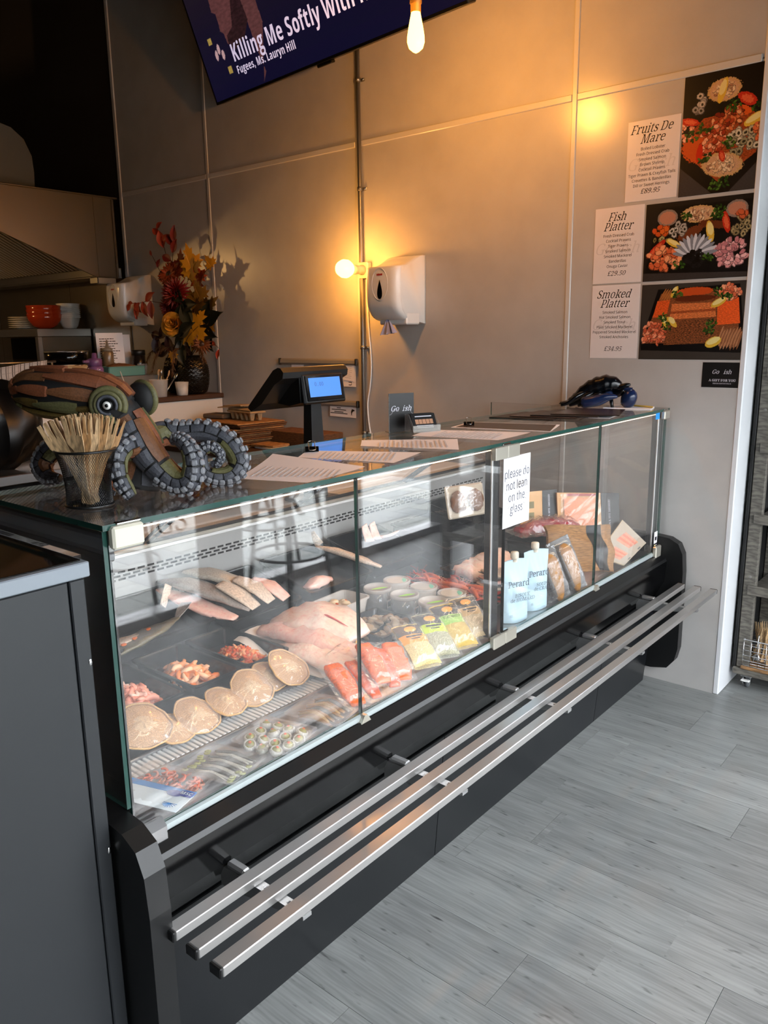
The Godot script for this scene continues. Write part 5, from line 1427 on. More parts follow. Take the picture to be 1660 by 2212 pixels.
func arm(o: Node3D, p: Array, rr: Array, away: Vector3, k_z: float, start: float):
	var under := 0.0
	var pts := smooth(p, 5)
	var rad := smooth_f(rr, 5)
	var sp := Spine.new(pts, rad, 1.0)
	sp.look_from(away, k_z)
	var part := obj(MB.new(0).tube(pts, rad, 12, true, 1.0, Vector3(0, 0, 1)), "arm", "oct_black", o)
	var length := 0.0
	for i in pts.size() - 1: length += (pts[i + 1] - pts[i]).length()
	var n := int(length / 0.075) + 1
	for k in n:
		var t0 := float(k) / n + 0.012
		var t1 := float(k + 1) / n - 0.008
		for j in 3:
			var a := under + PI + (j - 1) * 1.25
			var m: String = ["oct_olive", "oct_terra", "oct_olive"][j] if (k + j) % 3 else ["oct_brown", "oct_brown", "oct_slate"][j]
			if k > n * 0.72 and j != 1: m = "oct_slate"
			obj(shard(sp, t0, t1, a - 0.56, a + 0.56, 0.0028, 0.25), "shard", m, part)
	for k in int(length / 0.022):
		var t0: float = float(k) / int(length / 0.022) + 0.003
		for a in [-0.92, 0.0, 0.92]:
			obj(shard(sp, t0, t0 + 0.019 / length, a - 0.43, a + 0.43, 0.0012 if a == 0.0 else 0.0022, 0.1), "rib", "oct_slate", part)
	# two rows of suckers under the arm
	var ns := int(length * (1.0 - start) / 0.0125)
	for k in ns:
		var t := lerpf(start, 0.965, float(k) / ns)
		for s in [-1.0, 1.0]:
			var a: float = under + s * 0.42
			var c := sp.at(t, a, 0.002)
			var out: Vector3 = (sp.at(t, a, 0.01) - c).normalized()
			var al: Vector3 = (sp.at(min(t + 0.02, 1.0), a) - sp.at(t, a)).normalized()
			var x: float = (sp.at(t, a) - sp.at(t, a + PI)).length() * 0.5
			var q: float = clamp(x * 0.36, 0.0016, 0.0062)
			var tt := facing(c, al, al.cross(out) * -1.0)
			var mb := MB.new().box(Vector3(-q, -q, -0.002), Vector3(q, q, q * 0.75), q * 0.4, Transform3D(Basis(al, out.cross(al), out), c))
			var su := obj(mb, "sucker", "oct_pale", part)
			if q > 0.003: su.set_meta("hollow", true)

func build_fork_pot():
	var at := Vector3(0.762, 1.2062, 2.535)
	var o := thing("mesh_pot", "black wire mesh pot of wooden forks beside the octopus", "pot", at)
	var R0 := 0.042
	var R1 := 0.054
	var H := 0.106
	var waist := func(v: float): return lerpf(R0, R1, v) - 0.006 * sin(v * PI)
	var mb := MB.new()
	var n := 72
	for s in [-1.0, 1.0]:
		for k in n:
			var pts := []
			for i in 15:
				var v := i / 14.0
				var a: float = TAU * k / n + s * v * 1.25
				var r: float = waist.call(v)
				pts.append(Vector3(cos(a) * r, v * H, sin(a) * r))
			mb.tube(pts, 0.00042, 3, false)
	obj(mb, "mesh_wall", "black_satin", o).set_meta("kind", "stuff")
	obj(MB.new(0).tube(ring(Vector3(0, H, 0), R1, R1, 36, Vector3.RIGHT, Vector3.BACK), 0.0024, 8, false), "rim", "black_satin", o)
	obj(MB.new(0).tube(ring(Vector3(0, 0.003, 0), R0, R0, 36, Vector3.RIGHT, Vector3.BACK), 0.003, 8, false), "foot_ring", "black_satin", o)
	obj(MB.new(0).lathe([Vector2(0, 0.001), Vector2(R0, 0.001), Vector2(R0, 0.002), Vector2(0, 0.002)], 28), "bottom", "black_satin", o)
	# forks: right group faces the room, left group leans out to the left
	var m := wood_fork_mesh()
	var rx := Vector3(0.768, 0, -0.641)
	var nz := Vector3(0.641, 0, 0.768)
	var list := []
	for k in 8: list.append([-0.006 + 0.0035 * k, 0.018 - 0.0046 * k, 0.04 + 0.045 * k, 0.20 - 0.055 * k])
	for k in 6: list.append([-0.014 + 0.002 * k, 0.012 - 0.0046 * k, -0.36 + 0.05 * k, 0.14 - 0.06 * k])
	for k in 4: list.append([0.004 - 0.003 * k, -0.016 - 0.001 * k, -0.16 + 0.11 * k, -0.20])
	for i in list.size():
		var e = list[i]
		var foot: Vector3 = at + Vector3(0, 0.004, 0) + rx * (e[0] - sin(e[2]) * 0.06) * 0.55 + nz * (e[1] - sin(e[3]) * 0.05) * 0.55
		var up: Vector3 = (Vector3.UP + rx * sin(e[2]) + nz * sin(e[3])).normalized()
		var x: Vector3 = (rx - up * rx.dot(up)).normalized()
		x = (x + up.cross(x) * (0.15 * ((i * 7) % 5 - 2))).normalized()
		var f := put(m, "wooden_fork", ["birch", "birch_warm", "birch"][i % 3])
		f.transform = facing(foot, x, up) * Transform3D(Basis.from_scale(Vector3(1.22, 1.04, 1)), Vector3.ZERO)
		tag(f, "pale wooden fork in the black mesh pot, %s of the %s" % [ORD[i if i < 8 else (i - 8 if i < 14 else i - 14)], "fan facing the room" if i < 8 else ("bunch leaning left" if i < 14 else "row at the back")], "fork", "wooden forks in the mesh pot")

# ---------------------------------------------------------------- kitchen and serving side
func build_kitchen():
	# extraction hood: folded steel end, sloping filters, gutter
	var h := thing("extraction_hood", "steel kitchen extraction hood with sloping baffle filters", "hood")
	obj(MB.new().prism(PackedVector2Array([Vector2(0.06, 1.925), Vector2(0.06, 2.445), Vector2(1.35, 2.445), Vector2(1.35, 2.36), Vector2(0.22, 1.925)]), 0.012, Transform3D(Basis(Vector3(0, 0, 1), Vector3(0, 1, 0), Vector3(-1, 0, 0)), Vector3(-2.965, 0, 0))), "end_panel", "steel_dull", h)
	obj(MB.new().box(Vector3(-5.6, 2.445, 0.02), Vector3(-2.962, 2.457, 1.36), 0.003), "top_panel", "steel_dull", h)
	obj(MB.new().box(Vector3(-2.9645, 1.93, 0.055), Vector3(-2.955, 2.44, 0.072), 0.002).box(Vector3(-2.9645, 1.93, 0.20), Vector3(-2.9615, 2.44, 0.206)), "fold", "steel_dull", h)
	obj(MB.new().box(Vector3(-5.6, 1.925, 0.02), Vector3(-2.978, 1.995, 0.10), 0.003).box(Vector3(-5.6, 1.925, 0.101), Vector3(-2.978, 1.935, 0.20), 0.002).box(Vector3(-5.6, 1.936, 0.19), Vector3(-2.978, 1.99, 0.20), 0.002), "gutter", "steel_fine", h)
	obj(MB.new().box(Vector3(-5.6, 2.30, 1.32), Vector3(-2.978, 2.445, 1.345), 0.003), "front_panel", "steel_dull", h)
	var lo := Vector3(0, 1.985, 0.21)
	var hi := Vector3(0, 2.40, 0.98)
	obj(MB.new().quad_box(lo, hi, -5.6, -2.98), "filter_back", "black_matte", h)
	var dirn := (hi - lo).normalized()
	var slat := MB.new().box(Vector3(-0.016, 0, 0), Vector3(0.016, 0.86, 0.012), 0.004).mesh()
	for k in 44:
		var o := put(slat, "baffle", "baffle", h)
		o.transform = facing(Vector3(-3.015 - 0.052 * k, lo.y + 0.008, lo.z), Vector3(1, 0, 0), dirn)
	var sw := obj(MB.new().box(Vector3(-2.93, 1.872, 0.16), Vector3(-2.83, 1.918, 0.30), 0.006), "light_box", "steel_fine")
	tag(sw, "small steel box fixed under the near end of the hood", "switch box")
	# ducting above
	var du := thing("duct_bend", "grey metal duct bend rising above the hood", "duct")
	var dp := smooth([Vector3(-4.6, 2.62, 0.55), Vector3(-3.9, 2.62, 0.55), Vector3(-3.62, 2.62, 0.55)], 2)
	var dm := MB.new()
	dm.prism(PackedVector2Array([Vector2(0.0, 2.46), Vector2(0.40, 2.46), Vector2(0.41, 2.62), Vector2(0.405, 2.72), Vector2(0.36, 2.82), Vector2(0.28, 2.88), Vector2(0.16, 2.905), Vector2(-0.6, 2.905), Vector2(-0.6, 2.46)]), 0.60, Transform3D(Basis(Vector3(0, 0, -1), Vector3(0, 1, 0), Vector3(1, 0, 0)), Vector3(-3.95, 0, 0.80)))
	obj(dm, "bend", "duct_grey", du)
	obj(MB.new().box(Vector3(-3.96, 2.457, 0.385), Vector3(-3.30, 2.475, 0.41), 0.003), "flange", "steel_fine", du)
	# steel gantry with crockery
	var g := thing("gantry_shelf", "steel kitchen gantry shelf below the hood carrying bowls and plates", "shelf")
	obj(MB.new().box(Vector3(-4.7, 1.535, 0.01), Vector3(-3.462, 1.592, 0.43), 0.003), "top_shelf", "steel_fine", g)
	obj(MB.new().box(Vector3(-3.50, 0.95, 0.395), Vector3(-3.462, 1.534, 0.43), 0.003), "post", "steel_fine", g)
	obj(MB.new().box(Vector3(-3.478, 0.95, 0.012), Vector3(-3.464, 1.534, 0.394), 0.002), "side_sheet", "steel_dull", g)
	obj(MB.new().box(Vector3(-4.7, 0.95, 0.01), Vector3(-3.48, 1.53, 0.03), 0.002), "back_sheet", "dark_wall", g)
	obj(MB.new().box(Vector3(-4.7, 0.86, 0.01), Vector3(-3.3, 0.949, 0.75), 0.003), "worktop", "steel_dull", g)
	obj(MB.new().box(Vector3(-4.65, 0.0, 0.05), Vector3(-3.35, 0.859, 0.70), 0.003), "base", "steel_dull", g)
	for k in 3:
		var b := obj(MB.new(0).lathe([Vector2(0, 0.0), Vector2(0.045, 0.0), Vector2(0.085, 0.022), Vector2(0.112, 0.060), Vector2(0.122, 0.104), Vector2(0.118, 0.105), Vector2(0.106, 0.062), Vector2(0.08, 0.028), Vector2(0.0, 0.010)], 32), "bowl", "terracotta")
		b.position = Vector3(-3.625, 1.593 + 0.030 * k, 0.278)
		tag(b, ["lowest", "middle", "topmost"][k] + " orange terracotta bowl in the stack on the steel shelf", "bowl", "")
	for k in 8:
		var b := obj(MB.new(0).lathe([Vector2(0, 0.0), Vector2(0.045, 0.0), Vector2(0.060, 0.02), Vector2(0.078, 0.075), Vector2(0.086, 0.086), Vector2(0.083, 0.0865), Vector2(0.074, 0.077), Vector2(0.056, 0.024), Vector2(0.0, 0.008)], 28), "white_bowl", "china")
		b.position = Vector3(-3.60, 1.593 + 0.0135 * k, 0.098)
		tag(b, "white bowl beside the orange bowls, %s from the bottom of its stack" % ORD[k], "bowl", "white bowls stacked on the steel shelf")
	for k in 6:
		var b := obj(MB.new(0).lathe([Vector2(0, 0.0), Vector2(0.07, 0.0), Vector2(0.085, 0.008), Vector2(0.135, 0.014), Vector2(0.134, 0.0165), Vector2(0.083, 0.0105), Vector2(0.0, 0.003)], 32), "plate", "china")
		b.position = Vector3(-3.90, 1.593 + 0.0145 * k, 0.27)
		tag(b, "white plate left of the orange bowls, %s from the bottom of its stack" % ORD[k], "plate", "white plates stacked on the steel shelf")
	var pt := obj(MB.new(0).lathe([Vector2(0, 0), Vector2(0.05, 0), Vector2(0.06, 0.10), Vector2(0.058, 0.10), Vector2(0.048, 0.004), Vector2(0, 0.004)], 20), "steel_pot", "rail_grey")
	pt.position = Vector3(-3.75, 0.952, 0.30)
	tag(pt, "small grey pot in the dark space under the steel shelf", "pot")
	# pass: white front, brown top, raised steel shelf
	var p := thing("serving_pass", "white-fronted kitchen pass with a brown wooden top and raised grey shelf", "counter")
	obj(MB.new().box(Vector3(-2.75, 1.136, 0.004), Vector3(-1.955, 1.166, 2.2), 0.004), "top", "wood_dark", p)
	var zz := [0.004, 0.62, 1.25, 2.19]
	for k in 3: obj(MB.new().box(Vector3(-2.0, 0.985, zz[k] + 0.0015), Vector3(-1.972, 1.135, zz[k + 1] - 0.0015), 0.002), "front_board", "white_gloss_board", p)
	obj(MB.new().box(Vector3(-2.74, 0.0, 0.004), Vector3(-2.001, 1.134, 2.19)), "carcass", "black_matte", p)
	obj(MB.new().box(Vector3(-2.75, 1.167, 0.23), Vector3(-2.30, 1.286, 1.7), 0.004), "raised_shelf", "rail_grey", p)
	obj(MB.new().box(Vector3(-1.999, 0.955, 0.004), Vector3(-1.955, 0.984, 2.19), 0.003), "steel_rail", "steel_fine", p)
	# bare bulb over the range
	var kb := thing("pendant_bulb", "bare warm bulb hanging over the kitchen range left of the hood's end", "lamp", Vector3(-4.0, 2.15, 1.75))
	obj(MB.new(0).lathe([Vector2(0, -0.06), Vector2(0.02, -0.055), Vector2(0.032, -0.03), Vector2(0.03, 0.0), Vector2(0.018, 0.05), Vector2(0, 0.052)], 18), "bulb", "bulb_glow", kb)
	obj(MB.new(0).tube([Vector3(0, 0.05, 0), Vector3(0, 2.05, 0)], 0.008, 8), "cord", "black_matte", kb)
	omni("kitchen_light", Vector3(-4.0, 2.145, 1.75), Color(1.0, 0.76, 0.46), LAMP_KITCHEN, 0.03)
	build_pass_items()
	build_flowers()
	# back counter beside the wall
	var bc := thing("back_counter", "low brown counter along the wall behind the till", "counter")
	obj(MB.new().box(Vector3(-1.95, 0.868, 0.012), Vector3(-0.30, 0.900, 0.56), 0.004), "top", "wood_dark", bc)
	obj(MB.new().box(Vector3(-1.93, 0.0, 0.014), Vector3(-0.32, 0.867, 0.54), 0.003), "body", "white_gloss_board", bc)
	for k in 13:
		var bag := MB.new(0)
		var s: float = 0.235 - 0.004 * (k % 3)
		var hh := 0.0085
		var warp := 0.004 * sin(k * 2.4)
		bag.sm(-1)
		bag.box(Vector3(-s, 0, -0.16), Vector3(s, hh, 0.17 + warp * 2.0), 0.003)
		var bo := obj(bag, "paper_bag", "kraft" if k % 3 else "kraft_pale")
		bo.transform = xf(Vector3(-1.55 + 0.010 * sin(k * 1.9), 0.9005 + 0.0106 * k, 0.215 + 0.006 * cos(k * 2.7)), Vector3(0.0, 3.0 * sin(k * 1.3) - 8.0, 0.0))
		tag(bo, "flat brown paper bag on the back counter, %s from the bottom of the pile" % ORD[k], "bag", "brown paper bags piled on the back counter")
	# egg box on the pile
	var eg := thing("egg_box", "pale cardboard egg box on top of the brown paper bags", "box", Vector3(-1.50, 1.040, 0.215), -0.15)
	obj(MB.new().box(Vector3(-0.13, 0.042, -0.055), Vector3(0.13, 0.052, 0.055), 0.004).box(Vector3(-0.124, 0.052, -0.05), Vector3(0.124, 0.066, 0.05), 0.006), "lid", "pulp", eg)
	for i in 5:
		for j in 2:
			obj(MB.new().lathe([Vector2(0.010, 0.0), Vector2(0.020, 0.043)], 6, Transform3D(Basis(), Vector3(-0.10 + 0.05 * i, 0.0, -0.026 + 0.052 * j))).lathe([Vector2(0, 0), Vector2(0.010, 0)], 6, Transform3D(Basis(), Vector3(-0.10 + 0.05 * i, 0.0, -0.026 + 0.052 * j))), "cup", "pulp", eg)
	for k in 2:
		var eb := obj(MB.new().box(Vector3(-0.10, 0, -0.06), Vector3(0.10, 0.006, 0.06), 0.002), "paper_wad", "pulp")
		eb.transform = xf(Vector3(-1.60 + 0.03 * k, 1.108 + 0.0075 * k, 0.20), Vector3(0, 12 - 20 * k, 3))
		tag(eb, ["lower", "upper"][k] + " folded pale paper wad on the egg box", "paper")
	var gp := obj(MB.new().box(Vector3(-0.08, 0, -0.06), Vector3(0.08, 0.026, 0.06), 0.006), "folded_cloth", "kraft_grey")
	gp.transform = xf(Vector3(-1.72, 1.0395, 0.24), Vector3(0, 10, 0))
	tag(gp, "grey-brown folded cloth beside the egg box on the bags", "cloth")
	for k in 2:
		var nb := obj(MB.new().box(Vector3(-0.09, 0, -0.065), Vector3(0.09, 0.012, 0.065), 0.002), "notebook", ["paper", "kraft_pale"][k])
		nb.transform = xf(Vector3(-1.20 - 0.02 * k, 0.9005 + 0.0125 * k, 0.29), Vector3(0, -8 + 10 * k, 0))
		tag(nb, ["white pad under another on the back counter", "tan notebook lying on a white pad on the back counter"][k], "notebook")
	var bx := obj(MB.new().box(Vector3(-0.15, 0, -0.10), Vector3(0.15, 0.03, 0.10), 0.003), "flat_box", "kraft_pale")
	bx.transform = xf(Vector3(-0.80, 0.9005, 0.33), Vector3(0, 6, 0))
	tag(bx, "flat tan cardboard box behind the till post", "box")
	var bk := obj(MB.new().box(Vector3(-0.22, 0, -0.09), Vector3(0.22, 0.085, 0.09), 0.003), "carton", "kraft")
	bk.transform = xf(Vector3(-1.12, 0.9005, 0.11), Vector3(0, -3, 0))
	tag(bk, "brown carton against the wall behind the till", "carton")
	# striped towels over a rail at the left
	for k in 2:
		var tw := MB.new(0)
		var ff := func(u: float, v: float):
			return Vector3(-1.93 - 0.05 * k + 0.010 * sin(u * 9.0 + k) + 0.012 * v, 1.395 - 0.23 * v - 0.03 * (u - 0.5) * (1.0 - v), 1.18 + 0.24 * k + (0.26 - 0.02 * v) * u + 0.01 * sin(v * 5.0))
		tw.grid(16, 10, ff)
		var to := obj(tw, "striped_towel", "stripe")
		tag(to, ["right-hand striped grey and white tea towel hanging at the left edge", "left-hand striped grey and white tea towel hanging at the left edge"][k], "towel")
	var tr := obj(MB.new(0).tube([Vector3(-1.955, 1.40, 1.12), Vector3(-1.955, 1.40, 1.75)], 0.006, 8).tube([Vector3(-1.955, 1.40, 1.14), Vector3(-1.99, 1.20, 1.14), Vector3(-1.99, 1.167, 1.14)], 0.005, 8), "towel_rail", "steel_fine")
	tag(tr, "thin steel rail carrying the striped towels on the pass", "rail")

func build_pass_items():
	# purple water bottle
	var b := thing("water_bottle", "translucent purple sports bottle with white scale marks behind the octopus", "bottle", Vector3(-2.13, 1.1665, 0.79))
	obj(MB.new(0).lathe([Vector2(0, 0), Vector2(0.040, 0.0), Vector2(0.046, 0.008), Vector2(0.047, 0.06), Vector2(0.043, 0.10), Vector2(0.047, 0.14), Vector2(0.046, 0.18), Vector2(0.038, 0.195), Vector2(0.0, 0.196)], 24), "body", "purple_clear", b)
	obj(MB.new(0).lathe([Vector2(0.0, 0.196), Vector2(0.041, 0.196), Vector2(0.042, 0.226), Vector2(0.036, 0.236), Vector2(0.016, 0.240), Vector2(0.014, 0.268), Vector2(0.0, 0.270)], 24), "cap", "purple", b)
	obj(MB.new().box(Vector3(-0.01, 0.214, 0.03), Vector3(0.012, 0.230, 0.075), 0.004), "loop", "purple", b)
	var mk := MB.new()
	for k in 9: mk.box(Vector3(0.0462, 0.03 + 0.018 * k, -0.006 if k % 2 else -0.003), Vector3(0.0478, 0.034 + 0.018 * k, 0.006 if k % 2 else 0.003))
	obj(mk, "scale_marks", "paper", b)
	# tubs on the raised shelf
	tub(Vector3(-2.40, 1.2865, 0.77), Vector3(0.07, 0.075, 0.12), "ivory_plastic", "", "ivory plastic tub on the raised shelf behind the purple bottle")
	var fb := tub(Vector3(-2.37, 1.2865, 0.47), Vector3(0.065, 0.06, 0.125), "teal_tub", "crumb_brown", "teal tub heaped with brown crumble on the raised shelf")
	var jar := thing("clear_tumbler", "small clear tumbler beside the teal tub on the raised shelf", "tumbler", Vector3(-2.34, 1.2865, 0.335))
	obj(MB.new(0).lathe([Vector2(0, 0), Vector2(0.026, 0), Vector2(0.032, 0.07), Vector2(0.030, 0.07), Vector2(0.024, 0.004), Vector2(0, 0.004)], 20), "glass", "clear_plastic", jar)
	var jb := thing("dark_jar", "dark jar with a black lid on the raised shelf behind the flowers", "jar", Vector3(-2.46, 1.2865, 0.28))
	obj(MB.new(0).lathe([Vector2(0, 0), Vector2(0.042, 0), Vector2(0.043, 0.12), Vector2(0, 0.121)], 20), "body", "smoke", jb)
	obj(MB.new(0).lathe([Vector2(0, 0.1215), Vector2(0.044, 0.1215), Vector2(0.044, 0.155), Vector2(0, 0.156)], 20), "lid", "black_plastic", jb)
	var sq := thing("squeeze_bottle", "clear squeeze sauce bottle with a nozzle on the raised shelf", "bottle", Vector3(-2.50, 1.2865, 0.475))
	obj(MB.new(0).lathe([Vector2(0, 0), Vector2(0.034, 0), Vector2(0.035, 0.14), Vector2(0.030, 0.150), Vector2(0, 0.151)], 20), "body", "sauce_body", sq)
	obj(MB.new(0).lathe([Vector2(0, 0.1515), Vector2(0.032, 0.1515), Vector2(0.032, 0.168), Vector2(0.012, 0.178), Vector2(0.003, 0.222), Vector2(0, 0.222)], 16), "nozzle", "smoke_pale", sq)
	# pans piled behind
	for k in 2:
		var pn := thing("black_pan", ["black pan under another on the raised shelf", "black pan with a wire rim on top of another on the raised shelf"][k], "pan", Vector3(-2.60, 1.2865 + 0.078 * k, 0.72 - 0.02 * k))
		obj(MB.new(0).lathe([Vector2(0, 0), Vector2(0.11, 0), Vector2(0.125, 0.02), Vector2(0.13, 0.075), Vector2(0.127, 0.075), Vector2(0.12, 0.022), Vector2(0, 0.006)], 28), "body", "black_gloss", pn)
		obj(MB.new(0).tube(ring(Vector3(0, 0.075, 0), 0.13, 0.13, 28, Vector3.RIGHT, Vector3.BACK), 0.003, 6, false), "rim", "steel_fine", pn)
		obj(MB.new(0).tube(smooth([Vector3(0.125, 0.06, 0.02), Vector3(0.16, 0.07, 0.01), Vector3(0.17, 0.072, -0.02), Vector3(0.125, 0.06, -0.05)], 3), 0.005, 8), "handle", "steel_fine", pn)
	# printed cards leaning under the dispenser
	var mc := sheet("menu_card", Vector2(0.17, 0.26), facing(Vector3(-2.56, 1.422, 0.415), Vector3(0.30, 0, -0.95), Vector3(-0.10, 1, 0)), "paper")
	tag(mc, "white printed card leaning on the raised shelf below the far dispenser", "card")
	obj(lines_mesh(0.13, 0.20, 13, 77), "small_print", "ink", mc)
	var ml := sheet("menu_card", Vector2(0.14, 0.25), facing(Vector3(-2.64, 1.416, 0.30), Vector3(0.55, 0, -0.83), Vector3(-0.10, 1, 0)), "paper")
	tag(ml, "blank back of a white card leaning behind the printed card", "card")
	# call bell, tub of cutlery, paper cup
	var bl := thing("call_bell", "small yellow desk call bell on the brown pass top", "bell", Vector3(-2.02, 1.1665, 0.555))
	obj(MB.new(0).lathe([Vector2(0, 0), Vector2(0.046, 0), Vector2(0.046, 0.006), Vector2(0, 0.008)], 24), "base", "black_plastic", bl)
	obj(MB.new(0).lathe([Vector2(0.044, 0.010), Vector2(0.042, 0.022), Vector2(0.030, 0.038), Vector2(0.010, 0.045), Vector2(0, 0.046)], 24), "dome", "bell_yellow", bl)
	obj(MB.new(0).lathe([Vector2(0.004, 0.045), Vector2(0.004, 0.058), Vector2(0, 0.059)], 10), "button", "chrome", bl)
	var tb := thing("plastic_tub", "clear plastic tub holding spoons on the pass beside the call bell", "tub", Vector3(-2.04, 1.1665, 0.43))
	obj(MB.new(0).lathe([Vector2(0, 0), Vector2(0.044, 0), Vector2(0.055, 0.098), Vector2(0.058, 0.099), Vector2(0.058, 0.103), Vector2(0.053, 0.102), Vector2(0.042, 0.004), Vector2(0, 0.004)], 24), "wall", "milky_tub", tb)
	for k in 4:
		var sp := obj(MB.new(0).tube([Vector3(0, 0, 0), Vector3(0.01, 0.12, 0.0)], 0.004, 6).blob(xf(Vector3(0.012, 0.14, 0), Vector3.ZERO, Vector3(0.006, 0.022, 0.012)), 8, 6), "spoon", "steel_fine" if k % 2 else "birch")
		sp.transform = xf(Vector3(-2.05 + 0.008 * k, 1.1725, 0.445 - 0.012 * k), Vector3(-14 + 9 * k, 30 * k, 8 - 12 * k))
		tag(sp, ["wooden spoon", "steel spoon"][k % 2] + (" leaning forward" if k < 2 else " leaning back") + " in the clear tub on the pass", "spoon")
	var cup := thing("paper_cup", "small white cup on the pass beside the dark vase", "cup", Vector3(-2.01, 1.1665, 0.285))
	obj(MB.new(0).lathe([Vector2(0, 0), Vector2(0.034, 0), Vector2(0.042, 0.082), Vector2(0.040, 0.082), Vector2(0.032, 0.003), Vector2(0, 0.003)], 24), "wall", "milky_tub", cup)
	obj(MB.new(0).lathe([Vector2(0, 0.004), Vector2(0.032, 0.004), Vector2(0.036, 0.05), Vector2(0, 0.05)], 20), "filling", "china", cup)
	var cl := obj(MB.new(0).tube([Vector3(-2.0, 1.18, 0.66), Vector3(-2.02, 1.33, 0.70)], 0.003, 6), "stirrer", "china")
	tag(cl, "thin white stick standing beside the octopus on the pass", "stick")

func tub(at: Vector3, h: Vector3, m: String, fill: String, label: String) -> Node3D:
	var o := thing("food_tub", label, "tub", at)
	var mb := MB.new()
	mb.box(Vector3(-h.x * 0.92, 0, -h.z * 0.94), Vector3(h.x * 0.92, 0.004, h.z * 0.94), 0.002)
	for s in [-1.0, 1.0]:
		mb.box(Vector3(s * h.x - 0.003, 0.002, -h.z), Vector3(s * h.x + 0.003, h.y, h.z), 0.002)
		mb.box(Vector3(-h.x, 0.002, s * h.z - 0.003), Vector3(h.x, h.y, s * h.z + 0.003), 0.002)
		mb.box(Vector3(s * h.x - 0.005, h.y - 0.008, -h.z - 0.005), Vector3(s * h.x + 0.005, h.y, h.z + 0.005), 0.002)
		mb.box(Vector3(-h.x - 0.005, h.y - 0.008, s * h.z - 0.005), Vector3(h.x + 0.005, h.y, s * h.z + 0.005), 0.002)
	obj(mb, "body", m, o)
	if fill: obj(MB.new(0).blob(xf(Vector3(0, h.y * 0.75, 0), Vector3.ZERO, Vector3(h.x * 0.9, h.y * 0.5, h.z * 0.9)), 28, 14, 0.12, 5), "filling", fill, o)
	return o

# ---------------------------------------------------------------- flowers
func leaf_mesh(kind: String) -> ArrayMesh:
	var mb := MB.new()
	if kind == "maple":
		var p := PackedVector2Array()
		for e in [[0, -0.10], [0.10, 0.02], [0.34, -0.08], [0.30, 0.08], [0.50, 0.16], [0.36, 0.24], [0.44, 0.44], [0.24, 0.40], [0.18, 0.52], [0.14, 0.50], [0.20, 0.74], [0.10, 0.72], [0.0, 1.0]]: p.append(Vector2(e[0], e[1]))
		for i in range(p.size() - 2, 0, -1): p.append(Vector2(-p[i].x, p[i].y))
		var ix := Geometry2D.triangulate_polygon(p)
		var bend := func(q: Vector2): return Vector3(q.x, q.y, -0.35 * q.x * q.x - 0.18 * q.y * q.y + 0.10 * abs(q.x))
		for i in range(0, ix.size(), 3): mb.tri(bend.call(p[ix[i]]), bend.call(p[ix[i + 1]]), bend.call(p[ix[i + 2]]))
	else:
		var w := 0.26 if kind == "oval" else 0.09
		mb.sm(0)
		mb.grid(4, 8, func(u: float, v: float): return Vector3((u - 0.5) * 2.0 * w * sin(PI * clamp(v * 0.96 + 0.02, 0, 1)), v, 0.25 * abs(u - 0.5) * w * 4.0 - 0.25 * v * v))
	return mb.mesh()

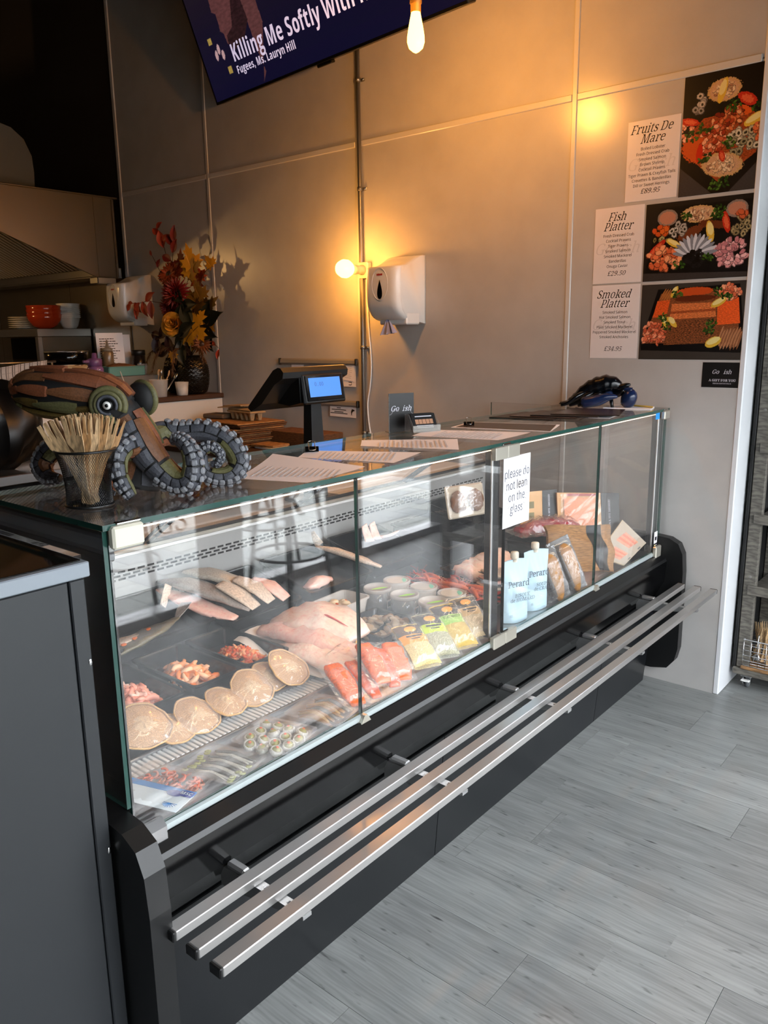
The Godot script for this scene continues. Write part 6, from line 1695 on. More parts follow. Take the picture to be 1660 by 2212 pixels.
func build_flowers():
	var y0 := 1.1662
	var pts := [Vector3(-2.06, y0, 0.155), Vector3(-2.235, y0, 0.135)]
	var vm := vase_mesh()
	for k in 2:
		var v := thing("vase", ["dark bronze woven-pattern vase holding the flowers, nearer the counter edge", "second dark woven-pattern vase, half hidden behind the first"][k], "vase", pts[k], 0.6 * k)
		put(vm[0], "body", "bronze", v)
		put(vm[1], "weave", "bronze_hi", v).set_meta("kind", "stuff")
	var top := Vector3(-2.07, 1.40, 0.155)
	# big blooms
	flower("chrysanthemum", Vector3(-2.106, 1.787, 0.215), Vector3(0.45, 0.25, 1), 0.100, "mum_red", "mum", "dark red chrysanthemum, the big bloom in the middle of the arrangement", top)
	flower("chrysanthemum", Vector3(-2.190, 1.700, 0.205), Vector3(0.2, -0.3, 1), 0.078, "mum_red", "mum", "smaller dark red chrysanthemum low at the left of the big red bloom", top)
	flower("rose", Vector3(-2.087, 1.598, 0.262), Vector3(0.6, 0.25, 1), 0.080, "rose_gold", "rose", "golden yellow rose at the front of the arrangement", top)
	flower("gerbera", Vector3(-2.209, 1.905, 0.18), Vector3(0.3, 0.5, 1), 0.078, "rust", "mum", "rust orange daisy bloom above the red chrysanthemum", top)
	flower("gerbera", Vector3(-1.950, 1.475, 0.16), Vector3(0.8, 0.0, 0.8), 0.068, "rust_brown", "mum", "brown-orange daisy bloom at the lower right of the arrangement", top)
	# sprays of leaves on a stem
	spray([Vector3(-2.10, 1.75, 0.16), Vector3(-1.98, 1.93, 0.165)], "maple", "leaf_yellow", [[0.55, 0.115, 30.0], [0.8, 0.10, -50.0], [1.0, 0.12, -10.0], [0.95, 0.09, 70.0]], "upper branch of yellow maple leaves above the red chrysanthemum", top)
	spray([Vector3(-2.04, 1.62, 0.19), Vector3(-1.93, 1.745, 0.15)], "maple", "leaf_gold", [[0.5, 0.10, 80.0], [0.8, 0.12, -60.0], [1.0, 0.11, -20.0]], "branch of brownish yellow maple leaves at the right of the arrangement", top)
	spray([Vector3(-2.02, 1.50, 0.22), Vector3(-1.935, 1.60, 0.165)], "maple", "leaf_yellow", [[0.4, 0.11, -120.0], [0.75, 0.13, -160.0], [1.0, 0.13, -60.0]], "lower branch of yellow maple leaves right of the rose", top)
	spray([Vector3(-1.95, 1.84, 0.14), Vector3(-1.862, 1.935, 0.11)], "maple", "leaf_yellow", [[1.0, 0.075, -40.0]], "single small yellow leaf on a long stem at the upper right", top)
	spray([Vector3(-2.06, 1.45, 0.25), Vector3(-2.09, 1.43, 0.275)], "maple", "leaf_yellow", [[1.0, 0.07, 180.0]], "single small yellow leaf hanging over the vase rim", top)
	spray([Vector3(-2.16, 1.78, 0.16), Vector3(-2.205, 1.98, 0.15), Vector3(-2.165, 2.09, 0.15)], "oval", "leaf_red", [[0.35, 0.075, 60.0], [0.5, 0.075, -60.0], [0.7, 0.07, 40.0], [0.85, 0.075, -30.0], [1.0, 0.08, 10.0]], "tall upright sprig of dark red leaves at the top", top)
	spray([Vector3(-2.17, 1.80, 0.16), Vector3(-2.26, 2.00, 0.15), Vector3(-2.285, 2.08, 0.15), Vector3(-2.34, 2.19, 0.15)], "oval", "leaf_coral", [[0.62, 0.085, -10.0], [0.72, 0.07, 60.0], [0.85, 0.06, -50.0], [1.0, 0.05, 60.0]], "tallest thin sprig of coral leaves at the upper left", top)
	spray([Vector3(-2.19, 1.75, 0.17), Vector3(-2.33, 1.93, 0.16), Vector3(-2.415, 2.03, 0.15)], "oval", "leaf_red", [[0.6, 0.045, 40.0], [1.0, 0.03, -20.0]], "thin bare twig with two small leaves at the left", top)
	spray([Vector3(-2.20, 1.68, 0.19), Vector3(-2.38, 1.745, 0.20), Vector3(-2.52, 1.74, 0.20), Vector3(-2.64, 1.742, 0.20)], "oval", "leaf_coral", [[0.35, 0.085, 170.0], [0.45, 0.08, 60.0], [0.55, 0.08, 150.0], [0.66, 0.085, 200.0], [0.78, 0.07, 130.0], [0.9, 0.05, 220.0], [1.0, 0.04, 90.0]], "long spray of coral red leaves reaching left across the dispenser", top)
	spray([Vector3(-2.18, 1.64, 0.18), Vector3(-2.27, 1.84, 0.17), Vector3(-2.31, 1.87, 0.17)], "oval", "leaf_burgundy", [[0.5, 0.07, 40.0], [0.8, 0.06, 80.0], [1.0, 0.06, 30.0]], "short burgundy twig left of the orange bloom", top)
	spray([Vector3(-2.12, 1.52, 0.20), Vector3(-2.28, 1.52, 0.22), Vector3(-2.38, 1.54, 0.21)], "oval", "leaf_burgundy", [[0.3, 0.10, 150.0], [0.5, 0.11, 60.0], [0.7, 0.10, 170.0], [1.0, 0.09, 100.0]], "dark burgundy leafy spray reaching left beside the rose", top)
	spray([Vector3(-2.06, 1.66, 0.20), Vector3(-2.02, 1.72, 0.22)], "oval", "leaf_dark", [[0.3, 0.12, 80.0], [0.5, 0.13, 140.0], [0.8, 0.12, 200.0], [1.0, 0.11, -40.0]], "dark green leaves under the red chrysanthemum", top)
	spray([Vector3(-2.08, 1.47, 0.22), Vector3(-2.04, 1.52, 0.24), Vector3(-2.0, 1.55, 0.23)], "oval", "leaf_dark", [[0.2, 0.12, 160.0], [0.5, 0.13, 60.0], [0.8, 0.12, -80.0], [1.0, 0.12, -140.0]], "dark leaves below the rose above the vase", top)
	spray([Vector3(-1.99, 1.40, 0.16), Vector3(-1.92, 1.47, 0.10), Vector3(-1.885, 1.44, 0.075)], "oval", "leaf_coral", [[0.7, 0.045, -60.0], [1.0, 0.05, 200.0]], "drooping twig with two coral leaves at the far right", top)
	spray([Vector3(-2.15, 1.83, 0.15), Vector3(-2.13, 1.93, 0.14)], "maple", "rust", [[0.4, 0.10, 40.0], [0.7, 0.11, -60.0], [1.0, 0.10, 10.0]], "rust coloured maple leaves behind the orange bloom", top)
	spray([Vector3(-2.04, 1.80, 0.12), Vector3(-2.0, 1.86, 0.11)], "maple", "rust", [[0.3, 0.11, 60.0], [0.7, 0.11, 0.0], [1.0, 0.10, -70.0]], "rust coloured maple leaves behind the upper yellow branch", top)
	spray([Vector3(-1.99, 1.62, 0.11), Vector3(-1.95, 1.70, 0.10)], "maple", "leaf_gold", [[0.1, 0.12, 120.0], [0.5, 0.13, 60.0], [0.9, 0.13, -100.0]], "dull gold maple leaves at the right, behind the brownish branch", top)
	spray([Vector3(-2.16, 1.58, 0.14), Vector3(-2.20, 1.62, 0.13)], "oval", "leaf_burgundy", [[0.1, 0.14, -60.0], [0.4, 0.14, 20.0], [0.7, 0.13, -110.0], [1.0, 0.13, -30.0]], "burgundy leaves behind the smaller red chrysanthemum", top)
	spray([Vector3(-2.03, 1.55, 0.12), Vector3(-1.97, 1.60, 0.10)], "oval", "leaf_dark", [[0.1, 0.15, 100.0], [0.4, 0.15, 40.0], [0.7, 0.14, 150.0], [1.0, 0.14, 70.0]], "dark green leaves behind the lower yellow branch", top)
	spray([Vector3(-2.12, 1.46, 0.17), Vector3(-2.20, 1.47, 0.18)], "oval", "leaf_burgundy", [[0.1, 0.14, 130.0], [0.5, 0.14, 200.0], [1.0, 0.14, 250.0]], "burgundy leaves hanging over the left of the vases", top)
	# feathery grasses hanging over the rim
	for e in [[Vector3(-2.20, 1.46, 0.22), Vector3(-2.35, 1.44, 0.24), Vector3(-2.42, 1.36, 0.25), "plume of brown feathery grass drooping left over the raised shelf"], [Vector3(-2.14, 1.46, 0.24), Vector3(-2.22, 1.42, 0.30), Vector3(-2.26, 1.31, 0.32), "plume of brown feathery grass hanging left of the vase"], [Vector3(-2.05, 1.45, 0.25), Vector3(-2.03, 1.42, 0.31), Vector3(-2.05, 1.30, 0.32), "plume of brown feathery grass hanging in front of the vase"], [Vector3(-1.99, 1.46, 0.20), Vector3(-1.92, 1.44, 0.20), Vector3(-1.885, 1.38, 0.20), "plume of pale feathery grass hanging right of the vase"]]:
		var o := thing("grass_plume", e[3], "grass")
		var path := smooth([top, e[0], e[1], e[2]], 6)
		obj(MB.new(0).tube(path, 0.002, 5), "stem", "stem_brown", o)
		var mb := MB.new()
		var q := RandomNumberGenerator.new()
		q.seed = int(e[0].x * 1000.0)
		for k in 260:
			var t := q.randf_range(0.40, 1.0)
			var i: int = min(int(t * (path.size() - 1)), path.size() - 2)
			var c: Vector3 = path[i].lerp(path[i + 1], t * (path.size() - 1) - i)
			var d: Vector3 = (path[i + 1] - path[i]).normalized()
			var out := (Vector3(q.randfn(), q.randfn(), q.randfn()).normalized() * 0.7 + d + Vector3(0, -0.3, 0)).normalized()
			var l := q.randf_range(0.025, 0.05)
			var sd := out.cross(Vector3(q.randfn(), q.randfn(), q.randfn())).normalized() * 0.0011
			mb.tri(c - sd, c + sd, c + out * l)
		obj(mb, "bristles", "grass_brown", o).set_meta("kind", "stuff")

func vase_mesh() -> Array:
	var prof := [Vector2(0, 0), Vector2(0.062, 0), Vector2(0.078, 0.012), Vector2(0.092, 0.06), Vector2(0.097, 0.11), Vector2(0.094, 0.16), Vector2(0.082, 0.205), Vector2(0.068, 0.232), Vector2(0.062, 0.240), Vector2(0.056, 0.236), Vector2(0.056, 0.20), Vector2(0, 0.19)]
	var a := MB.new(0).lathe(prof, 28).mesh()
	var r_at := func(y: float):
		for i in range(1, 8):
			if y <= prof[i + 1].y: return lerpf(prof[i].x, prof[i + 1].x, inverse_lerp(prof[i].y, prof[i + 1].y, y))
		return 0.06
	var mb := MB.new()
	for row in 17:
		var y := 0.012 + 0.0128 * row
		for k in 26:
			var s := 1.0 if row % 2 else -1.0
			var am := TAU * (k + (0.5 if row % 2 else 0.0)) / 26.0
			var p := []
			for e in [[-0.13, -0.0055, 0.0], [0.13, 0.0055, 0.0], [0.13, 0.0125, 0.0], [-0.13, 0.0015, 0.0]]:
				var yy: float = y + e[1] * s + (0.0 if s > 0 else 0.006)
				var r: float = r_at.call(yy) + 0.0008
				p.append(Vector3(cos(am + e[0]) * r, yy, sin(am + e[0]) * r))
			var ctr: Vector3 = (p[0] + p[1] + p[2] + p[3]) / 4.0
			ctr += Vector3(ctr.x, 0, ctr.z).normalized() * 0.0045
			for i in 4: mb.tri(p[(i + 1) % 4], p[i], ctr)
	return [a, mb.mesh()]

func flower(called: String, c: Vector3, look: Vector3, r: float, m: String, kind: String, label: String, root: Vector3):
	var o := thing(called, label, "flower")
	obj(MB.new(0).tube(smooth([root, root.lerp(c, 0.5) + Vector3(0, 0.02, -0.01), c - look.normalized() * r * 0.4], 5), 0.0025, 6), "stem", "stem_brown", o)
	var z := look.normalized()
	var x := Vector3.UP.cross(z).normalized()
	var y := z.cross(x)
	var B := Basis(x, y, z)
	if kind == "rose":
		for layer in 6:
			var n: int = [2, 3, 4, 5, 6, 6][layer]
			var rr: float = r * [0.08, 0.20, 0.33, 0.48, 0.66, 0.84][layer]
			var high: float = r * [0.80, 0.78, 0.70, 0.56, 0.36, 0.12][layer]
			for k in n:
				var a := TAU * k / n + layer * 0.9
				var jit := 1.0 + 0.10 * sin(k * 4.1 + layer)
				var f := func(u: float, v: float):
					var e: float = u * 2.0 - 1.0
					var aa: float = a + e * [1.9, 1.25, 0.98, 0.80, 0.66, 0.62][layer]
					var rim := smoothstep(0.7, 1.0, v)
					var rad: float = rr * jit * (0.25 + 0.75 * sin(v * PI / 2)) * (1.0 - 0.05 * e * e) + rim * r * (0.03 + 0.035 * layer)
					var h: float = lerpf(-0.45 * r, high, v * (1.0 - 0.22 * e * e)) - rim * r * 0.05 * layer + 0.02 * r * sin(e * 6.0) * rim
					return c + B * Vector3(cos(aa) * rad, sin(aa) * rad, h)
				var mb := MB.new(0)
				mb.grid(6, 6, f)
				obj(mb, "petal", m, o)
		return
	var rings: Array = [[0.98, 22, 0.05], [0.90, 22, 0.30], [0.80, 20, 0.55], [0.66, 18, 0.80], [0.48, 14, 1.05], [0.28, 9, 1.3]] if called == "chrysanthemum" else [[1.0, 18, 0.10], [0.92, 18, 0.28], [0.7, 14, 0.5]]
	var petals := 0
	var rest := MB.new(0)
	for e in rings:
		for k in e[1]:
			var a: float = TAU * k / e[1] + e[2] * 2.1
			var el: float = e[2] + 0.12 * sin(k * 5.0)
			var dd := B * Vector3(cos(a) * cos(el), sin(a) * cos(el), sin(el))
			var sd := B * Vector3(-sin(a), cos(a), 0)
			var up := dd.cross(sd) * -1.0
			var L: float = r * e[0]
			var W := r * (0.085 if called == "chrysanthemum" else 0.12)
			var f := func(u: float, v: float):
				return c + dd * (0.12 * r + L * v * 0.9) + sd * (u - 0.5) * 2.0 * W * sin(PI * clamp(0.15 + v * 0.8, 0, 1)) + up * (0.10 * r * v * v * (1.0 if el < 0.6 else -0.6) + 0.5 * W * pow(abs(u - 0.5) * 2.0, 2.0))
			var mb := MB.new(0)
			mb.grid(2, 3, f)
			obj(mb, "petal", m, o)
	if called != "chrysanthemum": obj(MB.new(0).blob(Transform3D(B * Basis.from_scale(Vector3(r * 0.28, r * 0.28, r * 0.18)), c), 12, 8, 0.1, 3), "centre", "stem_brown", o)

func spray(path: Array, kind: String, m: String, leaves: Array, label: String, root: Vector3):
	var o := thing({"maple": "maple_branch", "oval": "leafy_twig"}[kind], label, "foliage")
	var p := smooth([root] + path, 5)
	obj(MB.new(0).tube(p, 0.0018, 5), "stem", "stem_brown", o)
	if not M.has("leafmesh_" + kind): M["leafmesh_" + kind] = leaf_mesh(kind)
	var n0 := 5
	for e in leaves:
		var t: float = lerpf(n0, p.size() - 1, e[0])
		var i: int = min(int(t), p.size() - 2)
		var c: Vector3 = p[i].lerp(p[i + 1], t - i)
		var l := put(M["leafmesh_" + kind], "leaf", m, o)
		var a: float = deg_to_rad(e[2])
		var dirv := Vector3(sin(a), cos(a), 0.25)
		var z := Vector3(0.45 + 0.3 * sin(e[2]), 0.2, 1)
		var x := dirv.cross(z).normalized()
		e[1] *= 1.28
		l.transform = Transform3D(Basis(x * e[1], dirv.normalized() * e[1], x.cross(dirv.normalized()) * e[1]), c)

# ---------------------------------------------------------------- what lies in the case
func round_rect(x: float, z: float, r: float, y: float) -> Array:
	var out := []
	for q in 4:
		var c := Vector3((x - r) * [1, -1, -1, 1][q], y, (z - r) * [1, 1, -1, -1][q])
		for k in 5:
			var a := PI / 2 * (q + k / 4.0)
			out.append(c + Vector3(cos(a) * r, 0, sin(a) * r))
	return out

func rings(mb: MB, list: Array, t: Transform3D, close := true):
	for i in list.size() - 1:
		var a: Array = list[i]
		var b: Array = list[i + 1]
		for k in a.size():
			var j := (k + 1) % a.size()
			mb.quad(t * a[j], t * a[k], t * b[k], t * b[j])
	if close:
		var l: Array = list[-1]
		for k in range(1, l.size() - 1): mb.tri(t * l[0], t * l[k + 1], t * l[k])

func tray(at: Vector3, sx: float, sz: float, depth: float, tilt: float, label: String, turn := 0.0) -> Node3D:
	# black food tray with a rolled rim; at is the middle of its rim
	var o := thing("food_tray", label, "tray")
	o.transform = xf(at, Vector3(0, turn, -tilt))
	var x := sx / 2
	var z := sz / 2
	var mb := MB.new()
	rings(mb, [round_rect(x - 0.016, z - 0.016, 0.012, -depth), round_rect(x - 0.008, z - 0.008, 0.016, -0.006), round_rect(x, z, 0.018, -0.005), round_rect(x, z, 0.018, -0.001), round_rect(x - 0.002, z - 0.002, 0.018, 0.0), round_rect(x - 0.008, z - 0.008, 0.016, 0.0), round_rect(x - 0.010, z - 0.010, 0.015, -0.003), round_rect(x - 0.019, z - 0.019, 0.012, -depth + 0.003)], Transform3D())
	var under := MB.new()
	rings(under, [round_rect(x - 0.016, z - 0.016, 0.012, -depth)], Transform3D())
	mb.quad(Vector3(-x + 0.016, -depth, -z + 0.016), Vector3(x - 0.016, -depth, -z + 0.016), Vector3(x - 0.016, -depth, z - 0.016), Vector3(-x + 0.016, -depth, z - 0.016))
	obj(mb, "body", "tray_black", o)
	return o

func prawn_mesh(key: int, curl: float, fat: float) -> ArrayMesh:
	# a peeled tail: thick curled tube tapering to the end, its rings slightly swollen
	var pts := []
	var rad := []
	var n := 10
	for i in n:
		var t := i / float(n - 1)
		var a := curl * (t - 0.5)
		pts.append(Vector3(sin(a) * 0.5, 0.10 * sin(t * 3.0 + key), cos(a) * 0.5 - 0.3))
		rad.append(fat * (0.55 + 0.65 * sin(PI * pow(1.0 - t * 0.86, 1.1))) * (1.0 + (0.09 if i % 2 else -0.04)) * (0.5 if i == 0 else 1.0))
	return MB.new(0).tube(pts, rad, 8).mesh()

func heap_of(meshes: Array, mats: Array, called: String, label: String, cat: String, group: String, n: int, size: float, place: Callable, key: int):
	var r := RandomNumberGenerator.new()
	r.seed = key
	for i in n:
		var p: Vector3 = place.call(i, r)
		var o := put(meshes[i % meshes.size()], called, mats[r.randi() % mats.size()])
		o.transform = Transform3D(Basis.from_euler(Vector3(r.randf_range(-0.7, 0.7), r.randf() * TAU, r.randf_range(-0.9, 0.9))) * Basis.from_scale(Vector3.ONE * size * r.randf_range(0.88, 1.12)), p)
		tag(o, label, cat, group)

func mound(c: Vector3, rx: float, rz: float, h: float, lean: Vector2) -> Callable:
	# points on and in a low heap
	return func(i: int, r: RandomNumberGenerator):
		var a := r.randf() * TAU
		var d := sqrt(r.randf())
		var x := cos(a) * d
		var z := sin(a) * d
		var top: float = h * (1.0 - d * d * 0.8)
		return c + Vector3(x * rx + lean.x * top, top * (1.0 if i % 4 else 0.55), z * rz + lean.y * top)

func fillet(called: String, label: String, m: String, path: Array, w: Array, thick: Array, up := Vector3.UP, parent: Node3D = null, key := 1, group := "") -> MeshInstance3D:
	# a soft slab following a line: widths and thicknesses along it
	var p := smooth(path, 4)
	var ww := smooth_f(w, 4)
	var th := smooth_f(thick, 4)
	var nz := FastNoiseLite.new()
	nz.seed = key
	nz.frequency = 9.0
	var n := 12
	var mb := MB.new(0)
	var list := []
	for i in p.size():
		var d: Vector3 = (p[min(i + 1, p.size() - 1)] - p[max(i - 1, 0)]).normalized()
		var s := d.cross(up).normalized()
		var nn := s.cross(d)
		var rg := []
		for k in n:
			var a := TAU * k / n
			var ca := cos(a)
			var sa := sin(a)
			var q: Vector3 = p[i] + s * sign(ca) * pow(abs(ca), 0.7) * ww[i] / 2 + nn * (sign(sa) * pow(abs(sa), 0.8) * th[i] / 2)
			rg.append(q + nn * nz.get_noise_3dv(q * 6.0) * th[i] * 0.35)
		list.append(rg)
	for i in list.size() - 1:
		for k in n:
			var j := (k + 1) % n
			mb.quad(list[i][j], list[i][k], list[i + 1][k], list[i + 1][j], Rect2(float(k) / n * 2.0, float(i) / list.size() * 2.0, 2.0 / n, 2.0 / list.size()))
	for e in [0, list.size() - 1]:
		for k in range(1, n - 1):
			if e == 0: mb.tri(list[e][0], list[e][k], list[e][k + 1])
			else: mb.tri(list[e][0], list[e][k + 1], list[e][k])
	var o := obj(mb, called, m, parent)
	if parent == null: tag(o, label, "fish", group)
	return o

func crumple(size: Vector3, key: int, nu := 20, nv := 20, amp := 0.004, edge := 0.008) -> MB:
	# a film drawn over something: flat rim, puffed and creased middle; x by z, rising to size.y
	var nz := FastNoiseLite.new()
	nz.seed = key
	nz.frequency = 0.05 * 60
	nz.fractal_type = FastNoiseLite.FRACTAL_RIDGED
	nz.fractal_octaves = 2
	var f := func(u: float, v: float):
		var x := (u - 0.5) * (size.x + 2 * edge)
		var z := (v - 0.5) * (size.z + 2 * edge)
		var dx: float = clamp((size.x / 2 - abs(x)) / (size.x * 0.22), 0.0, 1.0)
		var dz: float = clamp((size.z / 2 - abs(z)) / (size.z * 0.22), 0.0, 1.0)
		var k := smoothstep(0.0, 1.0, dx) * smoothstep(0.0, 1.0, dz)
		return Vector3(x, size.y * k + amp * nz.get_noise_2d(x * 12.0, z * 12.0) * (0.35 + k), z)
	var mb := MB.new(0)
	mb.grid(nu, nv, f)
	return mb

func tray_pack(at: Vector3, turn: float, sx: float, sz: float, label: String) -> Node3D:
	# clear shallow pack with a sealed lid
	var o := thing("sealed_pack", label, "food pack")
	o.transform = xf(at, Vector3(0, turn, 0))
	var x := sx / 2
	var z := sz / 2
	var mb := MB.new()
	rings(mb, [round_rect(x - 0.014, z - 0.014, 0.010, 0.001), round_rect(x - 0.009, z - 0.009, 0.014, 0.020), round_rect(x, z, 0.014, 0.0205), round_rect(x, z, 0.014, 0.022), round_rect(x - 0.007, z - 0.007, 0.014, 0.0222)], Transform3D(), false)
	obj(mb, "shell", "clear_plastic", o)
	return o

func build_food():
	var in_case := "among the trays at the front of the counter"
	# --- trays, nearest first
	tray(Vector3(0.446, 0.662, 2.304), 0.285, 0.165, 0.058, 0.0, "black food tray of pale pink prawns nearest the end glass")
	tray(Vector3(0.446, 0.662, 2.125), 0.285, 0.160, 0.058, 0.0, "black food tray half filled with big orange prawns")
	tray(Vector3(0.446, 0.662, 1.953), 0.285, 0.160, 0.058, 0.0, "black food tray holding a heap of small red-orange shrimps")
	tray(Vector3(0.185, 0.727, 2.43), 0.25, 0.29, 0.05, 15.0, "empty black food tray in the rear corner by the end glass")
	tray(Vector3(0.185, 0.727, 2.085), 0.25, 0.37, 0.05, 15.0, "black food tray with a brown spotted flatfish")
	tray(Vector3(0.218, 0.7175, 1.733), 0.268, 0.30, 0.05, 15.0, "black food tray piled with long skinned fish fillets")
	tray(Vector3(0.232, 0.727, 1.405), 0.268, 0.320, 0.05, 15.0, "black food tray with one small pink piece of fish at its corner")
	tray(Vector3(0.232, 0.737, 1.078), 0.268, 0.300, 0.055, 15.0, "black food tray with two upright pieces of skate at its back")
	tray(Vector3(0.30, 0.745, 0.765), 0.29, 0.300, 0.08, 12.0, "empty deep black food tray before the silver fish")
	tray(Vector3(0.235, 0.775, 0.46), 0.28, 0.28, 0.08, 12.0, "black food tray at the back with a silver-skinned fish")
	tray(Vector3(0.60, 0.700, 0.44), 0.20, 0.33, 0.095, 0.0, "deep black food tray under the red vacuum-packed tuna")
	tray(Vector3(0.575, 0.668, 0.865), 0.22, 0.28, 0.06, 0.0, "black food tray heaped with pale boned fish by the middle post")
	tray(Vector3(0.610, 0.645, 1.085), 0.34, 0.155, 0.038, 0.0, "shallow black food tray of langoustines behind the lidded pots")
	tray(Vector3(0.612, 0.642, 1.520), 0.20, 0.195, 0.035, 0.0, "shallow black food tray of small brown clams")
	# --- prawns and shrimps
	var pm := [prawn_mesh(1, 3.4, 0.20), prawn_mesh(2, 2.6, 0.22), prawn_mesh(3, 4.2, 0.18)]
	heap_of(pm, ["prawn_orange", "prawn_orange2", "prawn_light"], "prawn", "big peeled orange prawn heaped in the second black tray", "prawn", "orange prawns in the second tray", 84, 0.034, mound(Vector3(0.478, 0.614, 2.135), 0.092, 0.052, 0.050, Vector2(-0.1, 0.2)), 21)
	heap_of(pm, ["prawn_pink", "prawn_pale", "prawn_pink2"], "prawn", "pale pink prawn heaped in the tray nearest the end glass", "prawn", "pink prawns in the nearest tray", 92, 0.032, mound(Vector3(0.470, 0.614, 2.310), 0.104, 0.056, 0.052, Vector2(-0.1, 0.2)), 22)
	heap_of(pm, ["shrimp_red", "prawn_orange2", "shrimp_pale", "shrimp_red"], "shrimp", "small red-orange shrimp heaped in the third black tray", "shrimp", "small shrimps in the third tray", 230, 0.0175, mound(Vector3(0.476, 0.612, 1.955), 0.094, 0.052, 0.044, Vector2(-0.1, 0.1)), 23)
	# --- dressed crabs in film
	var cr := [[0.642, 0.652, 2.388, 0.067, 30.0, -10.0, "film-wrapped dressed crab nearest the end glass"], [0.668, 0.628, 2.325, 0.052, 20.0, 10.0, "dressed crab half hidden behind the nearest wrapped crab"], [0.664, 0.634, 2.258, 0.060, 28.0, 8.0, "film-wrapped dressed crab, second full shell from the end glass"], [0.660, 0.634, 2.166, 0.056, 22.0, 20.0, "flat-lying film-wrapped dressed crab in the middle of the row"], [0.656, 0.636, 2.080, 0.060, 34.0, -12.0, "film-wrapped dressed crab standing before the shrimp tray"], [0.646, 0.640, 2.012, 0.052, 30.0, 0.0, "dressed crab mostly hidden behind the last large crab"], [0.668, 0.655, 1.960, 0.064, 36.0, 14.0, "large film-wrapped dressed crab next to the big pink fish"]]
	for i in cr.size(): crab(cr[i], i)
	# --- long fillets
	var base_y := 0.69
	var fl := [
		[[Vector3(0.075, 0.752, 1.950), Vector3(0.16, 0.732, 1.920), Vector3(0.25, 0.706, 1.890), Vector3(0.340, 0.690, 1.862)], [0.02, 0.075, 0.080, 0.03], [0.006, 0.018, 0.020, 0.008], "fish_pink", "pink fillet at the bottom left of the pile of long fillets"],
		[[Vector3(0.060, 0.772, 1.935), Vector3(0.14, 0.768, 1.890), Vector3(0.235, 0.742, 1.845), Vector3(0.34, 0.703, 1.800)], [0.02, 0.085, 0.090, 0.04], [0.006, 0.026, 0.026, 0.008], "fish_grey", "grey-skinned fillet on the left of the pile of long fillets"],
		[[Vector3(0.075, 0.785, 1.850), Vector3(0.14, 0.782, 1.810), Vector3(0.22, 0.760, 1.765), Vector3(0.31, 0.722, 1.715)], [0.03, 0.09, 0.085, 0.035], [0.006, 0.024, 0.022, 0.008], "fish_silver", "silver-grey fillet at the back of the pile of long fillets"],
		[[Vector3(0.225, 0.768, 1.825), Vector3(0.285, 0.745, 1.805), Vector3(0.345, 0.704, 1.785)], [0.055, 0.075, 0.05], [0.010, 0.018, 0.008], "fish_cream", "cream fillet lying on top of the pile of long fillets"],
		[[Vector3(0.235, 0.772, 1.770), Vector3(0.295, 0.750, 1.745), Vector3(0.348, 0.708, 1.725)], [0.05, 0.075, 0.05], [0.010, 0.018, 0.008], "fish_cream", "cream fillet overlapping the next at the front of the fillet pile"],
		[[Vector3(0.245, 0.757, 1.710), Vector3(0.30, 0.740, 1.685), Vector3(0.352, 0.702, 1.665)], [0.04, 0.065, 0.05], [0.010, 0.018, 0.008], "fish_pink", "pinkish cream fillet at the right end of the fillet pile"]]
	for i in fl.size(): fillet("fish_fillet", fl[i][4], fl[i][3], fl[i][0], fl[i][1], fl[i][2], Vector3(-0.2, 1, 0.1), null, 30 + i)
	# flatfish and the pale fillet under it
	fillet("fish_fillet", "white fillet lying under the spotted flatfish", "fish_cream", [Vector3(0.245, 0.690, 2.26), Vector3(0.235, 0.692, 2.19), Vector3(0.23, 0.694, 2.10)], [0.05, 0.09, 0.04], [0.006, 0.012, 0.006], Vector3(-0.26, 1, 0), null, 41)
	var ff := thing("flatfish", "brown flatfish with orange spots in the tray behind the prawns", "fish", Vector3(0.03, -0.016, 0.0))
	fillet("body", "", "flat_brown", [Vector3(0.262, 0.698, 2.245), Vector3(0.24, 0.706, 2.18), Vector3(0.215, 0.712, 2.09), Vector3(0.200, 0.716, 2.02), Vector3(0.195, 0.720, 1.985)], [0.02, 0.10, 0.115, 0.05, 0.02], [0.008, 0.022, 0.022, 0.010, 0.006], Vector3(-0.26, 1, 0), ff, 42)
	fillet("tail_fin", "", "fish_grey", [Vector3(0.196, 0.720, 1.99), Vector3(0.185, 0.738, 1.962), Vector3(0.18, 0.752, 1.945)], [0.02, 0.05, 0.062], [0.005, 0.003, 0.002], Vector3(-0.26, 1, 0), ff, 43)
	for e in [Vector3(0.245, 0.7215, 2.165), Vector3(0.222, 0.725, 2.105), Vector3(0.252, 0.7175, 2.205)]:
		obj(MB.new(0).blob(xf(e, Vector3(0, 20, -15), Vector3(0.007, 0.0016, 0.010)), 10, 6), "spot", "spot_orange", ff)
	fillet("fish_fillet", "small pale strip of fish standing at the back of the flatfish tray", "fish_cream", [Vector3(0.150, 0.722, 1.985), Vector3(0.135, 0.752, 1.96), Vector3(0.128, 0.775, 1.945)], [0.03, 0.035, 0.03], [0.006, 0.006, 0.003], Vector3(-1, 0.2, 0), null, 44)
	# small pink piece, tail piece
	fillet("fish_piece", "small crumpled pink piece of fish in the corner of its black tray", "fish_pink", [Vector3(0.318, 0.697, 1.545), Vector3(0.318, 0.706, 1.49), Vector3(0.322, 0.703, 1.435)], [0.035, 0.06, 0.035], [0.012, 0.042, 0.016], Vector3(-0.25, 1, 0), null, 45)
	var ft := thing("fish_tail", "long cream fish tail with an upright fin lying across two trays", "fish")
	fillet("body", "", "fish_cream", [Vector3(0.165, 0.772, 1.335), Vector3(0.24, 0.760, 1.305), Vector3(0.32, 0.738, 1.275), Vector3(0.395, 0.716, 1.248)], [0.03, 0.045, 0.05, 0.02], [0.008, 0.020, 0.020, 0.006], Vector3(-0.26, 1, 0), ft, 46)
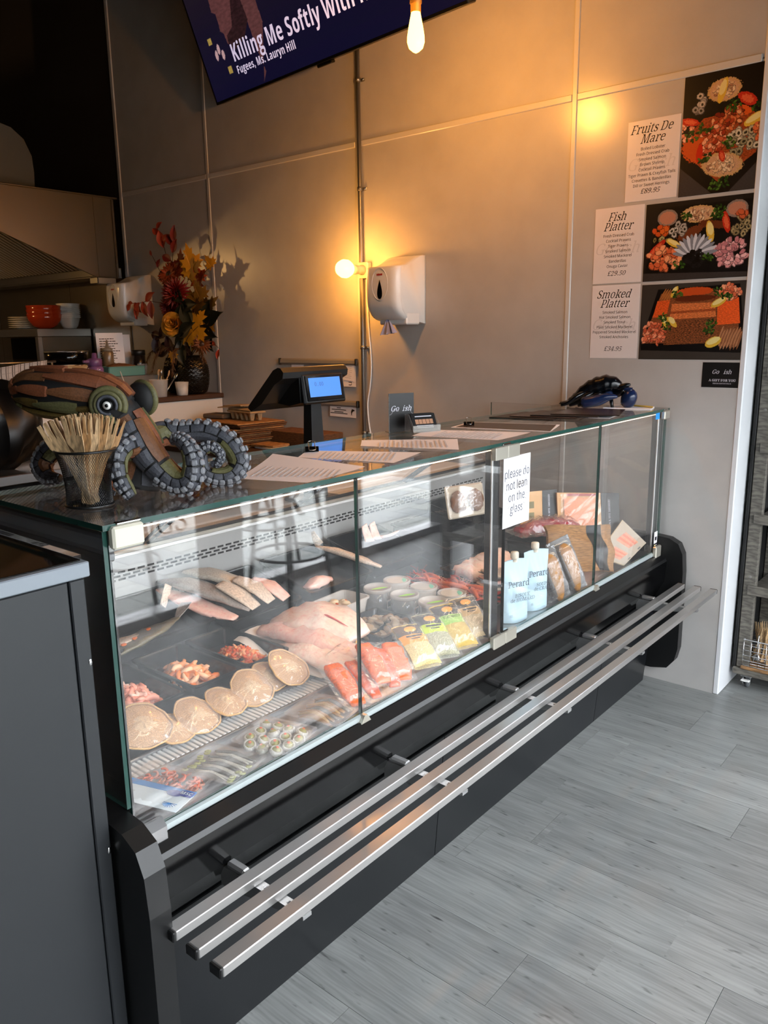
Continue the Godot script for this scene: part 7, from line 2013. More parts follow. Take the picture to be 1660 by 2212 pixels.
	fillet("fin", "", "fish_cream", [Vector3(0.175, 0.778, 1.33), Vector3(0.160, 0.800, 1.335), Vector3(0.150, 0.826, 1.338)], [0.035, 0.03, 0.012], [0.006, 0.004, 0.002], Vector3(0.3, 0.1, 1), ft, 47)
	for i in 2:
		var z := 1.088 - 0.045 * i
		fillet("skate_piece", ["left of the two upright pink and white skate pieces", "right of the two upright pieces of skate, with a long flat end"][i], "fish_pink", [Vector3(0.205, 0.745, z), Vector3(0.185, 0.775, z - 0.004), Vector3(0.18, 0.806, z + 0.002)], [0.05, 0.042, 0.036], [0.008, 0.010, 0.005], Vector3(1, 0.4, 0), null, 48 + i)
	fillet("skate_piece", "thin flat strip of skate lying at the tray's back edge", "fish_pink", [Vector3(0.205, 0.748, 1.02), Vector3(0.215, 0.750, 0.975), Vector3(0.215, 0.756, 0.925)], [0.03, 0.03, 0.008], [0.012, 0.008, 0.004], Vector3(-0.2, 1, 0), null, 50)
	var sf := thing("silver_fish", "grey silver-skinned fish lying in the rear tray", "fish")
	fillet("body", "", "fish_silver", [Vector3(0.20, 0.755, 0.56), Vector3(0.215, 0.765, 0.49), Vector3(0.215, 0.765, 0.42), Vector3(0.205, 0.755, 0.36)], [0.03, 0.08, 0.09, 0.03], [0.010, 0.040, 0.040, 0.010], Vector3(-0.2, 1, 0), sf, 51)
	fillet("tail_fin", "", "fish_grey", [Vector3(0.20, 0.758, 0.555), Vector3(0.19, 0.765, 0.59), Vector3(0.185, 0.775, 0.615)], [0.03, 0.05, 0.06], [0.006, 0.004, 0.002], Vector3(-0.2, 1, 0), sf, 52)
	# --- the big pink fish on white paper, in a bag
	var wp := MB.new(0)
	wp.grid(10, 8, func(u: float, v: float): return Vector3(0.375 + 0.345 * u, 0.612 + 0.018 * sin(u * 7.0 + v * 5.0) * (1.0 - u) + 0.03 * (1.0 - u), 1.905 - 0.255 * v + 0.02 * sin(u * 4.0)))
	tag(obj(wp, "paper_sheet", "paper_warm"), "white paper sheet under the big pink fish", "paper")
	var bf := [
		[[Vector3(0.40, 0.655, 1.78), Vector3(0.48, 0.690, 1.735), Vector3(0.58, 0.695, 1.70), Vector3(0.69, 0.665, 1.70)], [0.08, 0.17, 0.17, 0.09], [0.020, 0.045, 0.045, 0.018], "fish_flesh", "largest piece of the big pink fish, at the back"],
		[[Vector3(0.41, 0.660, 1.83), Vector3(0.50, 0.672, 1.80), Vector3(0.61, 0.668, 1.78), Vector3(0.735, 0.640, 1.775)], [0.05, 0.11, 0.12, 0.07], [0.020, 0.040, 0.040, 0.016], "fish_pink", "pink striped middle piece of the big fish"],
		[[Vector3(0.52, 0.640, 1.865), Vector3(0.62, 0.650, 1.845), Vector3(0.72, 0.636, 1.825), Vector3(0.79, 0.618, 1.795)], [0.05, 0.09, 0.10, 0.05], [0.016, 0.034, 0.034, 0.014], "fish_flesh", "front piece of the big pink fish beside the crabs"]]
	for i in bf.size(): fillet("big_fish_piece", bf[i][4], bf[i][3], bf[i][0], bf[i][1], bf[i][2], Vector3(0, 1, 0.1), null, 60 + i, "")
	for i in 3:
		var ln := obj(MB.new(0).tube(smooth([Vector3(0.50 + 0.02 * i, 0.708 - 0.018 * i, 1.735 + 0.05 * i), Vector3(0.58, 0.712 - 0.020 * i, 1.72 + 0.045 * i), Vector3(0.66, 0.694 - 0.022 * i, 1.715 + 0.045 * i)], 4), smooth_f([0.001, 0.006, 0.001], 4), 6, true, 0.4), "blood_line", "fish_vein", get_node("big_fish_piece" if i == 0 else "big_fish_piece_%03d" % min(i, 2)))
	var bg := obj(crumple(Vector3(0.17, 0.042, 0.20), 66, 30, 30, 0.006, 0.02), "clear_bag", "film")
	bg.transform = xf(Vector3(0.735, 0.618, 1.775), Vector3(0, 15, -8))
	tag(bg, "crumpled clear bag over the front of the big pink fish", "bag")
	# --- scallops in a clear box, clams, pots
	var sb := thing("clear_tub", "open clear plastic tub of scallops behind the big pink fish", "tub")
	sb.transform = xf(Vector3(0.452, 0.606, 1.525), Vector3(0, 3, 0))
	var sm := MB.new()
	rings(sm, [round_rect(0.046, 0.072, 0.014, 0.0), round_rect(0.056, 0.086, 0.018, 0.070), round_rect(0.060, 0.090, 0.018, 0.070), round_rect(0.060, 0.090, 0.018, 0.076), round_rect(0.055, 0.085, 0.018, 0.076), round_rect(0.045, 0.071, 0.014, 0.003)], Transform3D())
	obj(sm, "wall", "milky_tub", sb)
	var ball := MB.new(0).blob(xf(Vector3.ZERO, Vector3.ZERO, Vector3(1, 0.55, 0.9)), 14, 10, 0.12, 4).mesh()
	var roe := MB.new(0).tube(smooth([Vector3(-0.9, 0.2, 0.2), Vector3(-0.2, 0.55, 0.9), Vector3(0.8, 0.35, 0.7)], 4), smooth_f([0.08, 0.32, 0.08], 4), 8).mesh()
	var rr := RandomNumberGenerator.new()
	rr.seed = 5
	for k in 22:
		var s := put(ball, "scallop", "scallop")
		var q := Vector3(rr.randf_range(-0.034, 0.034), 0.026 + 0.010 * (k / 6) + rr.randf() * 0.006, rr.randf_range(-0.062, 0.062))
		s.transform = sb.transform * Transform3D(Basis.from_euler(Vector3(rr.randf() * 0.6, rr.randf() * TAU, rr.randf() * 0.6)) * Basis.from_scale(Vector3.ONE * 0.017), q)
		if k % 2 == 0: put(roe, "roe", "roe_orange", s)
		tag(s, "white scallop with or without orange roe in the clear tub", "scallop", "scallops in the clear tub")
	var clam := clam_mesh()
	heap_of([clam[0], clam[1]], ["clam_a", "clam_b", "clam_c"], "clam", "small ridged brown clam heaped before the lidded pots", "clam", "clams in the shallow tray", 74, 0.0165, mound(Vector3(0.625, 0.615, 1.515), 0.086, 0.085, 0.030, Vector2(0, 0)), 31)
	var px := [0.468, 0.585, 0.700]
	var pl := ["clear lidded pot with a green leaf label, farthest back", "white-labelled lidded pot, farthest back of the three", "clear lidded pot with a green leaf label, middle of its row", "white-labelled lidded pot, middle of the three", "clear lidded pot with a green leaf label, closest to the sauces", "white-labelled lidded pot, closest to the sauces"]
	for i in 6: lidded_pot(Vector3(px[i / 2], 0.606, 1.356 if i % 2 == 0 else 1.252), i % 2 == 1, pl[i])
	# --- langoustines and pale boned fish
	build_langoustines()
	for i in 5:
		var z := 0.97 - 0.052 * i
		fillet("pale_fish", ["pale boned fish piece, lowest at the left", "pale boned fish piece, second in the heap", "pale boned fish piece at the middle of the heap", "pale boned fish piece behind the middle post", "pale boned fish piece at the far end of its tray"][i], "fish_flesh", [Vector3(0.50, 0.640, z - 0.01), Vector3(0.555, 0.668 + 0.004 * i, z), Vector3(0.63, 0.662, z + 0.012), Vector3(0.665, 0.652, z + 0.01)], [0.03, 0.075, 0.075, 0.03], [0.02, 0.05, 0.045, 0.02], Vector3.UP, null, 70 + i)
	build_front_packs()
	build_right_packs()

func crab(e: Array, i: int):
	var o := thing("dressed_crab", e[6], "crab")
	o.transform = xf(Vector3(e[0], e[1], e[2]), Vector3(0, e[5], -e[4]))
	var r: float = e[3]
	var outline := func(a: float): return 1.0 + 0.08 * cos(2 * a) - 0.05 * cos(3.0 * a) + 0.02 * sin(9.0 * a)
	var sh := MB.new(0)
	sh.grid(32, 6, func(u: float, v: float):
		var a := u * TAU
		var q: float = outline.call(a) * r * sin(v * PI / 2)
		return Vector3(cos(a) * q * 0.86, -0.020 + 0.020 * sin(v * PI / 2) * 0.9 + 0.002 * sin(a * 14.0) * v, sin(a) * q), true)
	obj(sh, "shell", "crab_shell", o)
	var meat := MB.new(0)
	var nz := FastNoiseLite.new()
	nz.seed = 50 + i
	nz.frequency = 1.0
	var mf := func(k: float, lift: float): return func(u: float, v: float):
		var a := u * TAU
		var q: float = outline.call(a) * r * 0.93 * v * k
		var p := Vector3(cos(a) * q * 0.86, 0, sin(a) * q)
		p.y = lift + 0.010 * (1.0 - v * v) + 0.004 * nz.get_noise_3d(p.x * 160, 0, p.z * 160) * (1.0 if v < 0.99 else 0.0)
		return p
	meat.grid(36, 12, mf.call(1.0, 0.0))
	obj(meat, "brown_meat", "crab_brown", o)
	var wm := MB.new(0)
	wm.grid(30, 8, mf.call(0.62, 0.0025))
	obj(wm, "white_meat", "crab_meat", o)
	var rim := MB.new(0)
	var rp := []
	for k in 37:
		var a := TAU * k / 36.0
		rp.append(Vector3(cos(a) * outline.call(a) * r * 0.86, 0.0, sin(a) * outline.call(a) * r))
	obj(rim.tube(rp, 0.0028, 6, false), "shell_rim", "crab_edge", o)
	var fz := FastNoiseLite.new()
	fz.seed = 80 + i
	fz.frequency = 1.0
	fz.fractal_type = FastNoiseLite.FRACTAL_RIDGED
	fz.fractal_octaves = 2
	var fm := MB.new(0)
	fm.grid(48, 12, func(u: float, v: float):
		var a := u * TAU
		var q: float = outline.call(a) * r * 1.02 * v
		return Vector3(cos(a) * q * 0.87, 0.0155 * (1.0 - v * v) + 0.0025 + 0.004 * fz.get_noise_2d(cos(a) * v * 1.3 + 3.0 * sin(a * 2.0), a * 1.6) * v, sin(a) * q))
	obj(fm, "film", "film", o)

func clam_mesh() -> Array:
	var out := []
	for k in 2:
		var mb := MB.new(0)
		for s in [1.0, -1.0]:
			var f := func(u: float, v: float):
				var a := u * TAU
				var ridge := 1.0 + 0.025 * sin(v * 34.0)
				var q := sin(v * PI / 2)
				return Vector3((cos(a) * 0.80 + 0.10) * q * (1.0 + 0.1 * k), s * (0.48 * cos(v * PI / 2) * ridge + 0.02), sin(a) * q * 1.0 * (1.0 + 0.12 * cos(a)))
			mb.grid(18, 9, f, s > 0)
		out.append(mb.mesh())
	return out

func lidded_pot(at: Vector3, white: bool, label: String):
	var o := thing("lidded_pot", label, "pot", at)
	obj(MB.new(0).lathe([Vector2(0, 0), Vector2(0.037, 0), Vector2(0.039, 0.003), Vector2(0.044, 0.070), Vector2(0.042, 0.070), Vector2(0.037, 0.004), Vector2(0, 0.003)], 28), "wall", "milky_tub" if white else "clear_plastic", o)
	var fm := MB.new(0)
	fm.lathe([Vector2(0, 0.004), Vector2(0.036, 0.004), Vector2(0.0405, 0.060), Vector2(0.036, 0.064), Vector2(0, 0.066)], 28)
	obj(fm, "filling", "pot_white" if white else "pot_seaweed", o)
	obj(MB.new(0).lathe([Vector2(0.043, 0.066), Vector2(0.0475, 0.067), Vector2(0.0480, 0.076), Vector2(0.0465, 0.079), Vector2(0.0440, 0.079), Vector2(0.0425, 0.0752), Vector2(0.0, 0.0748)], 32), "lid", "milky_tub", o)
	# print on the lid: leaf swoosh or white label
	if white:
		obj(MB.new().lathe([Vector2(0.0, 0.0756), Vector2(0.037, 0.0756), Vector2(0.037, 0.0760), Vector2(0, 0.0762)], 28), "lid_label", "china", o)
		var mb := MB.new()
		var p := PackedVector2Array()
		for k in 9:
			var a := lerpf(-0.1, 1.5, k / 8.0)
			p.append(Vector2(cos(a) * 0.034, sin(a) * 0.034))
		for k in 6: p.append(Vector2(lerpf(0.004, 0.022, k / 5.0), lerpf(0.030, 0.0, k / 5.0) - 0.004 * sin(k)))
		mb.prism(p, 0.0004, Transform3D(Basis(Vector3(1, 0, 0), Vector3(0, 0, -1), Vector3(0, 1, 0)), Vector3(0, 0.0764, 0)))
		obj(mb, "swoosh", "teal_print", o)
	else:
		var p := PackedVector2Array()
		for k in 9:
			var t := k / 8.0
			p.append(Vector2(lerpf(-0.022, 0.034, t), -0.012 + 0.024 * t + 0.010 * sin(t * PI)))
		for k in range(8, -1, -1):
			var t := k / 8.0
			p.append(Vector2(lerpf(-0.022, 0.034, t), -0.012 + 0.024 * t - 0.006 * sin(t * PI) - 0.0004))
		obj(MB.new().prism(p, 0.0004, Transform3D(Basis(Vector3(0.77, 0, -0.64), Vector3(-0.64, 0, -0.77), Vector3(0, 1, 0)), Vector3(0.006, 0.0756, 0.006))), "leaf_print", "lime_print", o)
		var bars := MB.new()
		var t0 := Transform3D(Basis(Vector3.UP, 0.2), Vector3.ZERO)
		for k in 8: bars.box(Vector3(0.0438, 0.016, -0.010 + 0.0026 * k), Vector3(0.0446, 0.034, -0.010 + 0.0026 * k + (0.0014 if k % 3 else 0.0008)), 0.0, t0)
		obj(MB.new().box(Vector3(0.0425, 0.012, -0.014), Vector3(0.0437, 0.038, 0.014), 0.0, t0), "side_label", "paper", o)
		obj(bars, "bar_print", "ink", o)

func build_langoustines():
	# one with its parts, then copies
	var o := thing("langoustine", "", "langoustine")
	o.set_meta("stem", "langoustine")
	var body := MB.new(0).tube(smooth([Vector3(0, 0, 0), Vector3(0.03, 0.006, 0), Vector3(0.07, 0.006, 0.004), Vector3(0.10, 0.0, 0.010), Vector3(0.125, -0.004, 0.014)], 3), smooth_f([0.003, 0.010, 0.009, 0.007, 0.003], 3), 8)
	obj(body, "body", "lang_orange", o)
	var fan := MB.new(0)
	for k in 3: fan.tube([Vector3(0.122, -0.003, 0.013), Vector3(0.142, -0.003, 0.016 + 0.010 * (k - 1))], [0.003, 0.006], 6, true, 0.4)
	obj(fan, "tail_fan", "lang_red", o)
	for s in [-1.0, 1.0]:
		obj(MB.new(0).tube(smooth([Vector3(0.012, 0, s * 0.006), Vector3(-0.01, 0.002, s * 0.022), Vector3(-0.030, 0.004, s * 0.020), Vector3(-0.055, 0.002, s * 0.014)], 3), smooth_f([0.003, 0.0035, 0.0045, 0.0015], 3), 6), "claw", "lang_red", o)
		var legs := MB.new(0)
		for k in 4: legs.tube([Vector3(0.015 + 0.012 * k, 0, s * 0.007), Vector3(0.012 + 0.014 * k, 0.006, s * 0.026), Vector3(0.008 + 0.016 * k, -0.006, s * 0.036)], [0.0014, 0.0012, 0.0007], 4)
		obj(legs, "legs", "lang_pale", o)
		obj(MB.new(0).tube(smooth([Vector3(0, 0.003, s * 0.003), Vector3(-0.02, 0.018, s * 0.016), Vector3(-0.035, 0.026, s * 0.034)], 3), 0.0006, 4), "feeler", "lang_red", o)
		obj(MB.new(0).blob(xf(Vector3(0.006, 0.009, s * 0.006), Vector3.ZERO, Vector3.ONE * 0.0026), 6, 5), "eye", "black_gloss", o)
	var r := RandomNumberGenerator.new()
	r.seed = 12
	tag(o, "orange-pink langoustine heaped in the shallow tray behind the pots", "langoustine", "langoustines in the shallow tray")
	for k in 22:
		var t := Transform3D(Basis.from_euler(Vector3(r.randf_range(-0.4, 0.4), r.randf_range(-0.6, 0.6) + (PI if k % 2 else 0.0), r.randf_range(-0.15, 0.15))), Vector3(lerpf(0.47, 0.745, (k % 8) / 7.0) - (0.05 if k % 2 == 0 else -0.02) , 0.618 + 0.011 * (k / 7) + r.randf() * 0.006, 1.085 + r.randf_range(-0.045, 0.045)))
		if k == 0: o.transform = t
		else: copy_of(o, t)

func build_front_packs():
	var Y := 0.589
	# prawn pack with blue and white card
	var p := tray_pack(Vector3(0.822, Y, 2.468), 18.0, 0.175, 0.150, "sealed pack of small cooked prawns with a blue and white card, nearest the end")
	var r := RandomNumberGenerator.new()
	r.seed = 77
	var pm := prawn_mesh(4, 4.6, 0.16)
	for k in 58:
		var q := put(pm, "prawn", ["shrimp_red", "lang_pale2", "prawn_brown"][k % 3], p)
		q.transform = Transform3D(Basis.from_euler(Vector3(r.randf_range(-0.5, 0.5), r.randf() * TAU, r.randf_range(-0.5, 0.5))) * Basis.from_scale(Vector3.ONE * 0.015), Vector3(r.randf_range(-0.066, 0.066), 0.009 + r.randf() * 0.009, r.randf_range(-0.058, 0.006)))
	obj(MB.new().box(Vector3(-0.0872, 0.0225, 0.014), Vector3(0.0872, 0.0232, 0.0745)), "card", "card_white", p)
	obj(MB.new().box(Vector3(-0.0872, 0.0233, 0.002), Vector3(0.0872, 0.0240, 0.019), 0.0), "card_stripe", "card_blue", p)
	var ov := MB.new().lathe([Vector2(0, 0.0), Vector2(1.0, 0.0), Vector2(1.0, 0.0006), Vector2(0, 0.0008)], 20, xf(Vector3(0.045, 0.0240, 0.020), Vector3.ZERO, Vector3(0.018, 1, 0.010)))
	ov.box(Vector3(0.054, 0.0241, 0.006), Vector3(0.086, 0.0246, 0.024))
	obj(ov, "oval_mark", "mark_blue", p)
	var wm := MB.new()
	var flat := Basis(Vector3(-1, 0, 0), Vector3(0, 0, -1), Vector3(0, -1, 0)) * Basis(Vector3(-1, 0, 0), Vector3(0, 1, 0), Vector3(0, 0, -1))
	wm.tube([Vector3(0.033, 0.0252, 0.020), Vector3(0.041, 0.0252, 0.025), Vector3(0.050, 0.0252, 0.014), Vector3(0.058, 0.0252, 0.017)], [0.0006, 0.0018, 0.0018, 0.0006], 6, true, 0.3)
	text(wm, "MSC", 0.013, Transform3D(Basis(Vector3(1, 0, 0), Vector3(0, 0, -1), Vector3(0, 1, 0)), Vector3(0.070, 0.0250, 0.0145)), "bold")
	obj(wm, "white_print", "card_white", p)
	var tx := MB.new()
	text(tx, "150g e", 0.012, Transform3D(Basis(Vector3(1, 0, 0), Vector3(0, 0, -1), Vector3(0, 1, 0)), Vector3(-0.055, 0.0236, 0.040)))
	for k in 3: tx.box(Vector3(-0.075, 0.0233, 0.050 + 0.006 * k), Vector3(-0.02 + 0.012 * k, 0.0237, 0.0512 + 0.006 * k))
	obj(tx, "small_print", "grey_ink", p)
	var cr := MB.new()
	for k in 10:
		var a := PI * k / 9.0
		cr.tube([Vector3(0.058, 0.0235, 0.052), Vector3(0.058 + cos(a) * 0.016, 0.0235, 0.052 + sin(a) * 0.014)], 0.0006, 4)
	obj(cr, "emblem", "card_blue", p)
	obj(crumple(Vector3(0.165, 0.004, 0.14), 5, 18, 18, 0.002, 0.0), "seal_film", "film", p).position.y = 0.0222
	# anchovies
	p = tray_pack(Vector3(0.848, Y, 2.335), 16.0, 0.158, 0.135, "sealed pack of pale anchovies and green peppers, second from the end glass")
	for k in 13:
		var z := -0.050 + 0.0084 * k
		fillet("anchovy", "", "anchovy" if k % 3 else "anchovy_dark", [Vector3(-0.052 + 0.006 * (k % 3), 0.012, z), Vector3(0.0, 0.017, z + 0.005 * sin(k * 2.0)), Vector3(0.060 - 0.005 * (k % 4), 0.013, z + 0.004)], [0.004, 0.011, 0.004], [0.003, 0.008, 0.003], Vector3.UP, p, 90 + k)
	for k in 16:
		obj(MB.new(0).tube(ring(Vector3(r.randf_range(-0.066, -0.048) if k < 10 else r.randf_range(0.045, 0.064), 0.014 + r.randf() * 0.004, r.randf_range(-0.05, 0.05)), 0.006, 0.005, 10, Vector3(1, 0.2, 0), Vector3(0, 0.2, 1)), 0.0022, 6), "pepper_ring", "pepper_green", p)
	obj(crumple(Vector3(0.148, 0.004, 0.125), 15, 18, 18, 0.002, 0.0), "seal_film", "film", p).position.y = 0.0222
	# olive rolls
	p = tray_pack(Vector3(0.846, Y, 2.176), 14.0, 0.158, 0.142, "sealed pack of rolled anchovies round stuffed olives, third from the end glass")
	var roll := MB.new(0).tube(ring(Vector3.ZERO, 0.0125, 0.0125, 16, Vector3.RIGHT, Vector3.BACK), 0.0030, 6, false, 2.4, Vector3.UP).mesh()
	var olive := MB.new(0).blob(xf(Vector3(0, 0.001, 0), Vector3.ZERO, Vector3(0.0105, 0.011, 0.0105)), 14, 10).mesh()
	var stuff := MB.new(0).blob(xf(Vector3(0, 0.0118, 0), Vector3.ZERO, Vector3(0.0038, 0.0016, 0.0038)), 8, 6).mesh()
	var spots := [[-0.056, -0.046], [-0.024, -0.05], [0.008, -0.048], [0.042, -0.05], [-0.05, -0.012], [-0.016, -0.018], [0.02, -0.014], [0.054, -0.018], [-0.054, 0.022], [-0.02, 0.018], [0.014, 0.022], [0.048, 0.016], [-0.036, 0.050], [0.0, 0.052], [0.034, 0.048]]
	for e in spots:
		var ol := put(olive, "olive", "olive_green", p)
		ol.transform = xf(Vector3(e[0], 0.010, e[1]), Vector3(r.randf_range(-22, 22), 0, r.randf_range(-22, 22)))
		put(roll, "rolled_anchovy", "anchovy", ol)
		put(stuff, "pepper_filling", "roe_orange", ol)
	obj(crumple(Vector3(0.148, 0.004, 0.132), 25, 18, 18, 0.002, 0.0), "seal_film", "film", p).position.y = 0.0232
	# brown fillets
	p = tray_pack(Vector3(0.846, Y, 2.010), 12.0, 0.158, 0.142, "sealed pack of brown marinated fish strips beside the salmon")
	for k in 9:
		var z := -0.050 + 0.0125 * k
		fillet("fish_strip", "", ["strip_brown", "anchovy_dark", "strip_brown", "strip_tan"][k % 4], [Vector3(-0.060 + 0.008 * (k % 3), 0.011, z), Vector3(-0.01, 0.018 + 0.003 * (k % 2), z - 0.006), Vector3(0.058 - 0.006 * (k % 4), 0.012, z + 0.006)], [0.008, 0.018, 0.006], [0.004, 0.010, 0.004], Vector3.UP, p, 120 + k)
	obj(crumple(Vector3(0.148, 0.004, 0.132), 35, 18, 18, 0.002, 0.0), "seal_film", "film", p).position.y = 0.0222
	# salmon
	var sal := [
		[Vector3(0.772, 0.668, 1.905), Vector3(0.893, 0.604, 1.932), 0.062, 0.024, "vacuum-packed salmon fillet beside the brown fish strips"],
		[Vector3(0.775, 0.655, 1.838), Vector3(0.900, 0.602, 1.868), 0.044, 0.020, "narrow vacuum-packed salmon fillet low in the pile by the pane joint"],
		[Vector3(0.782, 0.692, 1.792), Vector3(0.898, 0.632, 1.838), 0.060, 0.026, "vacuum-packed salmon fillet lying on top of two others"],
		[Vector3(0.800, 0.668, 1.752), Vector3(0.900, 0.606, 1.795), 0.050, 0.022, "vacuum-packed salmon fillet under the topmost piece"],
		[Vector3(0.805, 0.672, 1.705), Vector3(0.893, 0.606, 1.748), 0.066, 0.024, "large vacuum-packed salmon fillet next to the yellow sauce"]]
	for i in sal.size():
		var e = sal[i]
		var o := thing("salmon_pack", e[4], "food pack")
		var d: Vector3 = e[1] - e[0]
		var L := d.length()
		var up := Vector3(0.5, 1, 0)
		o.transform = facing((e[0] + e[1]) / 2, d, up)
		# local x along, y up, z across
		fillet("salmon", "", "salmon" if i % 2 == 0 else "salmon_deep", [Vector3(-L / 2, 0, 0), Vector3(-L * 0.3, 0.002, 0), Vector3(0, 0.003, 0), Vector3(L * 0.3, 0.001, 0), Vector3(L / 2, -0.001, 0)], [e[2] * 0.8, e[2], e[2], e[2] * 0.95, e[2] * 0.7], [e[3] * 0.7, e[3], e[3], e[3] * 0.8, e[3] * 0.4], Vector3.UP, o, 140 + i)
		var f := obj(crumple(Vector3(L + 0.004, e[3] * 0.72, e[2] + 0.006), 150 + i, 24, 18, 0.004, 0.009), "vacuum_film", "film", o)
		f.position.y = -0.002
	# sauces
	var sa := [
		[Vector3(0.884, 0.591, 1.632), Vector3(0.744, 0.668, 1.573), "sauce_cream", "label_orange", "", "yellow sauce pouch with an orange band, first of four"],
		[Vector3(0.886, 0.591, 1.545), Vector3(0.745, 0.676, 1.478), "sauce_herb", "label_lime", "", "pale herb sauce pouch with a lime band, second of four"],
		[Vector3(0.890, 0.591, 1.452), Vector3(0.752, 0.686, 1.400), "sauce_mustard", "label_green", "BÉARNAISE", "mustard coloured sauce pouch with a green band, third of four"],
		[Vector3(0.884, 0.591, 1.356), Vector3(0.760, 0.686, 1.308), "sauce_pale", "label_tan", "", "pale tan sauce pouch beside the middle post, last of four"]]
	for e in sa: sauce(e)

func sauce(e: Array):
	var o := thing("sauce_pouch", e[5], "food pouch")
	var up: Vector3 = e[1] - e[0]
	var L := up.length()
	var W := 0.100
	var nrm := Vector3(0.62, 0.75, 0.22)
	var x := up.cross(nrm).normalized()
	o.transform = facing(e[0] + nrm.normalized() * 0.012, x, up)
	var puff := func(u: float, v: float): return 0.026 * pow(sin(PI * clamp(u * 0.92 + 0.04, 0, 1)), 0.6) * pow(sin(PI * clamp(0.06 + 0.86 * v, 0, 1)), 0.5) * (1.0 - 0.55 * v)
	var part := func(v0: float, v1: float, u0: float, m: String, called: String, off: float):
		for s in [1.0, -1.0]:
			if s < 0 and off > 0.0: continue
			var mb := MB.new(0)
			var f := func(u: float, v: float):
				var uu := lerpf(u0, 1.0 - u0, u)
				var vv := lerpf(v1, v0, v)
				return Vector3((uu - 0.5) * W * (1.0 - 0.06 * sin(vv * PI)), vv * L, s * puff.call(uu, vv) * (1.0 if s > 0 else 0.35) + off + 0.0012 * sin(uu * 19.0 + vv * 23.0))
			mb.grid(10, 8, f, s < 0)
			obj(mb, called, m, o)
	part.call(0.03, 0.97, 0.06, e[2], "sauce_body", 0.0)
	part.call(0.70, 0.94, 0.05, "label_black", "label_top", 0.0012)
	part.call(0.50, 0.70, 0.05, e[3], "label_band", 0.0012)
	obj(MB.new(0).blob(xf(Vector3(0.004, L * 0.82, puff.call(0.5, 0.82) + 0.0026), Vector3.ZERO, Vector3(0.020, 0.011, 0.0012)), 16, 6), "oval_mark", "mark_orange", o)
	var mb := MB.new()
	if e[4]: text(mb, e[4], 0.0125, xf(Vector3(0, L * 0.635, puff.call(0.5, 0.63) + 0.0042)), "sans")
	else: mb.box(Vector3(-0.026, L * 0.615, puff.call(0.5, 0.63) + 0.0042), Vector3(0.026, L * 0.650, puff.call(0.5, 0.63) + 0.0046), 0.0).box(Vector3(-0.015, L * 0.56, puff.call(0.5, 0.57) + 0.0044), Vector3(0.015, L * 0.58, puff.call(0.5, 0.57) + 0.0048))
	obj(mb, "lettering", "ink", o)
	var f := crumple(Vector3(W, 0.024, L * 0.98), hash(e[4]) % 97, 20, 26, 0.004, 0.004)
	var fo := obj(f, "film", "film", o)
	fo.transform = Transform3D(Basis(Vector3(1, 0, 0), Vector3(0, 0, 1), Vector3(0, -1, 0)), Vector3(0, L * 0.5, 0.004))

func plate4(c: Array, th: float) -> MB:
	# four corners from the lower left, counter-clockwise seen from the front
	var n: Vector3 = (c[1] - c[0]).cross(c[3] - c[0]).normalized() * th
	var mb := MB.new()
	mb.quad(c[0] + n, c[1] + n, c[2] + n, c[3] + n)
	mb.quad(c[1], c[0], c[3], c[2])
	for i in 4:
		var j := (i + 1) % 4
		mb.quad(c[i], c[j], c[j] + n, c[i] + n)
	return mb

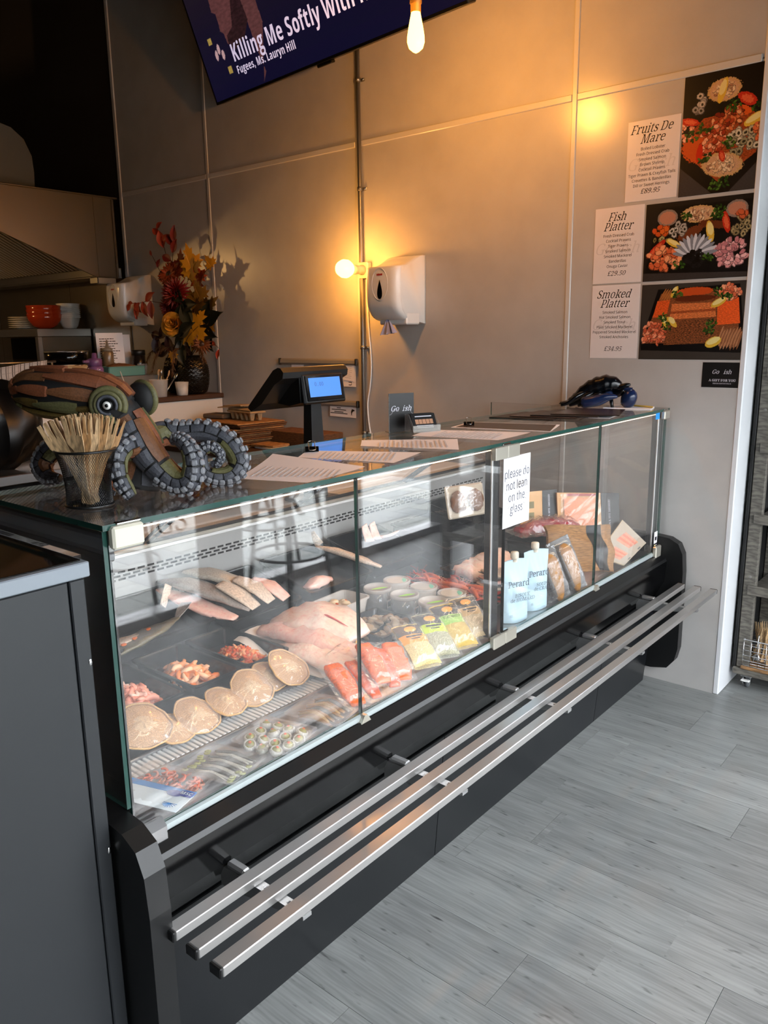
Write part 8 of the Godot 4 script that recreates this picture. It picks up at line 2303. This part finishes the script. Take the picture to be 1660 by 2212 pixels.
func build_right_packs():
	# bisque pouches standing at the glass
	pouch(Vector3(0.868, 0.589, 1.130), 0.205, "BISQUE", "de HOMARD", "pale blue soup pouch reading bisque, beside the middle post")
	pouch(Vector3(0.862, 0.589, 0.985), 0.205, "SOUPE", "de CRABE", "pale blue soup pouch reading soupe de crabe, beside the smoked mackerel")
	# smoked mackerel, whole, in black-backed vacuum packs
	for i in 2:
		var b := Vector3(0.895, 0.592, [0.860, 0.725][i])
		var t := Vector3([0.842, 0.825][i], [0.752, 0.758][i], [0.885, 0.745][i])
		var o := thing("smoked_fish_pack", ["golden smoked mackerel in a clear black-backed pack next to the soup pouches", "golden smoked mackerel in a black-backed pack, second from the soup pouches"][i], "food pack")
		var up := t - b
		var L := up.length()
		var nrm := Vector3(0.9, 0.35, 0.45)
		o.transform = facing(b, up.cross(nrm), up)
		obj(MB.new(0).tube(smooth([Vector3(-0.004, 0.0, 0.004), Vector3(0, L * 0.18, 0.010), Vector3(0.002, L * 0.5, 0.014), Vector3(0.004, L * 0.85, 0.012), Vector3(0.002, L * 1.0, 0.010)], 4), smooth_f([0.008, 0.020, 0.030, 0.029, 0.010], 4), 16, true, 0.62, Vector3(0, 0, 1)), "fish", "smoked_gold", o)
		obj(MB.new(0).tube(smooth([Vector3(-0.018, L * 0.12, 0.012), Vector3(-0.024, L * 0.5, 0.016), Vector3(-0.018, L * 0.9, 0.013)], 4), smooth_f([0.005, 0.012, 0.007], 4), 10, true, 0.7, Vector3(0, 0, 1)), "dark_back", "smoked_dark", o)
		obj(plate4([Vector3(-0.052, -0.002, -0.010), Vector3(0.050, -0.002, -0.010), Vector3(0.054, L * 1.12, -0.008), Vector3(-0.054, L * 1.12, -0.008)], 0.002), "black_backing", "black_gloss", o)
		var f := obj(crumple(Vector3(0.098, 0.036, L * 1.10), 160 + i, 14, 18, 0.003, 0.002), "vacuum_film", "film", o)
		f.transform = Transform3D(Basis(Vector3(1, 0, 0), Vector3(0, 0, 1), Vector3(0, -1, 0)), Vector3(0, L * 0.55, -0.004))
	# crumpled kraft pack with a black strip
	var kp := thing("kraft_pack", "crumpled tan fish pack with a wide black strip behind the smoked mackerel", "food pack")
	kp.transform = facing(Vector3(0.800, 0.690, 0.520), Vector3(0.45, -0.10, -0.85), Vector3(-0.45, 0.85, -0.1))
	var kf := func(u: float, v: float): return Vector3((u - 0.5) * 0.30, (0.5 - v) * 0.19, 0.014 * sin(u * 7.0 + v * 3.0) + 0.008 * sin(v * 11.0 - u * 5.0) + 0.012 * sin(u * PI))
	obj(MB.new(0).grid(24, 16, kf), "face", "kraft_pale", kp)
	obj(MB.new(0).grid(24, 16, func(u: float, v: float): return kf.call(u, v) - Vector3(0, 0, 0.012), true), "back", "kraft_pale", kp)
	obj(MB.new(0).grid(8, 16, func(u: float, v: float): return kf.call(0.66 + 0.20 * u, v) + Vector3(0, 0, 0.0016)), "black_strip", "label_black", kp)
	# beige trays of sliced salmon
	var T := [[[Vector3(0.800, 0.668, 0.285), Vector3(0.888, 0.606, 0.215), Vector3(0.898, 0.640, 0.110), Vector3(0.805, 0.735, 0.150)], "beige backed pack of sliced smoked salmon, the farther and larger one"], [[Vector3(0.836, 0.640, 0.430), Vector3(0.897, 0.592, 0.330), Vector3(0.894, 0.615, 0.205), Vector3(0.815, 0.697, 0.300)], "beige backed pack of sliced smoked salmon, in front of the larger one"]]
	for i in 2:
		var c: Array = T[i][0]
		var o := thing("salmon_board", T[i][1], "food pack")
		obj(plate4(c, 0.006), "board", "beige_board", o)
		var n: Vector3 = (c[1] - c[0]).cross(c[3] - c[0]).normalized()
		var P := func(u: float, v: float, h: float): return (c[0] as Vector3).lerp(c[1], u).lerp((c[3] as Vector3).lerp(c[2], u), v) + n * h
		for k in 5:
			obj(MB.new().quad_of(P.call(0.22 + 0.02 * k, 0.20 + 0.10 * k, 0.0068), P.call(0.72 + 0.02 * k, 0.20 + 0.10 * k, 0.0068), P.call(0.72 + 0.02 * k, 0.31 + 0.10 * k, 0.0085), P.call(0.22 + 0.02 * k, 0.31 + 0.10 * k, 0.0085)), "salmon_slice", "salmon" if k % 2 else "salmon_pale", o)
		obj(MB.new().quad_of(P.call(0.02, 0.02, 0.0092), P.call(0.98, 0.02, 0.0092), P.call(0.98, 0.98, 0.0092), P.call(0.02, 0.98, 0.0092)), "cover_film", "film", o)
		obj(MB.new().quad_of(P.call(0.93, 0.42, 0.0072), P.call(0.97, 0.42, 0.0072), P.call(0.97, 0.60, 0.0072), P.call(0.93, 0.60, 0.0072)), "hang_hole", "ink", o)
	# black-topped boxes of smoked fish standing behind
	var B := [[[Vector3(0.520, 0.700, 0.500), Vector3(0.600, 0.700, 0.350), Vector3(0.572, 0.868, 0.315), Vector3(0.492, 0.868, 0.465)], "tan and black smoked fish box partly hidden by the white notice"], [[Vector3(0.615, 0.655, 0.355), Vector3(0.790, 0.655, 0.140), Vector3(0.762, 0.842, 0.112), Vector3(0.585, 0.858, 0.330)], "large tan and black pack of smoked salmon standing at the back"]]
	for i in 2:
		var c: Array = B[i][0]
		var o := thing("smoked_fish_box", B[i][1], "box")
		obj(plate4(c, 0.016), "box", "box_tan", o)
		var n: Vector3 = (c[1] - c[0]).cross(c[3] - c[0]).normalized()
		var P := func(u: float, v: float, h: float): return (c[0] as Vector3).lerp(c[1], u).lerp((c[3] as Vector3).lerp(c[2], u), v) + n * h
		var u0: float = [0.58, 0.70][i]
		obj(MB.new().quad_of(P.call(u0, 0.0, 0.0166), P.call(1.0, 0.0, 0.0166), P.call(1.0, 1.0, 0.0166), P.call(u0, 1.0, 0.0166)), "black_panel", "label_black", o)
		var x: Vector3 = (P.call(0, 1, 0) - P.call(0, 0, 0)).normalized()
		var mb := MB.new()
		text(mb, "SEVERN & WYE SMOKERY", 0.0125, Transform3D(Basis(x, n.cross(x), n), P.call(lerpf(u0, 1.0, 0.45), 0.5, 0.0176)), "sans")
		obj(mb, "lettering", "pale_print", o)
		if i == 1:
			obj(MB.new(0).grid(14, 10, func(u: float, v: float): return P.call(0.10 + 0.54 * u, 0.90 - 0.82 * v, 0.020 + 0.010 * sin(u * PI) * sin(v * PI) + 0.003 * sin(v * 22.0 + u * 4.0))), "salmon_slices", "salmon_pale", o)
			obj(MB.new(0).grid(14, 10, func(u: float, v: float): return P.call(0.04 + 0.64 * u, 0.98 - 0.94 * v, 0.026 + 0.012 * sin(u * PI) * sin(v * PI) + 0.004 * sin(v * 13.0 + u * 9.0))), "film", "film", o)
			obj(MB.new().quad_of(P.call(0.15, 0.93, 0.0170), P.call(0.62, 0.93, 0.0170), P.call(0.62, 0.985, 0.0170), P.call(0.15, 0.985, 0.0170)), "red_edge", "red_print", o)
		else:
			for k in 2: obj(MB.new().quad_of(P.call(0.12, 0.60 - 0.26 * k, 0.0168), P.call(0.34, 0.60 - 0.26 * k, 0.0168), P.call(0.34, 0.76 - 0.26 * k, 0.0168), P.call(0.12, 0.76 - 0.26 * k, 0.0168)), "printed_panel", "olive_print", o)
	# red tuna loin in film
	var tn := thing("tuna_pack", "vacuum-packed dark red tuna loin on the deep black tray", "food pack")
	tn.transform = facing(Vector3(0.620, 0.728, 0.455), Vector3(0.42, -0.03, -0.90), Vector3(0, 1, 0))
	fillet("loin", "", "tuna", [Vector3(-0.15, 0, 0), Vector3(-0.08, 0.010, 0), Vector3(0.02, 0.014, 0), Vector3(0.10, 0.008, 0), Vector3(0.16, -0.002, 0)], [0.05, 0.10, 0.11, 0.09, 0.03], [0.03, 0.062, 0.066, 0.05, 0.02], Vector3.UP, tn, 170)
	obj(crumple(Vector3(0.33, 0.050, 0.125), 171, 34, 22, 0.008, 0.014), "vacuum_film", "film", tn).position.y = -0.004
	# white and pink packets lying behind the soup pouches
	for k in 3:
		var o := thing("bacon_pack", ["lowest", "middle", "topmost"][k] + " flat pink and white packet behind the soup pouches", "food pack")
		o.transform = xf(Vector3(0.735, 0.640 + 0.022 * k, 0.985 - 0.012 * k), Vector3(0, 62 + 5 * k, -6))
		obj(MB.new().box(Vector3(-0.085, 0, -0.05), Vector3(0.085, 0.012, 0.05), 0.005), "filling", "fish_pink" if k % 2 else "fish_cream", o)
		obj(MB.new().box(Vector3(-0.088, -0.0012, -0.054), Vector3(0.088, 0.0, 0.054)), "backing", "black_satin", o)
		obj(crumple(Vector3(0.17, 0.014, 0.10), 180 + k, 16, 12, 0.003, 0.003), "film", "film", o)
	obj(MB.new().box(Vector3(0.66, 0.600, 0.90), Vector3(0.81, 0.636, 1.05), 0.003), "carton", "box_tan")
	tag(get_node("carton_001") if has_node("carton_001") else get_node("carton"), "low tan carton under the pink and white packets", "carton")
	# crumb-topped crab packet leaning at the back
	var cp := thing("crumb_pack", "clear pack of brown crusted fish cakes standing at the back by the middle post", "food pack")
	cp.transform = facing(Vector3(0.335, 0.845, 0.62), Vector3(0.30, 0.0, -0.95), Vector3(-0.25, 0.95, 0.0))
	obj(MB.new().box(Vector3(-0.10, -0.07, -0.018), Vector3(0.10, 0.065, -0.006), 0.006), "tray", "beige_board", cp)
	for k in 2: obj(MB.new(0).blob(xf(Vector3(-0.045 + 0.09 * k, -0.005, 0.0), Vector3.ZERO, Vector3(0.040, 0.045, 0.016)), 22, 14, 0.12, 190 + k), "fish_cake", "crumb_brown", cp)
	var f2 := obj(crumple(Vector3(0.19, 0.028, 0.13), 195, 22, 18, 0.005, 0.004), "film", "film", cp)
	f2.transform = Transform3D(Basis(Vector3(1, 0, 0), Vector3(0, 0, 1), Vector3(0, -1, 0)), Vector3(0, 0, -0.006))

func pouch(at: Vector3, H: float, a: String, b: String, label: String):
	var o := thing("soup_pouch", label, "food pouch", at, 1.18)
	var W := 0.104
	var f := func(s: float): return func(u: float, v: float):
		var h := 1.0 - v
		var th := 0.026 * pow(sin(PI * clamp(u, 0.0, 1.0)), 0.7) * (1.0 - 0.85 * smoothstep(0.25, 1.0, h)) * (0.85 + 0.15 * sin(h * 9.0 + u * 6.0))
		var x := (u - 0.5) * W * (1.0 - 0.05 * sin(h * PI))
		var y := H * h + (0.006 * sin(u * PI) if h > 0.9 else 0.0)
		return Vector3(x, y, s * th + 0.0008 * sin(u * 31.0 + h * 17.0))
	obj(MB.new(0).grid(16, 20, f.call(1.0)), "front", "pouch_blue", o)
	obj(MB.new(0).grid(16, 20, f.call(-1.0), true), "back", "pouch_blue", o)
	obj(MB.new(0).lathe([Vector2(0.009, 0), Vector2(0.009, 0.012), Vector2(0.0125, 0.012), Vector2(0.0135, 0.014), Vector2(0.0135, 0.030), Vector2(0.012, 0.033), Vector2(0, 0.034)], 20, xf(Vector3(-0.006, H - 0.003, 0))), "spout_cap", "cap_cream", o)
	var mb := MB.new()
	mb.box(Vector3(-0.014, H * 0.708, 0.0142), Vector3(0.010, H * 0.722, 0.0146))
	text(mb, "Perard", 0.030, xf(Vector3(0.0, H * 0.64, 0.0175)), "serif", 1, 0.0, 0.88)
	text(mb, a, 0.0165, xf(Vector3(0.010, H * 0.46, 0.0265)), "serif", 1, 0.1)
	text(mb, b, 0.0165, xf(Vector3(0.010, H * 0.39, 0.0280)), "serif", 1, 0.1)
	for q in [[0.335, 0.030], [0.310, 0.026], [0.26, 0.014], [0.24, 0.012], [0.105, 0.030]]: mb.box(Vector3(0.010 - q[1], H * q[0] - 0.0010, 0.0270), Vector3(0.010 + q[1], H * q[0] + 0.0010, 0.0276))
	text(mb, "1L", 0.010, xf(Vector3(-0.030, H * 0.13, 0.0240)), "serif")
	obj(mb, "lettering", "pouch_ink", o)

# ---------------------------------------------------------------- shop front: lettering, stools, paving
func build_outside():
	var t := Basis(Vector3(0, 0, -1), Vector3(0, 1, 0), Vector3(1, 0, 0))
	var l1 := MB.new()
	text(l1, "BAR &", 0.36, Transform3D(t, Vector3(3.364, 0.50, -0.07)), "serif")
	tag(obj(l1, "window_lettering", "vinyl"), "black BAR & lettering on the shop window, seen in the counter glass", "lettering")
	var l2 := MB.new()
	text(l2, "DOGS", 0.17, Transform3D(t, Vector3(3.364, 0.52, 0.90)), "serif")
	tag(obj(l2, "window_lettering", "vinyl"), "black DOGS lettering on the shop window, seen in the counter glass", "lettering")
	for k in 3:
		var at: Vector3 = [Vector3(3.02, 0, 0.22), Vector3(3.80, -0.03, -0.28), Vector3(3.75, -0.03, 0.86)][k]
		var s := thing("bar_stool", ["black metal bar stool inside the shop window, seen in the counter glass", "black metal bar stool outside by the BAR lettering, seen in the counter glass", "black metal bar stool outside by the DOGS lettering, seen in the counter glass"][k], "stool", at, 0.3 * k)
		for i in 4:
			var a := TAU * (i + 0.5) / 4.0
			obj(MB.new(0).tube([Vector3(cos(a) * 0.25, 0, sin(a) * 0.25), Vector3(cos(a) * 0.15, 0.74, sin(a) * 0.15)], 0.014, 8), "leg", "black_satin", s)
		obj(MB.new(0).tube(ring(Vector3(0, 0.28, 0), 0.212, 0.212, 24, Vector3.RIGHT, Vector3.BACK), 0.009, 6, false), "foot_ring", "black_satin", s)
		obj(MB.new(0).lathe([Vector2(0, 0.735), Vector2(0.17, 0.735), Vector2(0.18, 0.745), Vector2(0.18, 0.765), Vector2(0.165, 0.778), Vector2(0, 0.780)], 28), "seat", "wood_dark", s)
	# paving: herringbone blocks as far as the glass shows them
	var pav: Node3D = get_node("pavement")
	var blocks := [MB.new(), MB.new(), MB.new()]
	var w := 0.20
	var r := RandomNumberGenerator.new()
	r.seed = 4
	for i in range(-24, 26):
		for j in range(-9, 10):
			for k in 2:
				# herringbone unit: one block each way, stepping along the diagonal
				var o := Vector2(i * w + j * 2.0 * w, i * w - j * 2.0 * w) + (Vector2(0, 0) if k == 0 else Vector2(0, w))
				var lo := o
				var hi := o + (Vector2(2 * w, w) if k == 0 else Vector2(w, 2 * w) )
				if k == 1:
					lo = o + Vector2(0, 0)
					hi = o + Vector2(w, 2 * w)
				var ct := (lo + hi) / 2.0
				if ct.x < 0.0 or ct.x > 3.6 or ct.y < -3.4 or ct.y > 2.8: continue
				var y := -0.004 + r.randf_range(-0.0015, 0.0015)
				blocks[r.randi() % 3].box(Vector3(3.43 + max(lo.x, 0.0) + 0.004, -0.03, lo.y + 0.004), Vector3(3.43 + hi.x - 0.004, y, hi.y - 0.004), 0.006)
	for k in 3: obj(blocks[k], "paving_blocks", "paver%d" % k, pav).set_meta("kind", "stuff")
	obj(MB.new().box(Vector3(7.1, -0.05, -8.0), Vector3(7.25, 0.02, 10.0), 0.01), "kerb", "paving", pav)

func more_materials():
	var fine := noise_tex(0.05, [[0.0, Color(0.72, 0.72, 0.72)], [0.5, Color(0.95, 0.95, 0.95)], [1.0, Color(1.12, 1.12, 1.12)]], 256, FastNoiseLite.TYPE_SIMPLEX_SMOOTH, 4, 12)
	var cells := noise_tex(0.045, [[0.0, Color(0.52, 0.50, 0.48)], [0.5, Color(0.95, 0.95, 0.95)], [1.0, Color(1.15, 1.15, 1.15)]], 256, FastNoiseLite.TYPE_CELLULAR, 3, 4)
	var bumps := noise_tex(0.06, [], 256, FastNoiseLite.TYPE_SIMPLEX_SMOOTH, 4, 31, true, 5.0)
	var t := {"uv1_triplanar": true}
	var food := func(n: String, c: Color, rough: float, sc: float, tex = null):
		mat(n, c, rough, 0.0, {"albedo_texture": tex if tex else fine, "uv1_scale": Vector3.ONE * sc, "normal_enabled": true, "normal_texture": bumps, "normal_scale": 0.35}.merged(t))
	# streaked flesh
	var flesh := noise_tex(0.03, [[0.0, Color(0.95, 0.66, 0.62)], [0.25, Color(0.98, 0.82, 0.76)], [0.6, Color(0.98, 0.87, 0.80)], [1.0, Color(1.0, 0.94, 0.88)]], 256, FastNoiseLite.TYPE_SIMPLEX_SMOOTH, 4, 17)
	food.call("fish_flesh", Color(0.97, 0.96, 0.95), 0.28, 5.0, flesh)
	food.call("fish_pink", Color(0.94, 0.86, 0.85), 0.28, 6.0, flesh)
	food.call("fish_cream", Color(0.88, 0.80, 0.72), 0.3, 9.0)
	food.call("fish_grey", Color(0.62, 0.58, 0.55), 0.3, 9.0)
	food.call("fish_silver", Color(0.70, 0.67, 0.62), 0.28, 11.0)
	food.call("flat_brown", Color(0.42, 0.38, 0.28), 0.35, 14.0)
	food.call("prawn_orange", Color(0.98, 0.55, 0.28), 0.25, 30.0)
	food.call("prawn_orange2", Color(1.0, 0.66, 0.42), 0.25, 30.0)
	food.call("prawn_light", Color(1.0, 0.78, 0.60), 0.25, 30.0)
	food.call("prawn_pink", Color(0.98, 0.68, 0.58), 0.25, 30.0)
	food.call("prawn_pale", Color(1.0, 0.82, 0.74), 0.25, 30.0)
	food.call("prawn_pink2", Color(0.96, 0.60, 0.50), 0.25, 30.0)
	food.call("shrimp_red", Color(0.96, 0.44, 0.26), 0.25, 30.0)
	food.call("shrimp_pale", Color(1.0, 0.72, 0.54), 0.25, 30.0)
	food.call("prawn_brown", Color(0.72, 0.40, 0.32), 0.3, 30.0)
	food.call("lang_pale2", Color(0.86, 0.56, 0.46), 0.3, 30.0)
	food.call("lang_orange", Color(0.88, 0.42, 0.26), 0.28, 40.0)
	food.call("lang_red", Color(0.74, 0.22, 0.16), 0.28, 40.0)
	food.call("lang_pale", Color(0.90, 0.66, 0.50), 0.35, 40.0)
	food.call("crab_brown", Color(0.80, 0.62, 0.42), 0.5, 34.0, cells)
	food.call("crab_meat", Color(0.86, 0.72, 0.54), 0.5, 50.0, cells)
	food.call("crab_shell", Color(0.66, 0.46, 0.30), 0.35, 20.0)
	food.call("crab_edge", Color(0.84, 0.66, 0.42), 0.4, 30.0)
	food.call("salmon", Color(0.93, 0.40, 0.09), 0.28, 10.0)
	food.call("salmon_deep", Color(0.86, 0.33, 0.08), 0.28, 10.0)
	food.call("salmon_pale", Color(0.94, 0.60, 0.40), 0.3, 12.0)
	food.call("tuna", Color(0.62, 0.10, 0.14), 0.25, 10.0)
	food.call("fish_vein", Color(0.86, 0.42, 0.44), 0.3, 20.0)
	food.call("spot_orange", Color(0.85, 0.42, 0.12), 0.4, 20.0)
	food.call("scallop", Color(0.97, 0.86, 0.70), 0.25, 1.5)
	food.call("roe_orange", Color(0.94, 0.40, 0.14), 0.25, 20.0)
	food.call("clam_a", Color(0.70, 0.60, 0.47), 0.4, 1.4)
	food.call("clam_b", Color(0.56, 0.46, 0.35), 0.4, 1.8)
	food.call("clam_c", Color(0.76, 0.69, 0.58), 0.4, 1.2)
	food.call("anchovy", Color(0.82, 0.82, 0.78), 0.25, 24.0)
	food.call("anchovy_dark", Color(0.46, 0.47, 0.45), 0.25, 24.0)
	food.call("strip_brown", Color(0.62, 0.46, 0.24), 0.3, 24.0)
	food.call("strip_tan", Color(0.74, 0.62, 0.42), 0.3, 24.0)
	food.call("olive_green", Color(0.62, 0.60, 0.26), 0.25, 60.0)
	food.call("pepper_green", Color(0.68, 0.70, 0.40), 0.3, 40.0)
	food.call("smoked_gold", Color(0.66, 0.44, 0.12), 0.25, 16.0)
	food.call("smoked_dark", Color(0.20, 0.16, 0.12), 0.25, 16.0)
	food.call("crumb_brown", Color(0.52, 0.34, 0.20), 0.7, 40.0, cells)
	food.call("pot_seaweed", Color(0.34, 0.30, 0.20), 0.4, 30.0, cells)
	food.call("pot_white", Color(0.86, 0.83, 0.78), 0.4, 30.0)
	food.call("sauce_cream", Color(0.90, 0.82, 0.56), 0.3, 14.0)
	food.call("sauce_herb", Color(0.74, 0.74, 0.62), 0.3, 22.0, cells)
	food.call("sauce_mustard", Color(0.84, 0.72, 0.36), 0.3, 20.0)
	food.call("sauce_pale", Color(0.84, 0.76, 0.60), 0.3, 14.0)
	food.call("glaze_dark", Color(0.03, 0.045, 0.065), 0.08, 40.0)
	food.call("glaze_blue", Color(0.08, 0.15, 0.30), 0.12, 60.0, cells)
	food.call("oct_terra", Color(0.47, 0.26, 0.15), 0.6, 14.0)
	food.call("oct_brown", Color(0.42, 0.26, 0.14), 0.6, 14.0)
	food.call("oct_olive", Color(0.37, 0.36, 0.22), 0.6, 14.0)
	food.call("oct_yellow", Color(0.34, 0.27, 0.10), 0.6, 14.0)
	food.call("oct_slate", Color(0.27, 0.28, 0.31), 0.6, 16.0)
	food.call("oct_pale", Color(0.50, 0.51, 0.53), 0.6, 40.0)
	mat("oct_black", Color(0.035, 0.036, 0.04), 0.7)
	mat("tray_black", Color(0.028, 0.028, 0.03), 0.22)
	mat("milky_tub", Color(0.95, 0.93, 0.90, 0.32), 0.3, 0.0, {"transparency": BaseMaterial3D.TRANSPARENCY_ALPHA})
	for e in [["label_black", Color(0.05, 0.05, 0.05)], ["label_orange", Color(0.95, 0.62, 0.10)], ["label_lime", Color(0.78, 0.88, 0.12)], ["label_green", Color(0.62, 0.80, 0.38)], ["label_tan", Color(0.80, 0.66, 0.44)], ["mark_orange", Color(0.96, 0.62, 0.06)], ["mark_blue", Color(0.05, 0.16, 0.58)], ["card_blue", Color(0.10, 0.50, 0.80)], ["card_white", Color(0.84, 0.90, 0.93)], ["lime_print", Color(0.58, 0.86, 0.22)], ["teal_print", Color(0.42, 0.76, 0.66)], ["red_print", Color(0.62, 0.10, 0.10)], ["olive_print", Color(0.42, 0.38, 0.18)], ["pale_print", Color(0.80, 0.80, 0.84)], ["pale_food", Color(0.68, 0.50, 0.38)], ["sticker_blue", Color(0.10, 0.55, 0.85)], ["notice_ink", Color(0.30, 0.31, 0.36)], ["watermark", Color(0.79, 0.77, 0.77)], ["pouch_ink", Color(0.16, 0.17, 0.24)]]:
		mat(e[0], e[1], 0.4)
	mat("box_tan", Color(0.80, 0.62, 0.40), 0.4)
	mat("beige_board", Color(0.74, 0.68, 0.58), 0.45)
	mat("pouch_blue", Color(0.74, 0.85, 0.90), 0.3)
	mat("cap_cream", Color(0.88, 0.84, 0.76), 0.35)
	mat("paper_warm", Color(0.92, 0.90, 0.87), 0.6)
	mat("paper_gloss", Color(0.84, 0.82, 0.82), 0.3)
	mat("black_card", Color(0.045, 0.045, 0.048), 0.35)
	mat("photo_brown", Color(0.17, 0.10, 0.07), 0.25)
	mat("clear_rim", Color(0.75, 0.76, 0.74, 0.35), 0.1, 0.0, {"transparency": BaseMaterial3D.TRANSPARENCY_ALPHA})
	mat("ochre", Color(0.72, 0.58, 0.16), 0.4)
	mat("conduit", Color(0.56, 0.55, 0.53), 0.35, 0.85)
	mat("rail_grey", Color(0.46, 0.45, 0.43), 0.4)
	mat("tissue", Color(0.58, 0.60, 0.74), 0.8)
	mat("bag_black", Color(0.018, 0.018, 0.02), 0.4)
	mat("till_grey", Color(0.075, 0.08, 0.085), 0.35)
	mat("lcd_blue", Color(0.2, 0.4, 0.7), 0.25, 0.0, {"emission_enabled": true, "emission": Color(0.36, 0.60, 0.96), "emission_energy_multiplier": 0.75})
	mat("lcd_dim", Color(0.25, 0.38, 0.62), 0.4)
	mat("screen_white", Color(0.9, 0.9, 0.95), 0.4, 0.0, {"emission_enabled": true, "emission": Color(0.80, 0.78, 0.92), "emission_energy_multiplier": 0.75})
	mat("edge_grey", Color(0.52, 0.55, 0.58), 0.35)
	mat("brown_gloss", Color(0.07, 0.055, 0.05), 0.06)
	var grain := noise_tex(0.02, [[0.0, Color(0.62, 0.62, 0.62)], [0.5, Color(0.9, 0.9, 0.9)], [1.0, Color(1.1, 1.1, 1.1)]], 256, FastNoiseLite.TYPE_SIMPLEX_SMOOTH, 5, 44)
	mat("timber_grey", Color(0.44, 0.42, 0.385), 0.65, 0.0, {"albedo_texture": grain, "uv1_scale": Vector3(3, 14, 14)}.merged(t))
	mat("timber_dark", Color(0.20, 0.195, 0.185), 0.7, 0.0, {"albedo_texture": grain, "uv1_scale": Vector3(3, 14, 14)}.merged(t))
	mat("pine", Color(0.62, 0.46, 0.30), 0.5, 0.0, {"albedo_texture": grain, "uv1_scale": Vector3(4, 16, 16)}.merged(t))
	mat("wheel_grey", Color(0.34, 0.35, 0.36), 0.5)
	mat("birch", Color(0.84, 0.70, 0.52), 0.6, 0.0, {"albedo_texture": grain, "uv1_scale": Vector3(40, 8, 40)}.merged(t))
	mat("birch_warm", Color(0.76, 0.58, 0.38), 0.6, 0.0, {"albedo_texture": grain, "uv1_scale": Vector3(40, 8, 40)}.merged(t))
	mat("steel_dull", Color(0.44, 0.41, 0.37), 0.38, 0.9)
	mat("baffle", Color(0.74, 0.72, 0.68), 0.3, 0.5)
	mat("duct_grey", Color(0.40, 0.41, 0.40), 0.5, 0.6)
	mat("terracotta", Color(0.62, 0.20, 0.08), 0.16)
	mat("china", Color(0.84, 0.83, 0.80), 0.2)
	mat("kraft", Color(0.42, 0.27, 0.14), 0.75, 0.0, {"albedo_texture": grain, "uv1_scale": Vector3(5, 30, 5)}.merged(t))
	mat("kraft_pale", Color(0.66, 0.48, 0.29), 0.7, 0.0, {"albedo_texture": grain, "uv1_scale": Vector3(5, 30, 5)}.merged(t))
	mat("kraft_grey", Color(0.38, 0.32, 0.26), 0.8)
	mat("pulp", Color(0.66, 0.56, 0.42), 0.85, 0.0, {"albedo_texture": fine, "uv1_scale": Vector3.ONE * 20}.merged(t))
	var st := Image.create(64, 64, false, Image.FORMAT_RGB8)
	st.fill(Color(0.72, 0.69, 0.66))
	for x in [3, 4, 9, 20, 21, 26, 27, 28, 40, 45, 46, 57, 58]: st.fill_rect(Rect2i(x, 0, 1, 64), Color(0.30, 0.28, 0.27))
	for y in range(4, 64, 16): st.fill_rect(Rect2i(0, y, 64, 1), Color(0.55, 0.52, 0.50))
	mat("stripe", Color(0.92, 0.92, 0.92), 0.9, 0.0, {"albedo_texture": ImageTexture.create_from_image(st), "uv1_scale": Vector3(2, 2, 2)})
	mat("purple", Color(0.42, 0.28, 0.44), 0.35)
	mat("purple_clear", Color(0.46, 0.32, 0.48), 0.2)
	mat("ivory_plastic", Color(0.74, 0.68, 0.56), 0.4)
	mat("teal_tub", Color(0.36, 0.55, 0.52), 0.35)
	mat("smoke", Color(0.12, 0.10, 0.09), 0.2)
	mat("smoke_pale", Color(0.50, 0.46, 0.40), 0.3)
	mat("sauce_body", Color(0.46, 0.38, 0.28), 0.25)
	mat("bell_yellow", Color(0.86, 0.58, 0.05), 0.2)
	mat("bronze", Color(0.085, 0.075, 0.065), 0.3, 0.5)
	mat("bronze_hi", Color(0.20, 0.175, 0.15), 0.28, 0.7)
	var leaf := {"backlight_enabled": true, "backlight": Color(0.25, 0.2, 0.1), "albedo_texture": fine, "uv1_scale": Vector3.ONE * 3}.merged(t)
	for e in [["leaf_yellow", Color(0.74, 0.52, 0.06)], ["leaf_gold", Color(0.48, 0.33, 0.06)], ["leaf_red", Color(0.48, 0.12, 0.07)], ["leaf_coral", Color(0.72, 0.26, 0.14)], ["leaf_burgundy", Color(0.24, 0.09, 0.07)], ["leaf_dark", Color(0.10, 0.12, 0.05)], ["mum_red", Color(0.46, 0.05, 0.05)], ["rose_gold", Color(0.84, 0.58, 0.16)], ["rust", Color(0.58, 0.23, 0.06)], ["rust_brown", Color(0.42, 0.22, 0.08)], ["grass_brown", Color(0.40, 0.26, 0.14)], ["stem_brown", Color(0.22, 0.14, 0.07)]]:
		mat(e[0], e[1], 0.55, 0.0, leaf)
	for k in 3: mat("paver%d" % k, [Color(0.66, 0.68, 0.67), Color(0.72, 0.73, 0.71), Color(0.62, 0.64, 0.64)][k], 0.75)
